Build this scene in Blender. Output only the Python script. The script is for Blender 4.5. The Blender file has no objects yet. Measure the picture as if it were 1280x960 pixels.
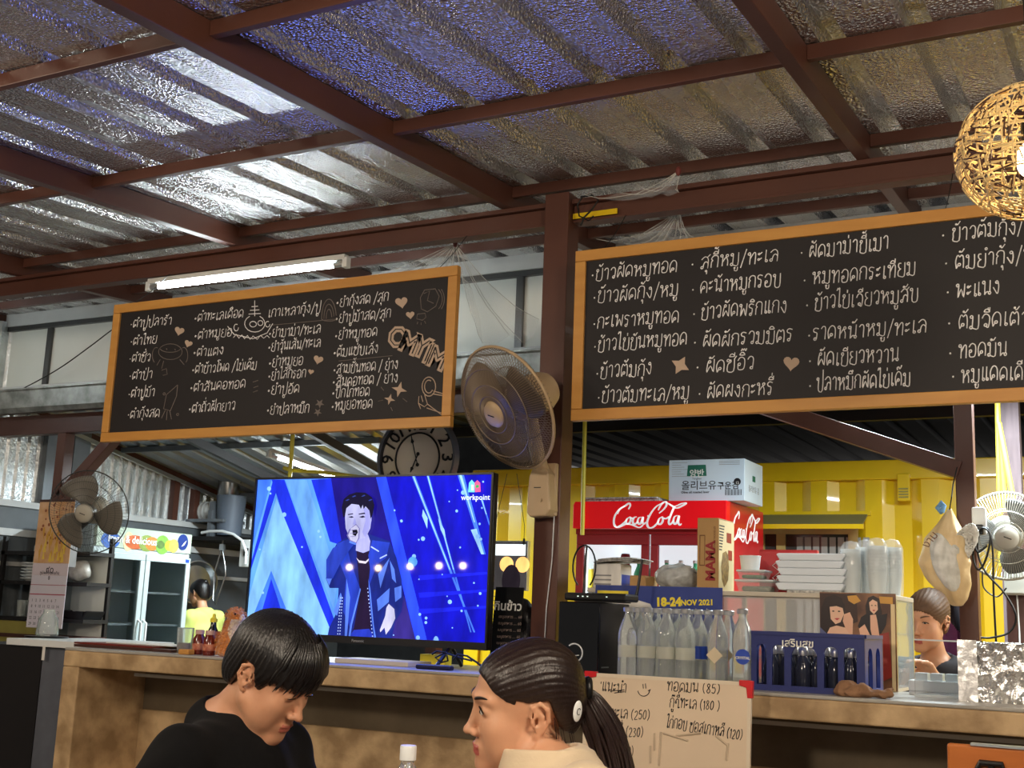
import bpy, bmesh, math, random
import numpy as np
from mathutils import Vector, Matrix

random.seed(7)
SC = bpy.context.scene
COL = SC.collection
# ------------------------------------------------------------------ camera
ZC = 1.26
FPX = 1515.33
YAW, PITCH, ROLL = [math.radians(a) for a in (28.165, 10.9025, 2.2322)]
_f = Vector((-math.sin(YAW)*math.cos(PITCH), math.cos(YAW)*math.cos(PITCH), math.sin(PITCH)))
_r0 = Vector((math.cos(YAW), math.sin(YAW), 0)); _u0 = _r0.cross(_f)
_r = _r0*math.cos(ROLL)+_u0*math.sin(ROLL); _u = _r.cross(_f)
cam = bpy.data.cameras.new('camera'); camo = bpy.data.objects.new('camera', cam); COL.objects.link(camo)
camo.matrix_world = Matrix(((_r.x, _u.x, -_f.x, 0), (_r.y, _u.y, -_f.y, 0), (_r.z, _u.z, -_f.z, ZC), (0, 0, 0, 1)))
cam.sensor_width = 36; cam.lens = FPX/1280*36; cam.clip_start = .05; cam.clip_end = 100
SC.camera = camo
def ray(px, py): return _f+_r*((px-640)/FPX)-_u*((py-480)/FPX)
def W(px, py, Y):
    d = ray(px, py); p = d*(Y/d.y); return Vector((p.x, p.y, p.z+ZC))
def WX(px, py, X):
    d = ray(px, py); p = d*(X/d.x); return Vector((p.x, p.y, p.z+ZC))
def WZ(px, py, Z):
    d = ray(px, py); p = d*((Z-ZC)/d.z); return Vector((p.x, p.y, p.z+ZC))
# ------------------------------------------------------------------ light and exposure
SC.view_settings.view_transform = 'Standard'; SC.view_settings.look = 'None'
SC.view_settings.gamma = 1; SC.view_settings.use_curve_mapping = False
SC.view_settings.exposure = 0.12
wd = bpy.data.worlds.new('night'); SC.world = wd; wd.use_nodes = True
wd.node_tree.nodes['Background'].inputs[0].default_value = (.62, .59, .56, 1)
wd.node_tree.nodes['Background'].inputs[1].default_value = .24
def lamp(name, kind, loc, power, col, size=.1, sy=None, rot=None, spot=None):
    l = bpy.data.lights.new(name, kind); l.energy = power; l.color = col
    if kind == 'AREA':
        l.size = size
        if sy: l.shape = 'RECTANGLE'; l.size_y = sy
    else: l.shadow_soft_size = size
    if spot: l.spot_size = spot; l.spot_blend = .6
    o = bpy.data.objects.new(name, l); COL.objects.link(o); o.location = loc
    if rot: o.rotation_euler = rot
    return o
WARM = (1, .85, .67); COOL = (.82, .95, 1.0)
D_ = math.radians
# warm lamps over the guests' tables on the camera's side
lamp('table_lamp_light', 'POINT', (.9, 1.0, 2.55), 150, WARM, .18)
lamp('table_lamp_light', 'POINT', (-1.6, -1.0, 2.55), 200, WARM, .2)
lamp('table_lamp_light', 'POINT', (-4.6, 1.2, 2.5), 80, WARM, .2)
# white strip lamps over the serving area (their fittings hang behind the menu board)
lamp('added_tv_glow', 'AREA', (-2.74, 4.31, 1.49), 10, (.12, .22, 1), 1.15, .66, (D_(-90), 0, 0))  # added blue lamp before the screen, boosts its glow on the roof
lamp('serving_strip_light', 'AREA', (-.7, 6.1, 2.52), 125, COOL, 1.2, .06)
lamp('serving_strip_light', 'AREA', (1.4, 6.2, 2.52), 120, (1, .95, .85), 1.2, .06)
lamp('kitchen_strip_light', 'AREA', (-5.3, 7.0, 2.25), 85, COOL, 1.2, .06)

# ------------------------------------------------------------------ materials
MATS = {}
def mat(name, col=(.5, .5, .5), rough=.5, metal=0., spec=.5, emit=None, es=0., trans=0., ior=1.45, alpha=1., coat=0.,
        noise=0., nscale=8., ndark=None, bump=0., bscale=40., stretch=None, sheen=0., sss=0., nlo=.35, nhi=.65, rvar=0., ndetail=6.):
    if name in MATS: return MATS[name]
    m = bpy.data.materials.new(name); m.use_nodes = True; nt = m.node_tree; N = nt.nodes; L = nt.links
    b = N['Principled BSDF']
    b.inputs['Base Color'].default_value = (*col, 1); b.inputs['Roughness'].default_value = rough
    b.inputs['Metallic'].default_value = metal; b.inputs['Specular IOR Level'].default_value = spec
    b.inputs['IOR'].default_value = ior; b.inputs['Transmission Weight'].default_value = trans
    b.inputs['Alpha'].default_value = alpha; b.inputs['Coat Weight'].default_value = coat
    if sheen: b.inputs['Sheen Weight'].default_value = sheen
    if sss:
        b.inputs['Subsurface Weight'].default_value = sss; b.inputs['Subsurface Radius'].default_value = (.012, .005, .003)
        b.inputs['Subsurface Scale'].default_value = 1
    if emit: b.inputs['Emission Color'].default_value = (*emit, 1); b.inputs['Emission Strength'].default_value = es
    if noise or bump or rvar:
        tc = N.new('ShaderNodeTexCoord'); mp = N.new('ShaderNodeMapping'); L.new(tc.outputs['Object'], mp.inputs[0])
        if stretch: mp.inputs['Scale'].default_value = stretch
    if noise or rvar:
        nz = N.new('ShaderNodeTexNoise'); nz.inputs['Scale'].default_value = nscale; nz.inputs['Detail'].default_value = ndetail
        L.new(mp.outputs[0], nz.inputs[0])
    if noise:
        rp = N.new('ShaderNodeMapRange'); rp.inputs[1].default_value = nlo; rp.inputs[2].default_value = nhi
        rp.inputs[3].default_value = 0; rp.inputs[4].default_value = noise
        L.new(nz.outputs[0], rp.inputs[0])
        mx = N.new('ShaderNodeMix'); mx.data_type = 'RGBA'
        d = ndark or tuple(c*.5 for c in col)
        mx.inputs[6].default_value = (*col, 1); mx.inputs[7].default_value = (*d, 1)
        L.new(rp.outputs[0], mx.inputs[0]); L.new(mx.outputs[2], b.inputs['Base Color'])
    if rvar:
        rr = N.new('ShaderNodeMapRange'); rr.inputs[1].default_value = .3; rr.inputs[2].default_value = .7
        rr.inputs[3].default_value = max(0, rough-rvar); rr.inputs[4].default_value = min(1, rough+rvar)
        L.new(nz.outputs[0], rr.inputs[0]); L.new(rr.outputs[0], b.inputs['Roughness'])
    if bump:
        nb = N.new('ShaderNodeTexNoise'); nb.inputs['Scale'].default_value = bscale; nb.inputs['Detail'].default_value = 4
        L.new(mp.outputs[0], nb.inputs[0])
        bp = N.new('ShaderNodeBump'); bp.inputs['Strength'].default_value = bump; bp.inputs['Distance'].default_value = .01
        L.new(nb.outputs[0], bp.inputs['Height']); L.new(bp.outputs[0], b.inputs['Normal'])
    MATS[name] = m
    return m
def srgb(r, g, b): return tuple((c/255/12.92 if c/255 <= .04045 else ((c/255+.055)/1.055)**2.4) for c in (r, g, b))

# ------------------------------------------------------------------ mesh tools
def Rx(a): return Matrix.Rotation(a, 4, 'X')
def Ry(a): return Matrix.Rotation(a, 4, 'Y')
def Rz(a): return Matrix.Rotation(a, 4, 'Z')
def T(*p): return Matrix.Translation(Vector(p))
D = math.radians
class MB:
    def __init__(s): s.v = []; s.f = []; s.mi = []; s.cur = 0
    def add(s, vs, fs):
        o = len(s.v); s.v += [tuple(p) for p in vs]; s.f += [tuple(i+o for i in f) for f in fs]; s.mi += [s.cur]*len(fs); return s
    def box(s, x0, x1, y0, y1, z0, z1, M=None):
        p = [Vector((x, y, z)) for z in (z0, z1) for y in (y0, y1) for x in (x0, x1)]
        if M is not None: p = [M @ q for q in p]
        return s.add(p, [(0, 2, 3, 1), (4, 5, 7, 6), (0, 1, 5, 4), (2, 6, 7, 3), (0, 4, 6, 2), (1, 3, 7, 5)])
    def bar(s, a, b, w, h, up=(0, 0, 1)):
        a = Vector(a); b = Vector(b); d = b-a; l = d.length; d.normalize(); up = Vector(up)
        x = d.cross(up); x = x.normalized() if x.length > 1e-6 else Vector((1, 0, 0)); y = x.cross(d)
        M = Matrix(((x.x, d.x, y.x, a.x), (x.y, d.y, y.y, a.y), (x.z, d.z, y.z, a.z), (0, 0, 0, 1)))
        return s.box(-w/2, w/2, 0, l, -h/2, h/2, M)
    def tube(s, pts, r, n=8, closed=False, caps=True):
        P = [Vector(p) for p in pts]; k = len(P); rs = r if isinstance(r, (list, tuple)) else [r]*k
        tn = []
        for i in range(k):
            a = P[(i-1) % k] if (closed or i > 0) else P[i]; b = P[(i+1) % k] if (closed or i < k-1) else P[i]
            t = b-a; tn.append(t.normalized() if t.length > 1e-9 else Vector((0, 0, 1)))
        t0 = tn[0]; ref = Vector((0, 0, 1)) if abs(t0.z) < .9 else Vector((1, 0, 0))
        x = t0.cross(ref).normalized(); vs = []
        for i in range(k):
            x = x-tn[i]*x.dot(tn[i]); x = x.normalized() if x.length > 1e-9 else tn[i].orthogonal().normalized()
            y = tn[i].cross(x)
            for j in range(n):
                a = 2*math.pi*j/n; vs.append(P[i]+x*(rs[i]*math.cos(a))+y*(rs[i]*math.sin(a)))
        fs = []
        for i in range(k if closed else k-1):
            i2 = (i+1) % k
            for j in range(n):
                j2 = (j+1) % n; fs.append((i*n+j, i*n+j2, i2*n+j2, i2*n+j))
        if caps and not closed: fs += [tuple(range(n-1, -1, -1)), tuple((k-1)*n+j for j in range(n))]
        return s.add(vs, fs)
    def cyl(s, a, b, r, r2=None, n=20): return s.tube([a, b], [r, r if r2 is None else r2], n)
    def lathe(s, prof, M=None, n=28, caps=True):
        vs = []; k = len(prof)
        for (r, z) in prof:
            for j in range(n):
                a = 2*math.pi*j/n; vs.append(Vector((r*math.cos(a), r*math.sin(a), z)))
        if M is not None: vs = [M @ q for q in vs]
        fs = [(i*n+j, i*n+(j+1) % n, (i+1)*n+(j+1) % n, (i+1)*n+j) for i in range(k-1) for j in range(n)]
        if caps: fs += [tuple(range(n-1, -1, -1)), tuple((k-1)*n+j for j in range(n))]
        return s.add(vs, fs)
    def ell(s, c, r, nu=20, nv=12, M=None):
        c = Vector(c); vs = []; r = r if isinstance(r, (tuple, list)) else (r, r, r)
        for i in range(1, nv):
            t = math.pi*i/nv
            for j in range(nu):
                a = 2*math.pi*j/nu; vs.append(Vector((c.x+r[0]*math.sin(t)*math.cos(a), c.y+r[1]*math.sin(t)*math.sin(a), c.z+r[2]*math.cos(t))))
        vs += [c+Vector((0, 0, r[2])), c-Vector((0, 0, r[2]))]
        if M is not None: vs = [M @ q for q in vs]
        fs = [(i*nu+j, (i+1)*nu+j, (i+1)*nu+(j+1) % nu, i*nu+(j+1) % nu) for i in range(nv-2) for j in range(nu)]
        T_ = len(vs)-2
        fs += [(T_, j, (j+1) % nu) for j in range(nu)]+[(T_+1, (nv-2)*nu+(j+1) % nu, (nv-2)*nu+j) for j in range(nu)]
        return s.add(vs, fs)
    def prism(s, poly, z0, z1, M=None):
        # extruded outline; poly in local xy, thickness along local z
        n = len(poly); vs = [Vector((x, y, z0)) for x, y in poly]+[Vector((x, y, z1)) for x, y in poly]
        if M is not None: vs = [M @ q for q in vs]
        return s.add(vs, [tuple(range(n-1, -1, -1)), tuple(range(n, 2*n))]+[(i, (i+1) % n, n+(i+1) % n, n+i) for i in range(n)])
    def grid(s, fn, nu, nv, M=None):
        vs = [Vector(fn(i/nu, j/nv)) for j in range(nv+1) for i in range(nu+1)]
        if M is not None: vs = [M @ q for q in vs]
        return s.add(vs, [(j*(nu+1)+i, j*(nu+1)+i+1, (j+1)*(nu+1)+i+1, (j+1)*(nu+1)+i) for j in range(nv) for i in range(nu)])
    def mesh(s, name, mats, smooth=None):
        me = bpy.data.meshes.new(name); me.from_pydata(s.v, [], s.f)
        for m in (mats if isinstance(mats, (list, tuple)) else [mats]): me.materials.append(m)
        if any(s.mi): me.polygons.foreach_set('material_index', s.mi)
        bm = bmesh.new(); bm.from_mesh(me); bmesh.ops.recalc_face_normals(bm, faces=bm.faces[:]); bm.to_mesh(me); bm.free()
        if smooth is not None:
            me.polygons.foreach_set('use_smooth', [True]*len(me.polygons)); me.set_sharp_from_angle(angle=D(smooth))
        me.update(); return me
    def build(s, name, mats, parent=None, smooth=None, bevel=0., loc=None, label=None, seg=2):
        o = bpy.data.objects.new(name, s.mesh(name, mats, smooth)); COL.objects.link(o)
        if parent is not None: o.parent = parent
        if loc is not None: o.location = loc
        if label: o['label'] = label
        if bevel:
            b = o.modifiers.new('bevel', 'BEVEL'); b.width = bevel; b.segments = seg; b.limit_method = 'ANGLE'; b.angle_limit = D(40)
        return o
def thing(name, label, cat, loc=(0, 0, 0), rotz=0., group=None, rot=None):
    o = bpy.data.objects.new(name, None); COL.objects.link(o); o.empty_display_size = .05
    o.location = loc; o.rotation_euler = rot or (0, 0, rotz)
    return tag(o, label, cat, group)
def tag(o, label, cat, group=None):
    o['label'] = label; o['category'] = cat
    if group: o['group'] = group
    return o
def struct(o): o['kind'] = 'structure'; return o
def dup(root, loc, rotz=None, label=None, group=None):
    r = root.copy(); COL.objects.link(r); r.location = loc
    if rotz is not None: r.rotation_euler = (0, 0, rotz)
    if label: r['label'] = label
    if group: r['group'] = group
    for ch in list(root.children):
        c = ch.copy(); COL.objects.link(c); c.parent = r
        for g in list(ch.children):
            d = g.copy(); COL.objects.link(d); d.parent = c
    return r
def text(name, s, size, m, parent, M, ext=.0004, off=0., align='LEFT', shear=0., sx=1., spacing=1.):
    """lettering standing on a surface; M maps local x (reading direction), y (up), z (out of the surface)"""
    c = bpy.data.curves.new(name, 'FONT'); c.body = s; c.size = size; c.extrude = ext; c.offset = off
    c.align_x = align; c.align_y = 'CENTER' if align == 'CENTER' else 'BOTTOM_BASELINE'; c.shear = shear; c.resolution_u = 2
    c.space_character = spacing; c.materials.append(m)
    o = bpy.data.objects.new(name, c); COL.objects.link(o); o.parent = parent
    o.matrix_local = M @ Matrix.Diagonal((sx, 1, 1, 1)); return o
FRONT = Rx(D(90))    # local x -> X, local y -> Z, local z -> -Y: lettering that faces the guests
# ------------------------------------------------------------------ setting
t_ = math.tan(D(4.07))
def foil(name, col, rough, bscale, bump, var):
    m = bpy.data.materials.new(name); m.use_nodes = True; nt = m.node_tree; N = nt.nodes; L = nt.links; b = N['Principled BSDF']
    tc = N.new('ShaderNodeTexCoord'); b.inputs['Metallic'].default_value = .92
    v = N.new('ShaderNodeTexVoronoi'); v.inputs['Scale'].default_value = bscale; L.new(tc.outputs['Object'], v.inputs[0])
    nz = N.new('ShaderNodeTexNoise'); nz.inputs['Scale'].default_value = 5; nz.inputs['Detail'].default_value = 5
    mp = N.new('ShaderNodeMapping'); mp.inputs['Scale'].default_value = (3, .5, 3); L.new(tc.outputs['Object'], mp.inputs[0]); L.new(mp.outputs[0], nz.inputs[0])
    n2 = N.new('ShaderNodeTexNoise'); n2.inputs['Scale'].default_value = 34; n2.inputs['Detail'].default_value = 3; L.new(tc.outputs['Object'], n2.inputs[0])
    ad = N.new('ShaderNodeMath'); ad.operation = 'MULTIPLY_ADD'; ad.inputs[1].default_value = .6; L.new(n2.outputs[0], ad.inputs[0]); L.new(v.outputs['Distance'], ad.inputs[2])
    bp = N.new('ShaderNodeBump'); bp.inputs['Strength'].default_value = bump; bp.inputs['Distance'].default_value = .011
    L.new(ad.outputs[0], bp.inputs['Height']); L.new(bp.outputs[0], b.inputs['Normal'])
    mr = N.new('ShaderNodeMapRange'); mr.inputs[1].default_value = .3; mr.inputs[2].default_value = .7; mr.inputs[3].default_value = rough-.08; mr.inputs[4].default_value = rough+.12
    L.new(nz.outputs[0], mr.inputs[0]); L.new(mr.outputs[0], b.inputs['Roughness'])
    mx = N.new('ShaderNodeMix'); mx.data_type = 'RGBA'; mx.inputs[6].default_value = (*col, 1); mx.inputs[7].default_value = (*[c*var for c in col], 1)
    L.new(nz.outputs[0], mx.inputs[0]); L.new(mx.outputs[2], b.inputs['Base Color'])
    return m
M_foil = foil('roof_foil', (.88, .87, .86), .22, 80, .62, .6)
M_foil2 = foil('wall_foil', (.85, .9, .92), .38, 60, .35, .65)
M_tin = foil('kitchen_tin', (.55, .57, .58), .5, 18, .15, .5)
M_brown = mat('brown_paint', srgb(90, 54, 42), .42, noise=.35, nscale=3, ndark=srgb(70, 42, 33), bump=.04, bscale=60)
M_brownd = mat('dark_brown_paint', srgb(76, 46, 38), .45, noise=.4, nscale=4, ndark=srgb(60, 34, 28))
M_conc = mat('concrete', srgb(202, 172, 130), .62, noise=.95, nscale=9, ndark=srgb(150, 122, 86), bump=.35, bscale=30, ndetail=9.)
M_concd = mat('concrete_shaded', srgb(128, 114, 92), .7, noise=.7, nscale=5, ndark=srgb(98, 86, 66), bump=.12, bscale=24)  # darker copy of the concrete, overhang shade put into the colour
M_top = mat('counter_top', srgb(172, 168, 160), .35, noise=.5, nscale=4, ndark=srgb(140, 136, 130))
M_floor = mat('floor_cement', srgb(120, 112, 104), .5, noise=.5, nscale=2)
M_white = mat('white_paint', srgb(214, 216, 214), .4, noise=.2, nscale=5)
M_panel = mat('grey_white_panel', srgb(226, 229, 222), .45, noise=.25, nscale=3, ndark=srgb(205, 209, 200))
M_grey = mat('grey_steel', srgb(120, 126, 132), .4, .3, noise=.4, nscale=5)
M_galv = mat('galvanised', srgb(160, 160, 155), .45, .6, noise=.8, nscale=12, ndark=srgb(96, 98, 94), bump=.1)
M_dark = mat('black_paint', srgb(24, 22, 22), .5)
M_navy = mat('dark_roof_sheet', srgb(22, 30, 40), .45, .2)
M_olive = mat('olive_paint', srgb(150, 140, 70), .5, noise=.4)
M_alu = mat('aluminium', srgb(196, 200, 202), .3, .8)
M_steel = mat('stainless', srgb(150, 152, 152), .28, .95, noise=.5, nscale=6)
M_black = mat('black_plastic', srgb(16, 16, 18), .35)
M_gloss = mat('gloss_black', srgb(8, 8, 10), .08, coat=.6)
M_wp = mat('white_plastic', srgb(225, 228, 228), .35)
M_wire = mat('black_cable', srgb(14, 14, 14), .5)

struct(MB().box(-14, 7, -4, 14, -.1, 0).build('floor', M_floor))
def sheet(x0, x1, p0, p1, pitch, flat, h, mode='down'):
    """trapezoid roof sheet: profile across X, run from p0=(Y,z) to p1"""
    xs = []; x = x0; s = (pitch-flat)*.22
    while x < x1:
        xs += [(x, 0), (x+flat, 0), (x+flat+s, h), (x+pitch-s, h)]; x += pitch
    mb = MB(); vs = []; n = len(xs); K = 14
    for k in range(K+1):
        Y = p0[0]+(p1[0]-p0[0])*k/K; Z = p0[1]+(p1[1]-p0[1])*k/K
        vs += [(x, Y, Z+q) for x, q in xs]
    mb.add(vs, [(k*n+i, k*n+i+1, (k+1)*n+i+1, (k+1)*n+i) for k in range(K) for i in range(n-1)])
    return mb
ZR = ZC+1.914
def zr(Y): return ZR+t_*(Y-4.6)
o = sheet(-11, 5, (-3.5, zr(-3.5)), (6.1, zr(6.1)), .262, .178, .046).build('ceiling', M_foil)
so = o.modifiers.new('thick', 'SOLIDIFY'); so.thickness = .004; so.offset = 1
struct(o)
tx = math.atan(t_)
for i in range(9):                                     # rafters of rectangular steel tube
    X = -.908-1.581*(i-2)
    o = struct(MB().box(-.052, 0, 0, 9.4/math.cos(tx), 0, .1).build('steel_rafter', M_brown, bevel=.003))
    o.location = (X, -3.4, zr(-3.4)-.102); o.rotation_euler = (tx, 0, 0)
for i, Y in enumerate((-1.45, -.44, .57, 1.58, 2.59, 3.605, 4.575, 5.4)):
    for b in range(8):                                   # one length of purlin in each bay
        X = -.908-1.581*(b-1)
        struct(MB().box(X-1.581+.001, X-.053, Y, Y+.028, zr(Y)-.054, zr(Y)-.003).build('steel_purlin', M_brown, bevel=.002))
# main beam: open channel with a lip along the top
zb0, zb1 = ZC+.3715*4.6, ZC+.3935*4.6
for xa, xb in ((-10, -2.308), (-2.187, 4)):
    mb = MB().box(xa, xb, 4.6, 4.64, zb0, zb1-.022).box(xa, xb, 4.575, 4.66, zb1-.02, zb1).box(xa, xb, 4.592, 4.66, zb0-.001, zb0+.012)
    struct(mb.build('main_beam', M_brown, bevel=.002))
# centre column
struct(MB().box(-2.306, -2.19, 4.55, 4.66, 0, zb1+.03).build('centre_column', M_brown, bevel=.004))
# transom wall of white panels over the kitchen front
YT = 5.8
def zy(k, Y=YT): return ZC+k*Y
mb = MB()
struct(MB().box(-11, 4, YT+.01, YT+.04, zy(.2515), zy(.336)).build('wall_transom', M_panel))
struct(MB().box(-11, 4, YT-.03, YT+.01, zy(.329), zy(.3445)).build('trim_1', M_white, bevel=.003))
struct(MB().box(-11, 4, YT-.02, YT+.01, zy(.3235), zy(.329)).build('trim_2', mat('dark_alu', srgb(84, 84, 84), .4, .5)))
k0 = W(62, 430, YT).x
for i in range(8):
    x = k0+i*1.86-1.86*1
    o = MB().box(x-.022, x+.022, YT-.012, YT+.009, zy(.2515), zy(.3235)).build('trim_%d' % (3+i), MATS['dark_alu']); struct(o)
struct(MB().box(-11, 4, YT-.035, YT+.01, zy(.2475), zy(.2525)).box(-11, 4, YT-.06, YT+.01, zy(.243), zy(.2472)).build('trim_12', M_white, bevel=.003))
# roof gutter of galvanised sheet
pr = [(0, .16), (-.008, .16), (-.02, .03), (-.05, 0), (-.11, 0), (-.135, .03), (-.14, .145), (-.15, .155), (-.15, .165), (-.13, .165), (-.125, .035), (-.105, .012), (-.055, .012), (-.03, .035)]
mb = MB()
for xa, xb in ((-11, -6.0), (-6.0, -3.2), (-3.2, -.4), (-.4, 4)):
    M = Matrix(((0, 0, 1, 0), (1, 0, 0, YT), (0, 1, 0, zy(.2165)), (0, 0, 0, 1)))
    mb.prism(pr, xa, xb-.012, M); mb.prism([(x*1.03, y*1.02-.001) for x, y in pr], xb-.03, xb, M)
o = mb.build('roof_gutter', M_galv); struct(o)
struct(MB().box(-11, 4, YT-.02, YT+.06, zy(.1925), zy(.2155)).build('header_beam', M_brownd, bevel=.003))
# posts and knee braces of the header
for nm, xl, sg in (('l', W(71, 580, YT).x, 1), ('r', W(1195, 600, YT).x, -1)):
    struct(MB().box(xl, xl+.08, YT-.02, YT+.06, 0, zy(.1925)).build('steel_post', M_brown, bevel=.003))
    z = zy(.1925)
    if sg > 0: mb = MB().bar((xl+.06, YT+.02, W(85, 618, YT).z-.02), (xl+.54, YT+.02, z), .07, .08, up=(0, 1, 0))
    else: mb = MB().bar((xl+.02, YT+.02, W(1193, 580, YT).z-.03), (xl-1.0, YT+.02, z), .08, .1, up=(0, 1, 0))
    struct(mb.build('knee_brace', M_brown, bevel=.003))
struct(MB().box(-4.15, -4.07, 6.72, 6.8, 0, 2.6).build('steel_post', M_brownd))
# kitchen: left wall, back wall, roofs
XW = -7.2
def zroof(Y): return ZC+2.534-.193*Y-XW*0
zs = ZC+.095*7.2
mb = MB()
ys = []; y = 5.0
while y < 10.3:
    ys += [(y, 0), (y+.035, .0), (y+.05, .018), (y+.075, .018)]; y += .09
vs = []
for (y, q) in ys: vs += [(XW-q, y, zs), (XW-q, y, 3.2)]
mb.add(vs, [(2*i, 2*i+2, 2*i+3, 2*i+1) for i in range(len(ys)-1)])
struct(mb.build('wall_left', M_foil2))
struct(MB().box(XW-.05, XW+.01, 4.9, 10.3, 0, zs-.02).build('wall_left_lower', mat('kitchen_grey', srgb(104, 110, 114), .5, noise=.3)))
for k, (za, zb, m) in enumerate(((.0, -.045, M_white), (-.2, -.25, M_white), (-.43, -.46, M_white))):
    struct(MB().box(XW-.01, XW+.035, 4.9, 10.3, zs+zb, zs+za).build('trim_%d' % (13+k), m))
for k, (px, w, m) in enumerate(((64, .1, M_grey), (93, .07, M_grey), (217, .028, M_brown), (243, .028, M_brown))):
    p = WX(px, 600, XW)
    struct(MB().box(XW-.005, XW+.05, p.y-w/2*2.2, p.y+w/2*2.2, zs, zroof(p.y)).build('trim_%d' % (17+k), m))
ra, rb = (6.0, zroof(6.0)), (10.3, zroof(10.3))
struct(MB().bar((XW+.02, ra[0], ra[1]-.03), (XW+.02, rb[0], rb[1]-.03), .05, .06).build('trim_22', M_brown))
struct(MB().bar((XW+.045, ra[0], ra[1]-.06), (XW+.045, rb[0], rb[1]-.06), .03, .03).build('trim_23', M_alu))
o = sheet(-7.3, -4.7, (5.86, zroof(5.86)), (10.4, zroof(10.4)), .2, .12, .03).build('ceiling_kitchen', M_tin); struct(o)
for Y in (6.9, 8.1, 9.3):
    struct(MB().box(-7.15, -4.72, Y, Y+.035, zroof(Y)-.05, zroof(Y)-.01).build('steel_purlin', M_grey))
for X in (-6.1, -5.0):
    struct(MB().bar((X, 5.9, zroof(5.9)-.1), (X, 10.3, zroof(10.3)-.1), .04, .06).build('steel_rafter', mat('dark_steel_paint', srgb(66, 66, 68), .45)))
struct(MB().box(-7.3, -4.76, 10.0, 10.1, 0, 3.0).build('wall_kitchen_back', mat('kitchen_dark', srgb(58, 60, 62), .35, .5, noise=.5)))
o = sheet(-4.68, 4, (5.86, 2.62), (13, 2.66), .2, .12, .03).build('ceiling_serving', M_navy); struct(o)
for Y in (6.6, 7.6):
    struct(MB().box(-4.66, 4, Y, Y+.05, 2.55, 2.62).build('steel_purlin', M_dark))
# concrete serving counter: thick front frame, recessed niche behind it
YC = 4.05; ZK = 1.05
xl = W(81, 811, YC).x
struct(MB().box(xl, 3.2, YC, YC+.66, ZK-.012, ZK).build('counter_top', M_top, bevel=.004))
zf = W(590, 870.5, YC).z
xi = W(98, 839.5, YC).x
mb = MB().box(xl, 3.2, YC-.001, YC+.659, zf, ZK-.0125).box(xl, xi, YC-.001, YC+.659, 0, zf)
struct(mb.build('serving_counter', M_conc, bevel=.006))
zst = W(590, 925, YC+.4).z
struct(MB().box(xi, 3.2, YC+.42, YC+.6, zst-.0, zf).build('counter_shaded_panel', M_concd))  # dark band: the shade cast by the overhang, painted as darker concrete
struct(MB().box(xi, 3.2, YC+.4, YC+.6, 0, zst).build('counter_lower_panel', M_conc, bevel=.004))  # starts at the overhang's shadow line; paler concrete stands for the lit part
struct(MB().box(xi+.22, 3.2, YC+.12, YC+.13, zf-.03, zf-.016).build('trim_24', mat('led_strip', srgb(190, 186, 170), .3)))
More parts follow.
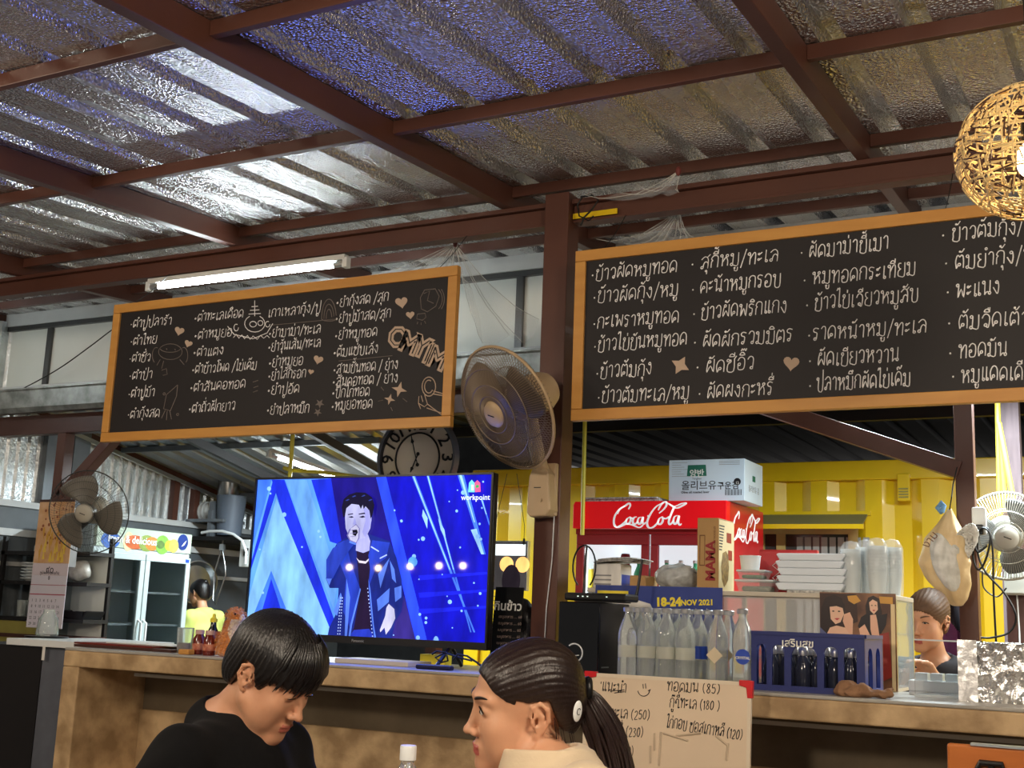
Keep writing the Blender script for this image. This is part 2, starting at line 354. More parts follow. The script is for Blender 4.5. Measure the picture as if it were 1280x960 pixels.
# ------------------------------------------------------------------ hand lettering: a single stroke alphabet (loops and lines as a hand writes them)
def _o(x, y, r=.1): return [(x+r*math.cos(a), y+r*math.sin(a)) for a in (0, 1.05, 2.1, 3.14, 4.19, 5.24, 6.28)]
_A = lambda *p: list(p)
_arch = [(.1, 0), (.02, .5), (.12, .85), (.33, 1), (.55, .85), (.62, .5), (.62, 0)]
_archt = [(.1, 0), (.02, .5), (.1, .9), (.2, .98), (.32, .84), (.44, .98), (.56, .88), (.62, .5), (.62, 0)]
_khai = [(.24, .76), (.1, .58), (.12, .3), (.12, 0), (.6, 0), (.6, 1)]
GL = {
 'ก': (.72, [[(.06, 0), (.06, .48), (.16, .6), (.04, .72), (.16, .95), (.36, 1), (.56, .9), (.6, .6), (.6, 0)]]), 'ข': (.72, [_o(.15, .86), _khai]), 'ค': (.74, [_arch, _o(.32, .42), [(.22, .42), (.12, .2), (.1, 0)]]),
 'ง': (.62, [_o(.32, .86), [(.42, .86), (.48, .5), (.4, .02), (.2, .25), (.04, .5)]]), 'จ': (.7, [[(.04, .7), (.16, .95), (.36, 1), (.56, .8), (.58, .4), (.5, .02), (.36, .1)], _o(.32, .18)]), 'ฉ': (.8, [[(.06, .7), (.3, 1), (.54, .8), (.54, 0)], _o(.14, .6), [(.54, .2), (.66, .0), (.76, .12)]]),
 'ช': (.78, [_o(.15, .86), _khai, [(.6, .9), (.76, 1.14)]]), 'ซ': (.78, [_o(.12, .86), [(.22, .8), (.3, .92), (.34, .74), (.12, .56), (.12, 0), (.6, 0), (.6, 1)], [(.6, .9), (.76, 1.14)]]),
 'ด': (.74, [_arch, _o(.3, .3), [(.22, .24), (.1, 0)]]), 'ต': (.74, [_archt, _o(.3, .3), [(.22, .24), (.1, 0)]]), 'ถ': (.72, [_o(.14, .1), [(.06, .14), (.06, .48), (.16, .6), (.04, .72), (.16, .95), (.36, 1), (.56, .9), (.6, .6), (.6, 0)]]),
 'ท': (.74, [_o(.1, .88), [(.2, .9), (.2, 0)], [(.2, .45), (.42, .9), (.56, .96), (.62, .75), (.62, 0)]]), 'น': (.78, [_o(.1, .88), [(.2, .9), (.2, 0)], [(.2, .02), (.36, .2), (.5, .2)], _o(.6, .1), [(.62, .2), (.62, 1)]]), 'บ': (.76, [_o(.1, .88), [(.2, .9), (.2, 0), (.62, 0), (.62, 1)]]),
 'ป': (.76, [_o(.1, .88), [(.2, .9), (.2, 0), (.62, 0), (.62, 1.5)]]), 'ผ': (.74, [_o(.24, .84), [(.14, .84), (.08, .5), (.08, 0), (.34, .48), (.6, 0), (.6, 1)]]), 'ฝ': (.74, [_o(.24, .84), [(.14, .84), (.08, .5), (.08, 0), (.34, .48), (.6, 0), (.6, 1.5)]]),
 'พ': (.8, [_o(.1, .88), [(.2, .88), (.16, 0), (.4, .62), (.62, 0), (.68, 1)]]), 'ม': (.78, [_o(.1, .88), [(.2, .9), (.2, .1)], _o(.12, .1), [(.2, .06), (.62, 0), (.62, 1)]]), 'ย': (.74, [[(.3, .96), (.12, .96), (.08, .75), (.22, .55), (.3, .56), (.1, .4), (.08, .1), (.2, 0), (.6, 0), (.6, 1)]]),
 'ร': (.58, [_o(.22, .1), [(.32, .12), (.34, .55), (.1, .66), (.04, .84), (.2, .96), (.46, .88)]]), 'ล': (.74, [[(.62, 0), (.62, .66), (.5, .94), (.28, 1), (.04, .78)], _o(.14, .12), [(.22, .18), (.3, .5), (.46, .58), (.62, .44)]]), 'ส': (.78, [[(.62, 0), (.62, .66), (.5, .94), (.28, 1), (.04, .78)], _o(.14, .12), [(.22, .18), (.3, .5), (.46, .58), (.62, .44)], [(.5, .92), (.74, 1.16)]]),
 'ว': (.6, [[(.04, .76), (.16, .96), (.34, .98), (.48, .76), (.46, .1)], _o(.37, .1)]), 'ห': (.8, [_o(.1, .88), [(.2, .9), (.2, 0)], [(.2, .3), (.42, .66), (.5, .72)], _o(.56, .82), [(.5, .7), (.6, .5), (.64, .3), (.64, 0)]]), 'อ': (.72, [[(.04, .74), (.18, .96), (.36, 1), (.56, .84), (.6, .45), (.54, .08), (.34, 0), (.12, .06), (.08, .4)], _o(.18, .42)]),
 'ฟ': (.8, [_o(.1, .88), [(.2, .88), (.16, 0), (.4, .62), (.62, 0), (.68, 1.4)]]), 'ญ': (.8, [[(.06, 0), (.06, .6), (.3, 1), (.5, .8), (.5, 0), (.7, 0), (.7, 1)]]), 'ธ': (.62, [[(.5, 1), (.1, .9), (.14, .6), (.5, .55), (.5, 0), (.1, 0), (.1, .3)]]),
 'า': (.54, [[(.04, .8), (.16, .97), (.32, .96), (.4, .75), (.4, 0)]]), 'ำ': (.54, [_o(-.16, 1.24, .08), [(.04, .8), (.16, .97), (.32, .96), (.4, .75), (.4, 0)]]), 'ะ': (.46, [_o(.1, .76, .07), [(.16, .74), (.34, .88)], _o(.1, .3, .07), [(.16, .28), (.34, .42)]]),
 'เ': (.4, [[(.14, 1), (.14, .14)], _o(.22, .1, .09)]), 'แ': (.7, [[(.14, 1), (.14, .14)], _o(.22, .1, .09), [(.46, 1), (.46, .14)], _o(.54, .1, .09)]), 'โ': (.42, [[(.48, 1.42), (.16, 1.46), (.06, 1.34), (.26, 1.18), (.2, .9), (.2, .14)], _o(.28, .1, .09)]), 'ไ': (.42, [[(-.04, 1.3), (.04, 1.5), (.14, 1.36), (.2, 1.48), (.2, .14)], _o(.28, .1, .09)]),
 '/': (.5, [[(.04, -.2), (.4, 1.3)]]), '·': (.36, [_o(.12, .42, .035), _o(.12, .42, .015)]), '◦': (.42, [_o(.14, .42, .085)]), ' ': (.34, []), '.': (.2, [_o(.08, .04, .02)]), "'": (.24, [[(.1, 1), (.08, .75)]]),
 '(': (.4, [[(.3, 1.1), (.1, .8), (.08, .3), (.28, -.1)]]), ')': (.4, [[(.08, 1.1), (.28, .8), (.3, .3), (.1, -.1)]]), '0': (.6, [[(.3, .95), (.08, .6), (.1, .15), (.3, 0), (.5, .3), (.48, .75), (.3, .95)]]), '1': (.34, [[(.08, .75), (.2, .95), (.2, 0)]]), '2': (.6, [[(.08, .75), (.26, .95), (.46, .8), (.4, .5), (.08, 0), (.5, .04)]]),
 '3': (.58, [[(.08, .88), (.3, .95), (.44, .78), (.22, .54), (.46, .34), (.3, .02), (.06, .1)]]), '5': (.58, [[(.46, .95), (.14, .94), (.1, .55), (.36, .58), (.48, .3), (.3, .0), (.06, .1)]]), '6': (.58, [[(.42, .95), (.14, .6), (.1, .2), (.28, 0), (.46, .2), (.36, .46), (.12, .35)]]), '8': (.58, [[(.44, .8), (.26, .96), (.1, .76), (.28, .52), (.48, .24), (.28, 0), (.08, .2), (.28, .52), (.44, .8)]])}
_i = [(-.2, 1.14), (-.12, 1.3), (.04, 1.34), (.2, 1.14), (-.2, 1.14)]
TOPV = {'ั': [_o(-.12, 1.2, .06), [(-.06, 1.18), (.06, 1.16), (.22, 1.36)]], 'ิ': [_i], 'ี': [_i, [(.2, 1.14), (.2, 1.42)]], 'ึ': [_i, _o(.2, 1.32, .06)], 'ื': [_i, [(.2, 1.14), (.2, 1.42)], [(.08, 1.3), (.08, 1.44)]], '็': [[(-.16, 1.14), (-.2, 1.3), (-.04, 1.36), (.04, 1.22), (.16, 1.3), (.24, 1.48)]]}
TONE = {'่': [[(0, 0), (0, .24)]], '้': [_o(-.12, .1, .05), [(-.06, .06), (.0, -.0), (.2, .26)]], '๊': [[(-.18, 0), (-.1, .2), (-.02, .06), (.06, .2), (.16, .02), (.24, .2)]], '๋': [[(-.12, .12), (.14, .12)], [(0, 0), (0, .24)]], '์': [_o(0, .06, .05), [(.05, .1), (.16, .28)]]}
LOW = {'ุ': [_o(.02, -.2, .06), [(.08, -.2), (.08, -.46)]], 'ู': [_o(-.1, -.2, .05), [(-.1, -.26), (-.08, -.42), (.12, -.42), (.14, -.14)]]}
def hand_strokes(s):
    x = 0.; out = []; cx = 0.; top = False
    for ch in s:
        if ch in TOPV: out += [[(cx+a, b) for a, b in p] for p in TOPV[ch]]; top = True
        elif ch in TONE: out += [[(cx+a+.06, b+(1.48 if top else 1.16)) for a, b in p] for p in TONE[ch]]
        elif ch in LOW: out += [[(cx+a+.1, b) for a, b in p] for p in LOW[ch]]
        elif ch in GL:
            w, ps = GL[ch]; out += [[(x+a, b) for a, b in p] for p in ps]; cx = x+w*.5-(.14 if ch in 'ปฝฟ' else 0); x += w+.06; top = False
            if ch == 'ำ': top = False
    return out, x
def spline2(p, n=3):
    if len(p) < 3: return p
    out = []; q = [Vector((a, b)) for a, b in p]
    for j in range(len(q)-1):
        p0 = q[max(0, j-1)]; p1, p2 = q[j], q[j+1]; p3 = q[min(len(q)-1, j+2)]
        for k in range(n): u = k/n; v = .5*((2*p1)+(-p0+p2)*u+(2*p0-5*p1+4*p2-p3)*u*u+(-p0+3*p1-3*p2+p3)*u**3); out.append((v.x, v.y))
    return out+[p[-1]]
def handwrite(name, s, m, parent, M, w, h, r, seed=0):
    """one line of hand lettering, w wide, letters h tall, on local xy of M"""
    st, W_ = hand_strokes(s); k = w/max(.1, W_); rn = random.Random(seed+len(s)*7); mb = MB(); wob = rn.uniform(0, 6)
    for p in st:
        dy = .05*math.sin(p[0][0]*1.7+wob); kk = 1+rn.uniform(-.04, .04)
        mb.tube([M @ Vector(((a+.09*b)*k, (b*kk+dy)*h, 0)) for a, b in spline2(p)], r*rn.uniform(.9, 1.15), 4)
    return mb.build(name, m, parent)
# ------------------------------------------------------------------ menu boards
M_wood = mat('pine_frame', srgb(206, 150, 74), .45, noise=.5, nscale=3, ndark=srgb(184, 124, 54), stretch=(1, 1, 6), bump=.05)
M_board = mat('blackboard', srgb(32, 28, 29), .6, noise=.35, nscale=3, ndark=srgb(27, 24, 25))
M_chalk = mat('chalk', (.97, .95, .94), .9)
M_chalkd = mat('faint_chalk', srgb(122, 112, 106), .9)
M_chalkf = mat('tan_chalk', srgb(196, 172, 150), .9)
YB = 4.35
TXT = []
def fit_text(o, w): TXT.append((o, w))
def board(name_label, pxl, xr_, origin, sc, lines, cat='menu board'):
    x0 = pxl[0]; x1 = pxl[1]; z0 = ZC+.1798*YB; z1 = ZC+.3425*YB
    t = thing('menu_board', name_label, cat, ((x0+x1)/2, YB, z0), group='chalk menu boards hung from the beam')
    w = (x1-x0)/2; h = z1-z0; fw = .046
    for nm, p, q in (('top', (-w, h-fw, h), w), ('bottom', (-w, 0, fw), w)):
        MB().box(p[0], q, -.012, .02, p[1], p[2]).build('frame_rail', M_wood, t, bevel=.003)
    for a, b in ((-w, -w+fw), (w-fw, w)):
        MB().box(a, b, -.0115, .0195, fw+.0008, h-fw-.0008).build('frame_stile', M_wood, t, bevel=.003)
    MB().box(-w+fw*.8, w-fw*.8, 0, .012, fw*.8, h-fw*.8).build('board_panel', M_board, t)
    def loc(cx, cy):
        p = W(origin[0]+cx*sc, origin[1]+cy*sc, YB-.001); return p.x-t.location.x, p.z-z0
    rnd = random.Random(3)
    for (s, xa, xb, yb) in lines:
        a = loc(xa, yb); b = loc(xb, yb)
        handwrite('chalk_text', s, M_chalk, t, T(a[0], -.0008, a[1]) @ FRONT @ Rz(rnd.uniform(-.01, .01)), b[0]-a[0], .0485 if sc > .4 else .0385, .0019 if sc > .4 else .0017, yb)
    return t, loc
Lx = (-1.0675*YB, -.6005*YB); Rx_ = (-.4715*YB, -.4715*YB+2.03)
L_lines = [('·ตำปูปลาร้า', 92, 240, 228), ('·ตำไทย', 92, 188, 290), ('·ตำซั่ว', 88, 165, 350), ('·ตำป่า', 88, 172, 412), ('·ตำปูม้า', 85, 180, 475), ('·ตำกุ้งสด', 82, 198, 548),
 ('◦ตำทะเลเดือด', 320, 495, 205), ('◦ตำหมูยอ', 320, 455, 268), ('◦ตำแตง', 316, 425, 330), ('◦ตำข้าวโพด /ไข่เค็ม', 312, 542, 390), ('◦ตำสันคอทอด', 305, 503, 455), ('◦ตำถั่วฝักยาว', 300, 466, 528),
 ('เกาเหลากุ้ง/ปู', 582, 770, 190), ('◦ยำมาม่า/ทะเล', 585, 770, 262), ('◦ยำวุ้นเส้น/ทะเล', 583, 770, 310), ('◦ยำหมูยอ', 585, 708, 365), ('◦ยำไส้กรอก', 583, 718, 412), ('◦ยำปูอัด', 580, 695, 465), ('◦ยำปลาหมึก', 578, 730, 535),
 ('◦ยำกุ้งสด /สุก', 825, 1012, 152), ('◦ยำปูม้าสด/สุก', 822, 1020, 210), ('◦ยำหมูทอด', 820, 972, 268), ('◦ต้มแซ่บเล้ง', 815, 975, 330), ('◦สามชั้นทอด / ย่าง', 815, 1045, 390), ('◦สันคอทอด / ย่าง', 812, 1045, 435), ('◦ปีกไก่ทอด', 810, 945, 475), ('◦หมูยอทอด', 808, 955, 520)]
R_lines = [('·ข้าวผัดหมูทอด', 85, 325, 222), ('·ข้าวผัดกุ้ง/หมู', 90, 328, 285), ('·กะเพราหมูทอด', 90, 330, 355), ('·ข้าวไข่ข้นหมูทอด', 92, 352, 418), ('·ข้าวต้มกุ้ง', 98, 255, 492), ('·ข้าวต้มทะเล/หมู', 102, 358, 560),
 ('· สุกี้หมู/ทะเล', 360, 605, 192), ('· คะน้าหมูกรอบ', 362, 612, 260), ('· ข้าวผัดพริกแกง', 365, 628, 330), ('· ผัดผักรวมมิตร', 367, 645, 408), ('· ผัดซีอิ๊ว', 374, 538, 478), ('· ผัดผงกะหรี่', 380, 590, 548),
 ('· ผัดมาม่าขี้เมา', 662, 910, 162), ('· หมูทอดกระเทียม', 670, 985, 236), ('· ข้าวไข่เจียวหมูสับ', 677, 992, 305), ('·ราดหน้าหมู/ทะเล', 682, 1015, 388), ('· ผัดเขียวหวาน', 685, 938, 460), ('· ปลาหมึกผัดไข่เค็ม', 686, 970, 528),
 ('· ข้าวต้มกุ้ง/หมู', 1052, 1345, 115), ('· ต้มยำกุ้ง/หมู', 1060, 1345, 193), ('· พะแนง', 1065, 1217, 272), ('· ต้มจืดเต้าหู้', 1068, 1330, 358), ('· ทอดมัน', 1072, 1237, 438), ('· หมูแดดเดียว', 1080, 1330, 505)]
bl, locL = board('black chalk menu board in pine frame with drawn crab, hearts and spoon', Lx, 0, (130, 330), 450/1280, L_lines)
br, locR = board('black chalk menu board in pine frame half hidden by the woven lamp', Rx_, 0, (700, 250), 580/1280, R_lines)
bpy.context.view_layer.update()
for o, w in TXT:
    if o.dimensions.x > 1e-4: o.scale.x = max(.4, min(1.6, w/(o.dimensions.x)))*1
def strokes(name, par, loc, paths, r, m=None, y=-.0012, closed=False):
    mb = MB()
    for p in paths:
        mb.tube([(loc(a, b)[0], y, loc(a, b)[1]) for a, b in p], r, 4)
    return mb.build(name, m or M_chalk, par)
def fill(name, par, loc, poly, m, y0=-.0005, y1=-.0016):
    q = [loc(a, b) for a, b in poly]
    return MB().prism(q, 0, y0-y1, T(0, y0, 0) @ FRONT).build(name, m, par)
def heart(cx, cy, s, rot=0):
    out = []
    for i in range(24):
        a = 2*math.pi*i/24; x = 16*math.sin(a)**3; y = -(13*math.cos(a)-5*math.cos(2*a)-2*math.cos(3*a)-math.cos(4*a))
        x, y = x*math.cos(rot)-y*math.sin(rot), x*math.sin(rot)+y*math.cos(rot); out.append((cx+x*s/16, cy+y*s/16))
    return out
def arc(cx, cy, rx, ry, a0, a1, n=14): return [(cx+rx*math.cos(D(a0+(a1-a0)*i/n)), cy+ry*math.sin(D(a0+(a1-a0)*i/n))) for i in range(n+1)]
def star(cx, cy, R, r, k, rot=0): return [(cx+(R if i % 2 == 0 else r)*math.cos(rot+math.pi*i/k), cy+(R if i % 2 == 0 else r)*math.sin(rot+math.pi*i/k)) for i in range(2*k)]
for cx, cy, s, ro in ((268, 238, 17, .25), (300, 283, 14, .35), (762, 340, 17, .25), (736, 383, 10, .2), (1058, 136, 22, -.15), (1089, 181, 15, -.1)):
    fill('chalk_heart', bl, locL, heart(cx, cy, s, ro), M_chalkf)
fill('chalk_heart', br, locR, heart(638, 450, 22, .1), M_chalkf)
fill('chalk_star', br, locR, star(332, 456, 27, 13, 4, .5), M_chalkf)
for cx, cy, R in ((1016, 481, 20), (1050, 446, 28)): fill('chalk_star', bl, locL, star(cx, cy, R, R*.35, 4, .25+math.pi/2), M_chalkf)
for cx, cy, R in ((767, 496, 17), (760, 527, 15)): fill('chalk_star', bl, locL, star(cx, cy, R, R*.4, 5, .3), M_chalkd)
strokes('chalk_crab', bl, locL, [arc(236, 312, 42, 28, 0, 360, 20), arc(236, 300, 36, 14, 10, 170), arc(186, 325, 14, 28, 120, 290), arc(284, 325, 14, 28, -110, 60), [(222, 300), (224, 305)], [(252, 302), (254, 307)],
        [(200, 340), (188, 360)], [(212, 345), (205, 372)], [(270, 340), (285, 358)], [(205, 378), (222, 372), (225, 392), (210, 396)]], .0018, M_chalkd)
strokes('chalk_squid', bl, locL, [[(262, 430), (222, 465), (212, 515), (236, 522), (258, 470), (262, 430)], [(218, 520), (205, 548)], [(225, 522), (222, 555)], [(234, 522), (240, 552)], arc(214, 462, 4, 4, 0, 360, 8), arc(262, 535, 4, 4, 0, 360, 8)], .0022, M_chalkd)
strokes('chalk_ornament', bl, locL, [[(536, 130), (536, 185)], [(525, 152), (547, 150)], [(520, 165), (552, 163)], [(515, 178), (557, 176)], arc(536, 212, 36, 30, -60, 240), arc(530, 214, 12, 10, 0, 360), arc(556, 210, 9, 9, 0, 360), [(440, 222), (462, 250), (530, 266), (580, 245), (600, 212)],
        [(460, 262), (470, 250), (480, 264), (490, 252), (500, 266), (510, 254), (520, 268), (530, 256), (545, 268), (556, 254), (568, 264), (580, 254), (588, 262)], arc(470, 226, 8, 12, 0, 300), arc(582, 214, 8, 10, 0, 300)], .002, M_chalk)
strokes('chalk_line', bl, locL, [[(600, 217), (825, 196)], [(835, 345), (1025, 326)]], .0016, M_chalkd)
strokes('chalk_rainbow', bl, locL, [arc(800, 195, 26, 70, 180, 350), arc(800, 195, 18, 52, 180, 350), arc(800, 195, 10, 34, 180, 350), arc(800, 195, 26, 8, 0, 180)], .0022, M_chalkd)
strokes('chalk_lantern', bl, locL, [[(1140, 92), (1178, 88), (1192, 115), (1180, 150), (1150, 170), (1128, 160), (1125, 120), (1140, 92)], [(1138, 105), (1158, 96), (1150, 130), (1172, 140)], [(1115, 178), (1112, 195), (1132, 200), (1145, 190), (1142, 175), (1115, 178)],
        arc(1165, 125, 38, 45, -50, 50), arc(1165, 125, 45, 54, -40, 40), [(1116, 205), (1114, 214)], [(1128, 207), (1128, 216)], [(1140, 203), (1144, 212)]], .002, M_chalkd)
strokes('chalk_spoon', bl, locL, [arc(1155, 436, 24, 34, 0, 360, 22), arc(1155, 436, 15, 23, 30, 300), [(1168, 462), (1205, 468)], [(1172, 452), (1208, 462)]], .0024, M_chalkf)
strokes('chalk_fork', bl, locL, [[(1120, 470), (1118, 495), (1140, 508), (1150, 498)], [(1118, 495), (1126, 515)], [(1140, 465), (1150, 498), (1205, 540)], [(1128, 468), (1134, 490)], [(1148, 512), (1200, 530)]], .002, M_chalkf)
strokes('chalk_sparkle', bl, locL, [[(985, 438), (995, 450)], [(975, 488), (992, 484)], [(1062, 478), (1078, 490)], [(1020, 510), (1026, 522)], [(530, 420), (548, 414)], [(532, 440), (548, 434)], [(530, 456), (546, 450)]], .0018, M_chalkd)
for ch, cx, cy, ro in (('O', 1044, 256, -.45), ('M', 1086, 276, -.4), ('Y', 1128, 290, -.42), ('I', 1152, 312, -.4), ('M', 1186, 330, -.42)):
    a = locL(cx, cy)
    text('chalk_bubble_letter', ch, .125, M_chalkf, bl, T(a[0], -.0012, a[1]-.01) @ FRONT @ Rz(ro), .0004, .008, 'CENTER')
    text('chalk_bubble_letter', ch, .125, M_board, bl, T(a[0], -.0018, a[1]-.01) @ FRONT @ Rz(ro), .0004, -.003, 'CENTER')
# hanging wires
for i, (px, py, bpx, z1) in enumerate(((168, 330, 172, zb1), (553, 300, 550, zb1), (760, 268, 755, zb1), (1180, 215, 1180, zb1))):
    a = W(bpx, py, YB+.004); top = Vector((a.x, 4.585, zb0-.0)); bot = Vector((a.x, YB+.005, ZC+.3425*YB-.002))
    o = MB().tube([bot, (bot+top)/2+Vector((0, 0, -.01)), top], .0018, 5).build('hanging_wire', M_wire)
    tag(o, ['thin wire holding the crab drawing board at its left end', 'thin wire holding the crab drawing board at its right end', 'thin wire holding the right menu board beside the column', 'thin wire holding the right menu board near the woven lamp'][i], 'wire', 'wires that hold the menu boards')
# ------------------------------------------------------------------ fluorescent tubes
M_tube = mat('lit_tube', (1, 1, 1), .3, emit=(.86, .97, 1), es=60)
def tube_lamp(label, a, b, es=None):
    a = Vector(a); b = Vector(b); L_ = (b-a).length
    t = thing('fluorescent_lamp', label, 'lamp', (a+b)/2, rot=(b-a).to_track_quat('X', 'Z').to_euler())
    MB().box(-L_/2, L_/2, -.02, .02, .018, .045).build('batten', M_white, t, bevel=.003)
    for s in (-1, 1):
        MB().box(s*L_/2-.014, s*L_/2+.014, -.018, .018, -.022, .03).build('end_holder', M_wp, t, bevel=.003)
        MB().cyl((s*(L_/2-.07), 0, 0), (s*(L_/2-.012), 0, 0), .0145).build('tube_cap', M_alu, t, smooth=40)
    MB().cyl((-L_/2+.07, 0, 0), (L_/2-.07, 0, 0), .0135).build('glass_tube', es or M_tube, t, smooth=40)
    return t
z = zb0-.05
tube_lamp('bare white fluorescent tube fixed under the main beam above crab board', (W(187, 357, 4.62).x, 4.62, z), (W(433, 327, 4.62).x, 4.62, z))
a = W(262, 560, 6.9); b = W(335, 600, 7.9)
tube_lamp('fluorescent tube under the main beam beyond the left edge', (-8.0, 4.62, z), (-6.8, 4.62, z))
tube_lamp('added unseen fluorescent tube behind the right menu board', (-1.5, 4.45, 2.5), (-.3, 4.45, 2.5), mat('lit_tube_soft', (1, 1, 1), .3, emit=(1, .95, .86), es=26))  # added out of sight to brighten the serving counter
tube_lamp('bare fluorescent tube under the kitchen roof above television', (-5.55, 6.75, zroof(6.75)-.16), (-5.15, 7.85, zroof(7.85)-.16))
# ------------------------------------------------------------------ television
YTV = 4.335
pTL = W(316.5, 598, YTV); pBR = W(608, 809, YTV); xa = (W(316.5, 598, YTV).x+W(306, 801, YTV).x)/2; xb = (W(616.5, 589.5, YTV).x+W(608, 809, YTV).x)/2
za = (W(306, 801, YTV).z+W(608, 809, YTV).z)/2; zt = (W(316.5, 598, YTV).z+W(616.5, 589.5, YTV).z)/2
tv = thing('television', 'large flat television on the counter showing singer in blue light', 'television', ((xa+xb)/2, YTV, ZK))
hw = (xb-xa)/2; z0 = za-ZK; z1 = zt-ZK; bz = .012
MB().box(-hw, hw, .012, .05, z0, z1).build('housing', M_black, tv, bevel=.006)
mb = MB().box(-hw, hw, .0, .0119, z1-bz*.7, z1).box(-hw, hw, 0, .0119, z0, z0+.03).box(-hw, -hw+bz*.7, 0, .0119, z0+.03, z1-bz*.7).box(hw-bz*.7, hw, 0, .0119, z0+.03, z1-bz*.7)
mb.build('bezel', M_black, tv)
text('maker_mark', 'Panasonic', .016, M_alu, tv, T(-.0, -.0006, z0+.012) @ FRONT, .0003, align='CENTER')
for s in (-1, 1):
    MB().tube([(s*hw*.72, .02, z0+.01), (s*hw*.72, -.09, .008)], .008, 8).tube([(s*hw*.72, .02, z0+.01), (s*hw*.72, .11, .008)], .008, 8).build('stand_foot', M_black, tv, smooth=50)
SCR = 1.5
def em(name, rgb, k=1.0):
    if 'screen_'+name in MATS: return MATS['screen_'+name]
    m = mat('screen_'+name, (0, 0, 0), .5, spec=.1, emit=srgb(*rgb), es=SCR*k, coat=.5); N = m.node_tree.nodes; L = m.node_tree.links
    tc = N.new('ShaderNodeTexCoord'); mp = N.new('ShaderNodeMapping'); mp.inputs['Scale'].default_value = (9, 9, 3); nz = N.new('ShaderNodeTexNoise'); nz.inputs['Scale'].default_value = 1.6; nz.inputs['Detail'].default_value = 5
    mr = N.new('ShaderNodeMapRange'); mr.inputs[1].default_value = .3; mr.inputs[2].default_value = .7; mr.inputs[3].default_value = SCR*k*.6; mr.inputs[4].default_value = SCR*k*1.25
    L.new(tc.outputs['Object'], mp.inputs[0]); L.new(mp.outputs[0], nz.inputs[0]); L.new(nz.outputs[0], mr.inputs[0]); L.new(mr.outputs[0], N['Principled BSDF'].inputs['Emission Strength'])
    return m
def scr(px, py):
    p = W(300+px/3.4294, 560+py/3.4294, YTV); return (min(hw-bz*.7, max(-hw+bz*.7, p.x-tv.location.x)), min(z1-bz*.7, max(z0+.03, p.z-ZK)))
layer = [.0100]
def poly(pts, rgb, nm, k=1., part='picture'):
    layer[0] -= .00008
    q = [scr(*p) for p in pts]
    m = em(nm, rgb, k)
    PIC.setdefault(nm, [MB(), m])[0].add([(x, layer[0], z) for x, z in q], [tuple(range(len(q)))])
PIC = {}
poly([(0, 0), (1166, 0), (1166, 960), (0, 960)], (12, 14, 180), 'deep_blue')
poly([(0, 130), (385, 130), (420, 300), (440, 480), (420, 830), (0, 830)], (84, 144, 226), 'light_blue')
poly([(60, 135), (130, 135), (38, 420), (40, 300)], (60, 112, 238), 'mid_blue')
poly([(130, 135), (185, 135), (400, 740), (372, 800), (340, 800)], (24, 44, 206), 'ray_blue')
poly([(190, 135), (280, 135), (415, 560), (395, 690)], (98, 154, 226), 'sky_blue')
poly([(300, 135), (390, 130), (430, 330), (440, 420), (380, 400)], (30, 60, 214), 'ray_blue')
poly([(135, 140), (165, 140), (40, 520), (30, 480)], (24, 44, 206), 'ray_blue')
poly([(150, 215), (390, 830), (16, 830), (18, 640)], (118, 172, 222), 'pale_blue')
poly([(128, 525), (230, 830), (20, 830), (24, 790)], (58, 110, 236), 'mid_blue')
poly([(128, 560), (200, 830), (60, 830)], (40, 82, 226), 'ray_blue')
poly([(385, 125), (580, 122), (700, 560), (720, 830), (640, 830), (430, 400)], (22, 14, 120), 'night_blue')
poly([(578, 122), (622, 120), (795, 850), (745, 850)], (40, 70, 238), 'bright_blue')
poly([(640, 560), (700, 640), (745, 850), (640, 845)], (48, 36, 120), 'dusk_blue')
for (x0, y0, x1, y1, w) in ((738, 118, 1000, 790, 12), (800, 118, 985, 790, 9), (940, 112, 1042, 455, 22), (1030, 215, 1066, 330, 8)):
    poly([(x0-w*.5, y0), (x0+w*.7, y0), (x1+w*.3, y1), (x1-w*.3, y1)], (70, 120, 246), 'beam_blue')
    poly([(x0-w*.2, y0), (x0+w*.3, y0), (x0*.4+x1*.6+2, y0*.4+y1*.6), (x0*.4+x1*.6-2, y0*.4+y1*.6)], (150, 200, 255), 'beam_core')
poly([(780, 262), (800, 300), (798, 345), (776, 290)], (150, 200, 255), 'beam_core')
poly([(845, 300), (872, 350), (880, 400), (856, 350)], (170, 215, 255), 'beam_core')
poly([(985, 350), (1010, 345), (1042, 455), (1030, 455)], (120, 180, 255), 'beam_core')
for y in (545, 620, 690): poly([(760, y), (1055, y-14), (1055, y-4), (765, y+22)], (22, 30, 214), 'band_blue')
rr_ = random.Random(5)
for i in range(46):
    x = rr_.uniform(640, 1050) if i < 32 else rr_.uniform(60, 440); y = rr_.uniform(140, 840); s = rr_.choice((3, 4, 5, 6, 9))
    poly([(x+s*math.cos(a*.785), y+s*1.1*math.sin(a*.785)) for a in range(8)], (130, 180, 255), 'speck_blue')
poly(arc(738, 488, 20, 22, 0, 350, 14), (80, 150, 220), 'disc_blue'); poly(arc(838, 830, 12, 24, 0, 350, 12), (90, 170, 255), 'speck_blue')
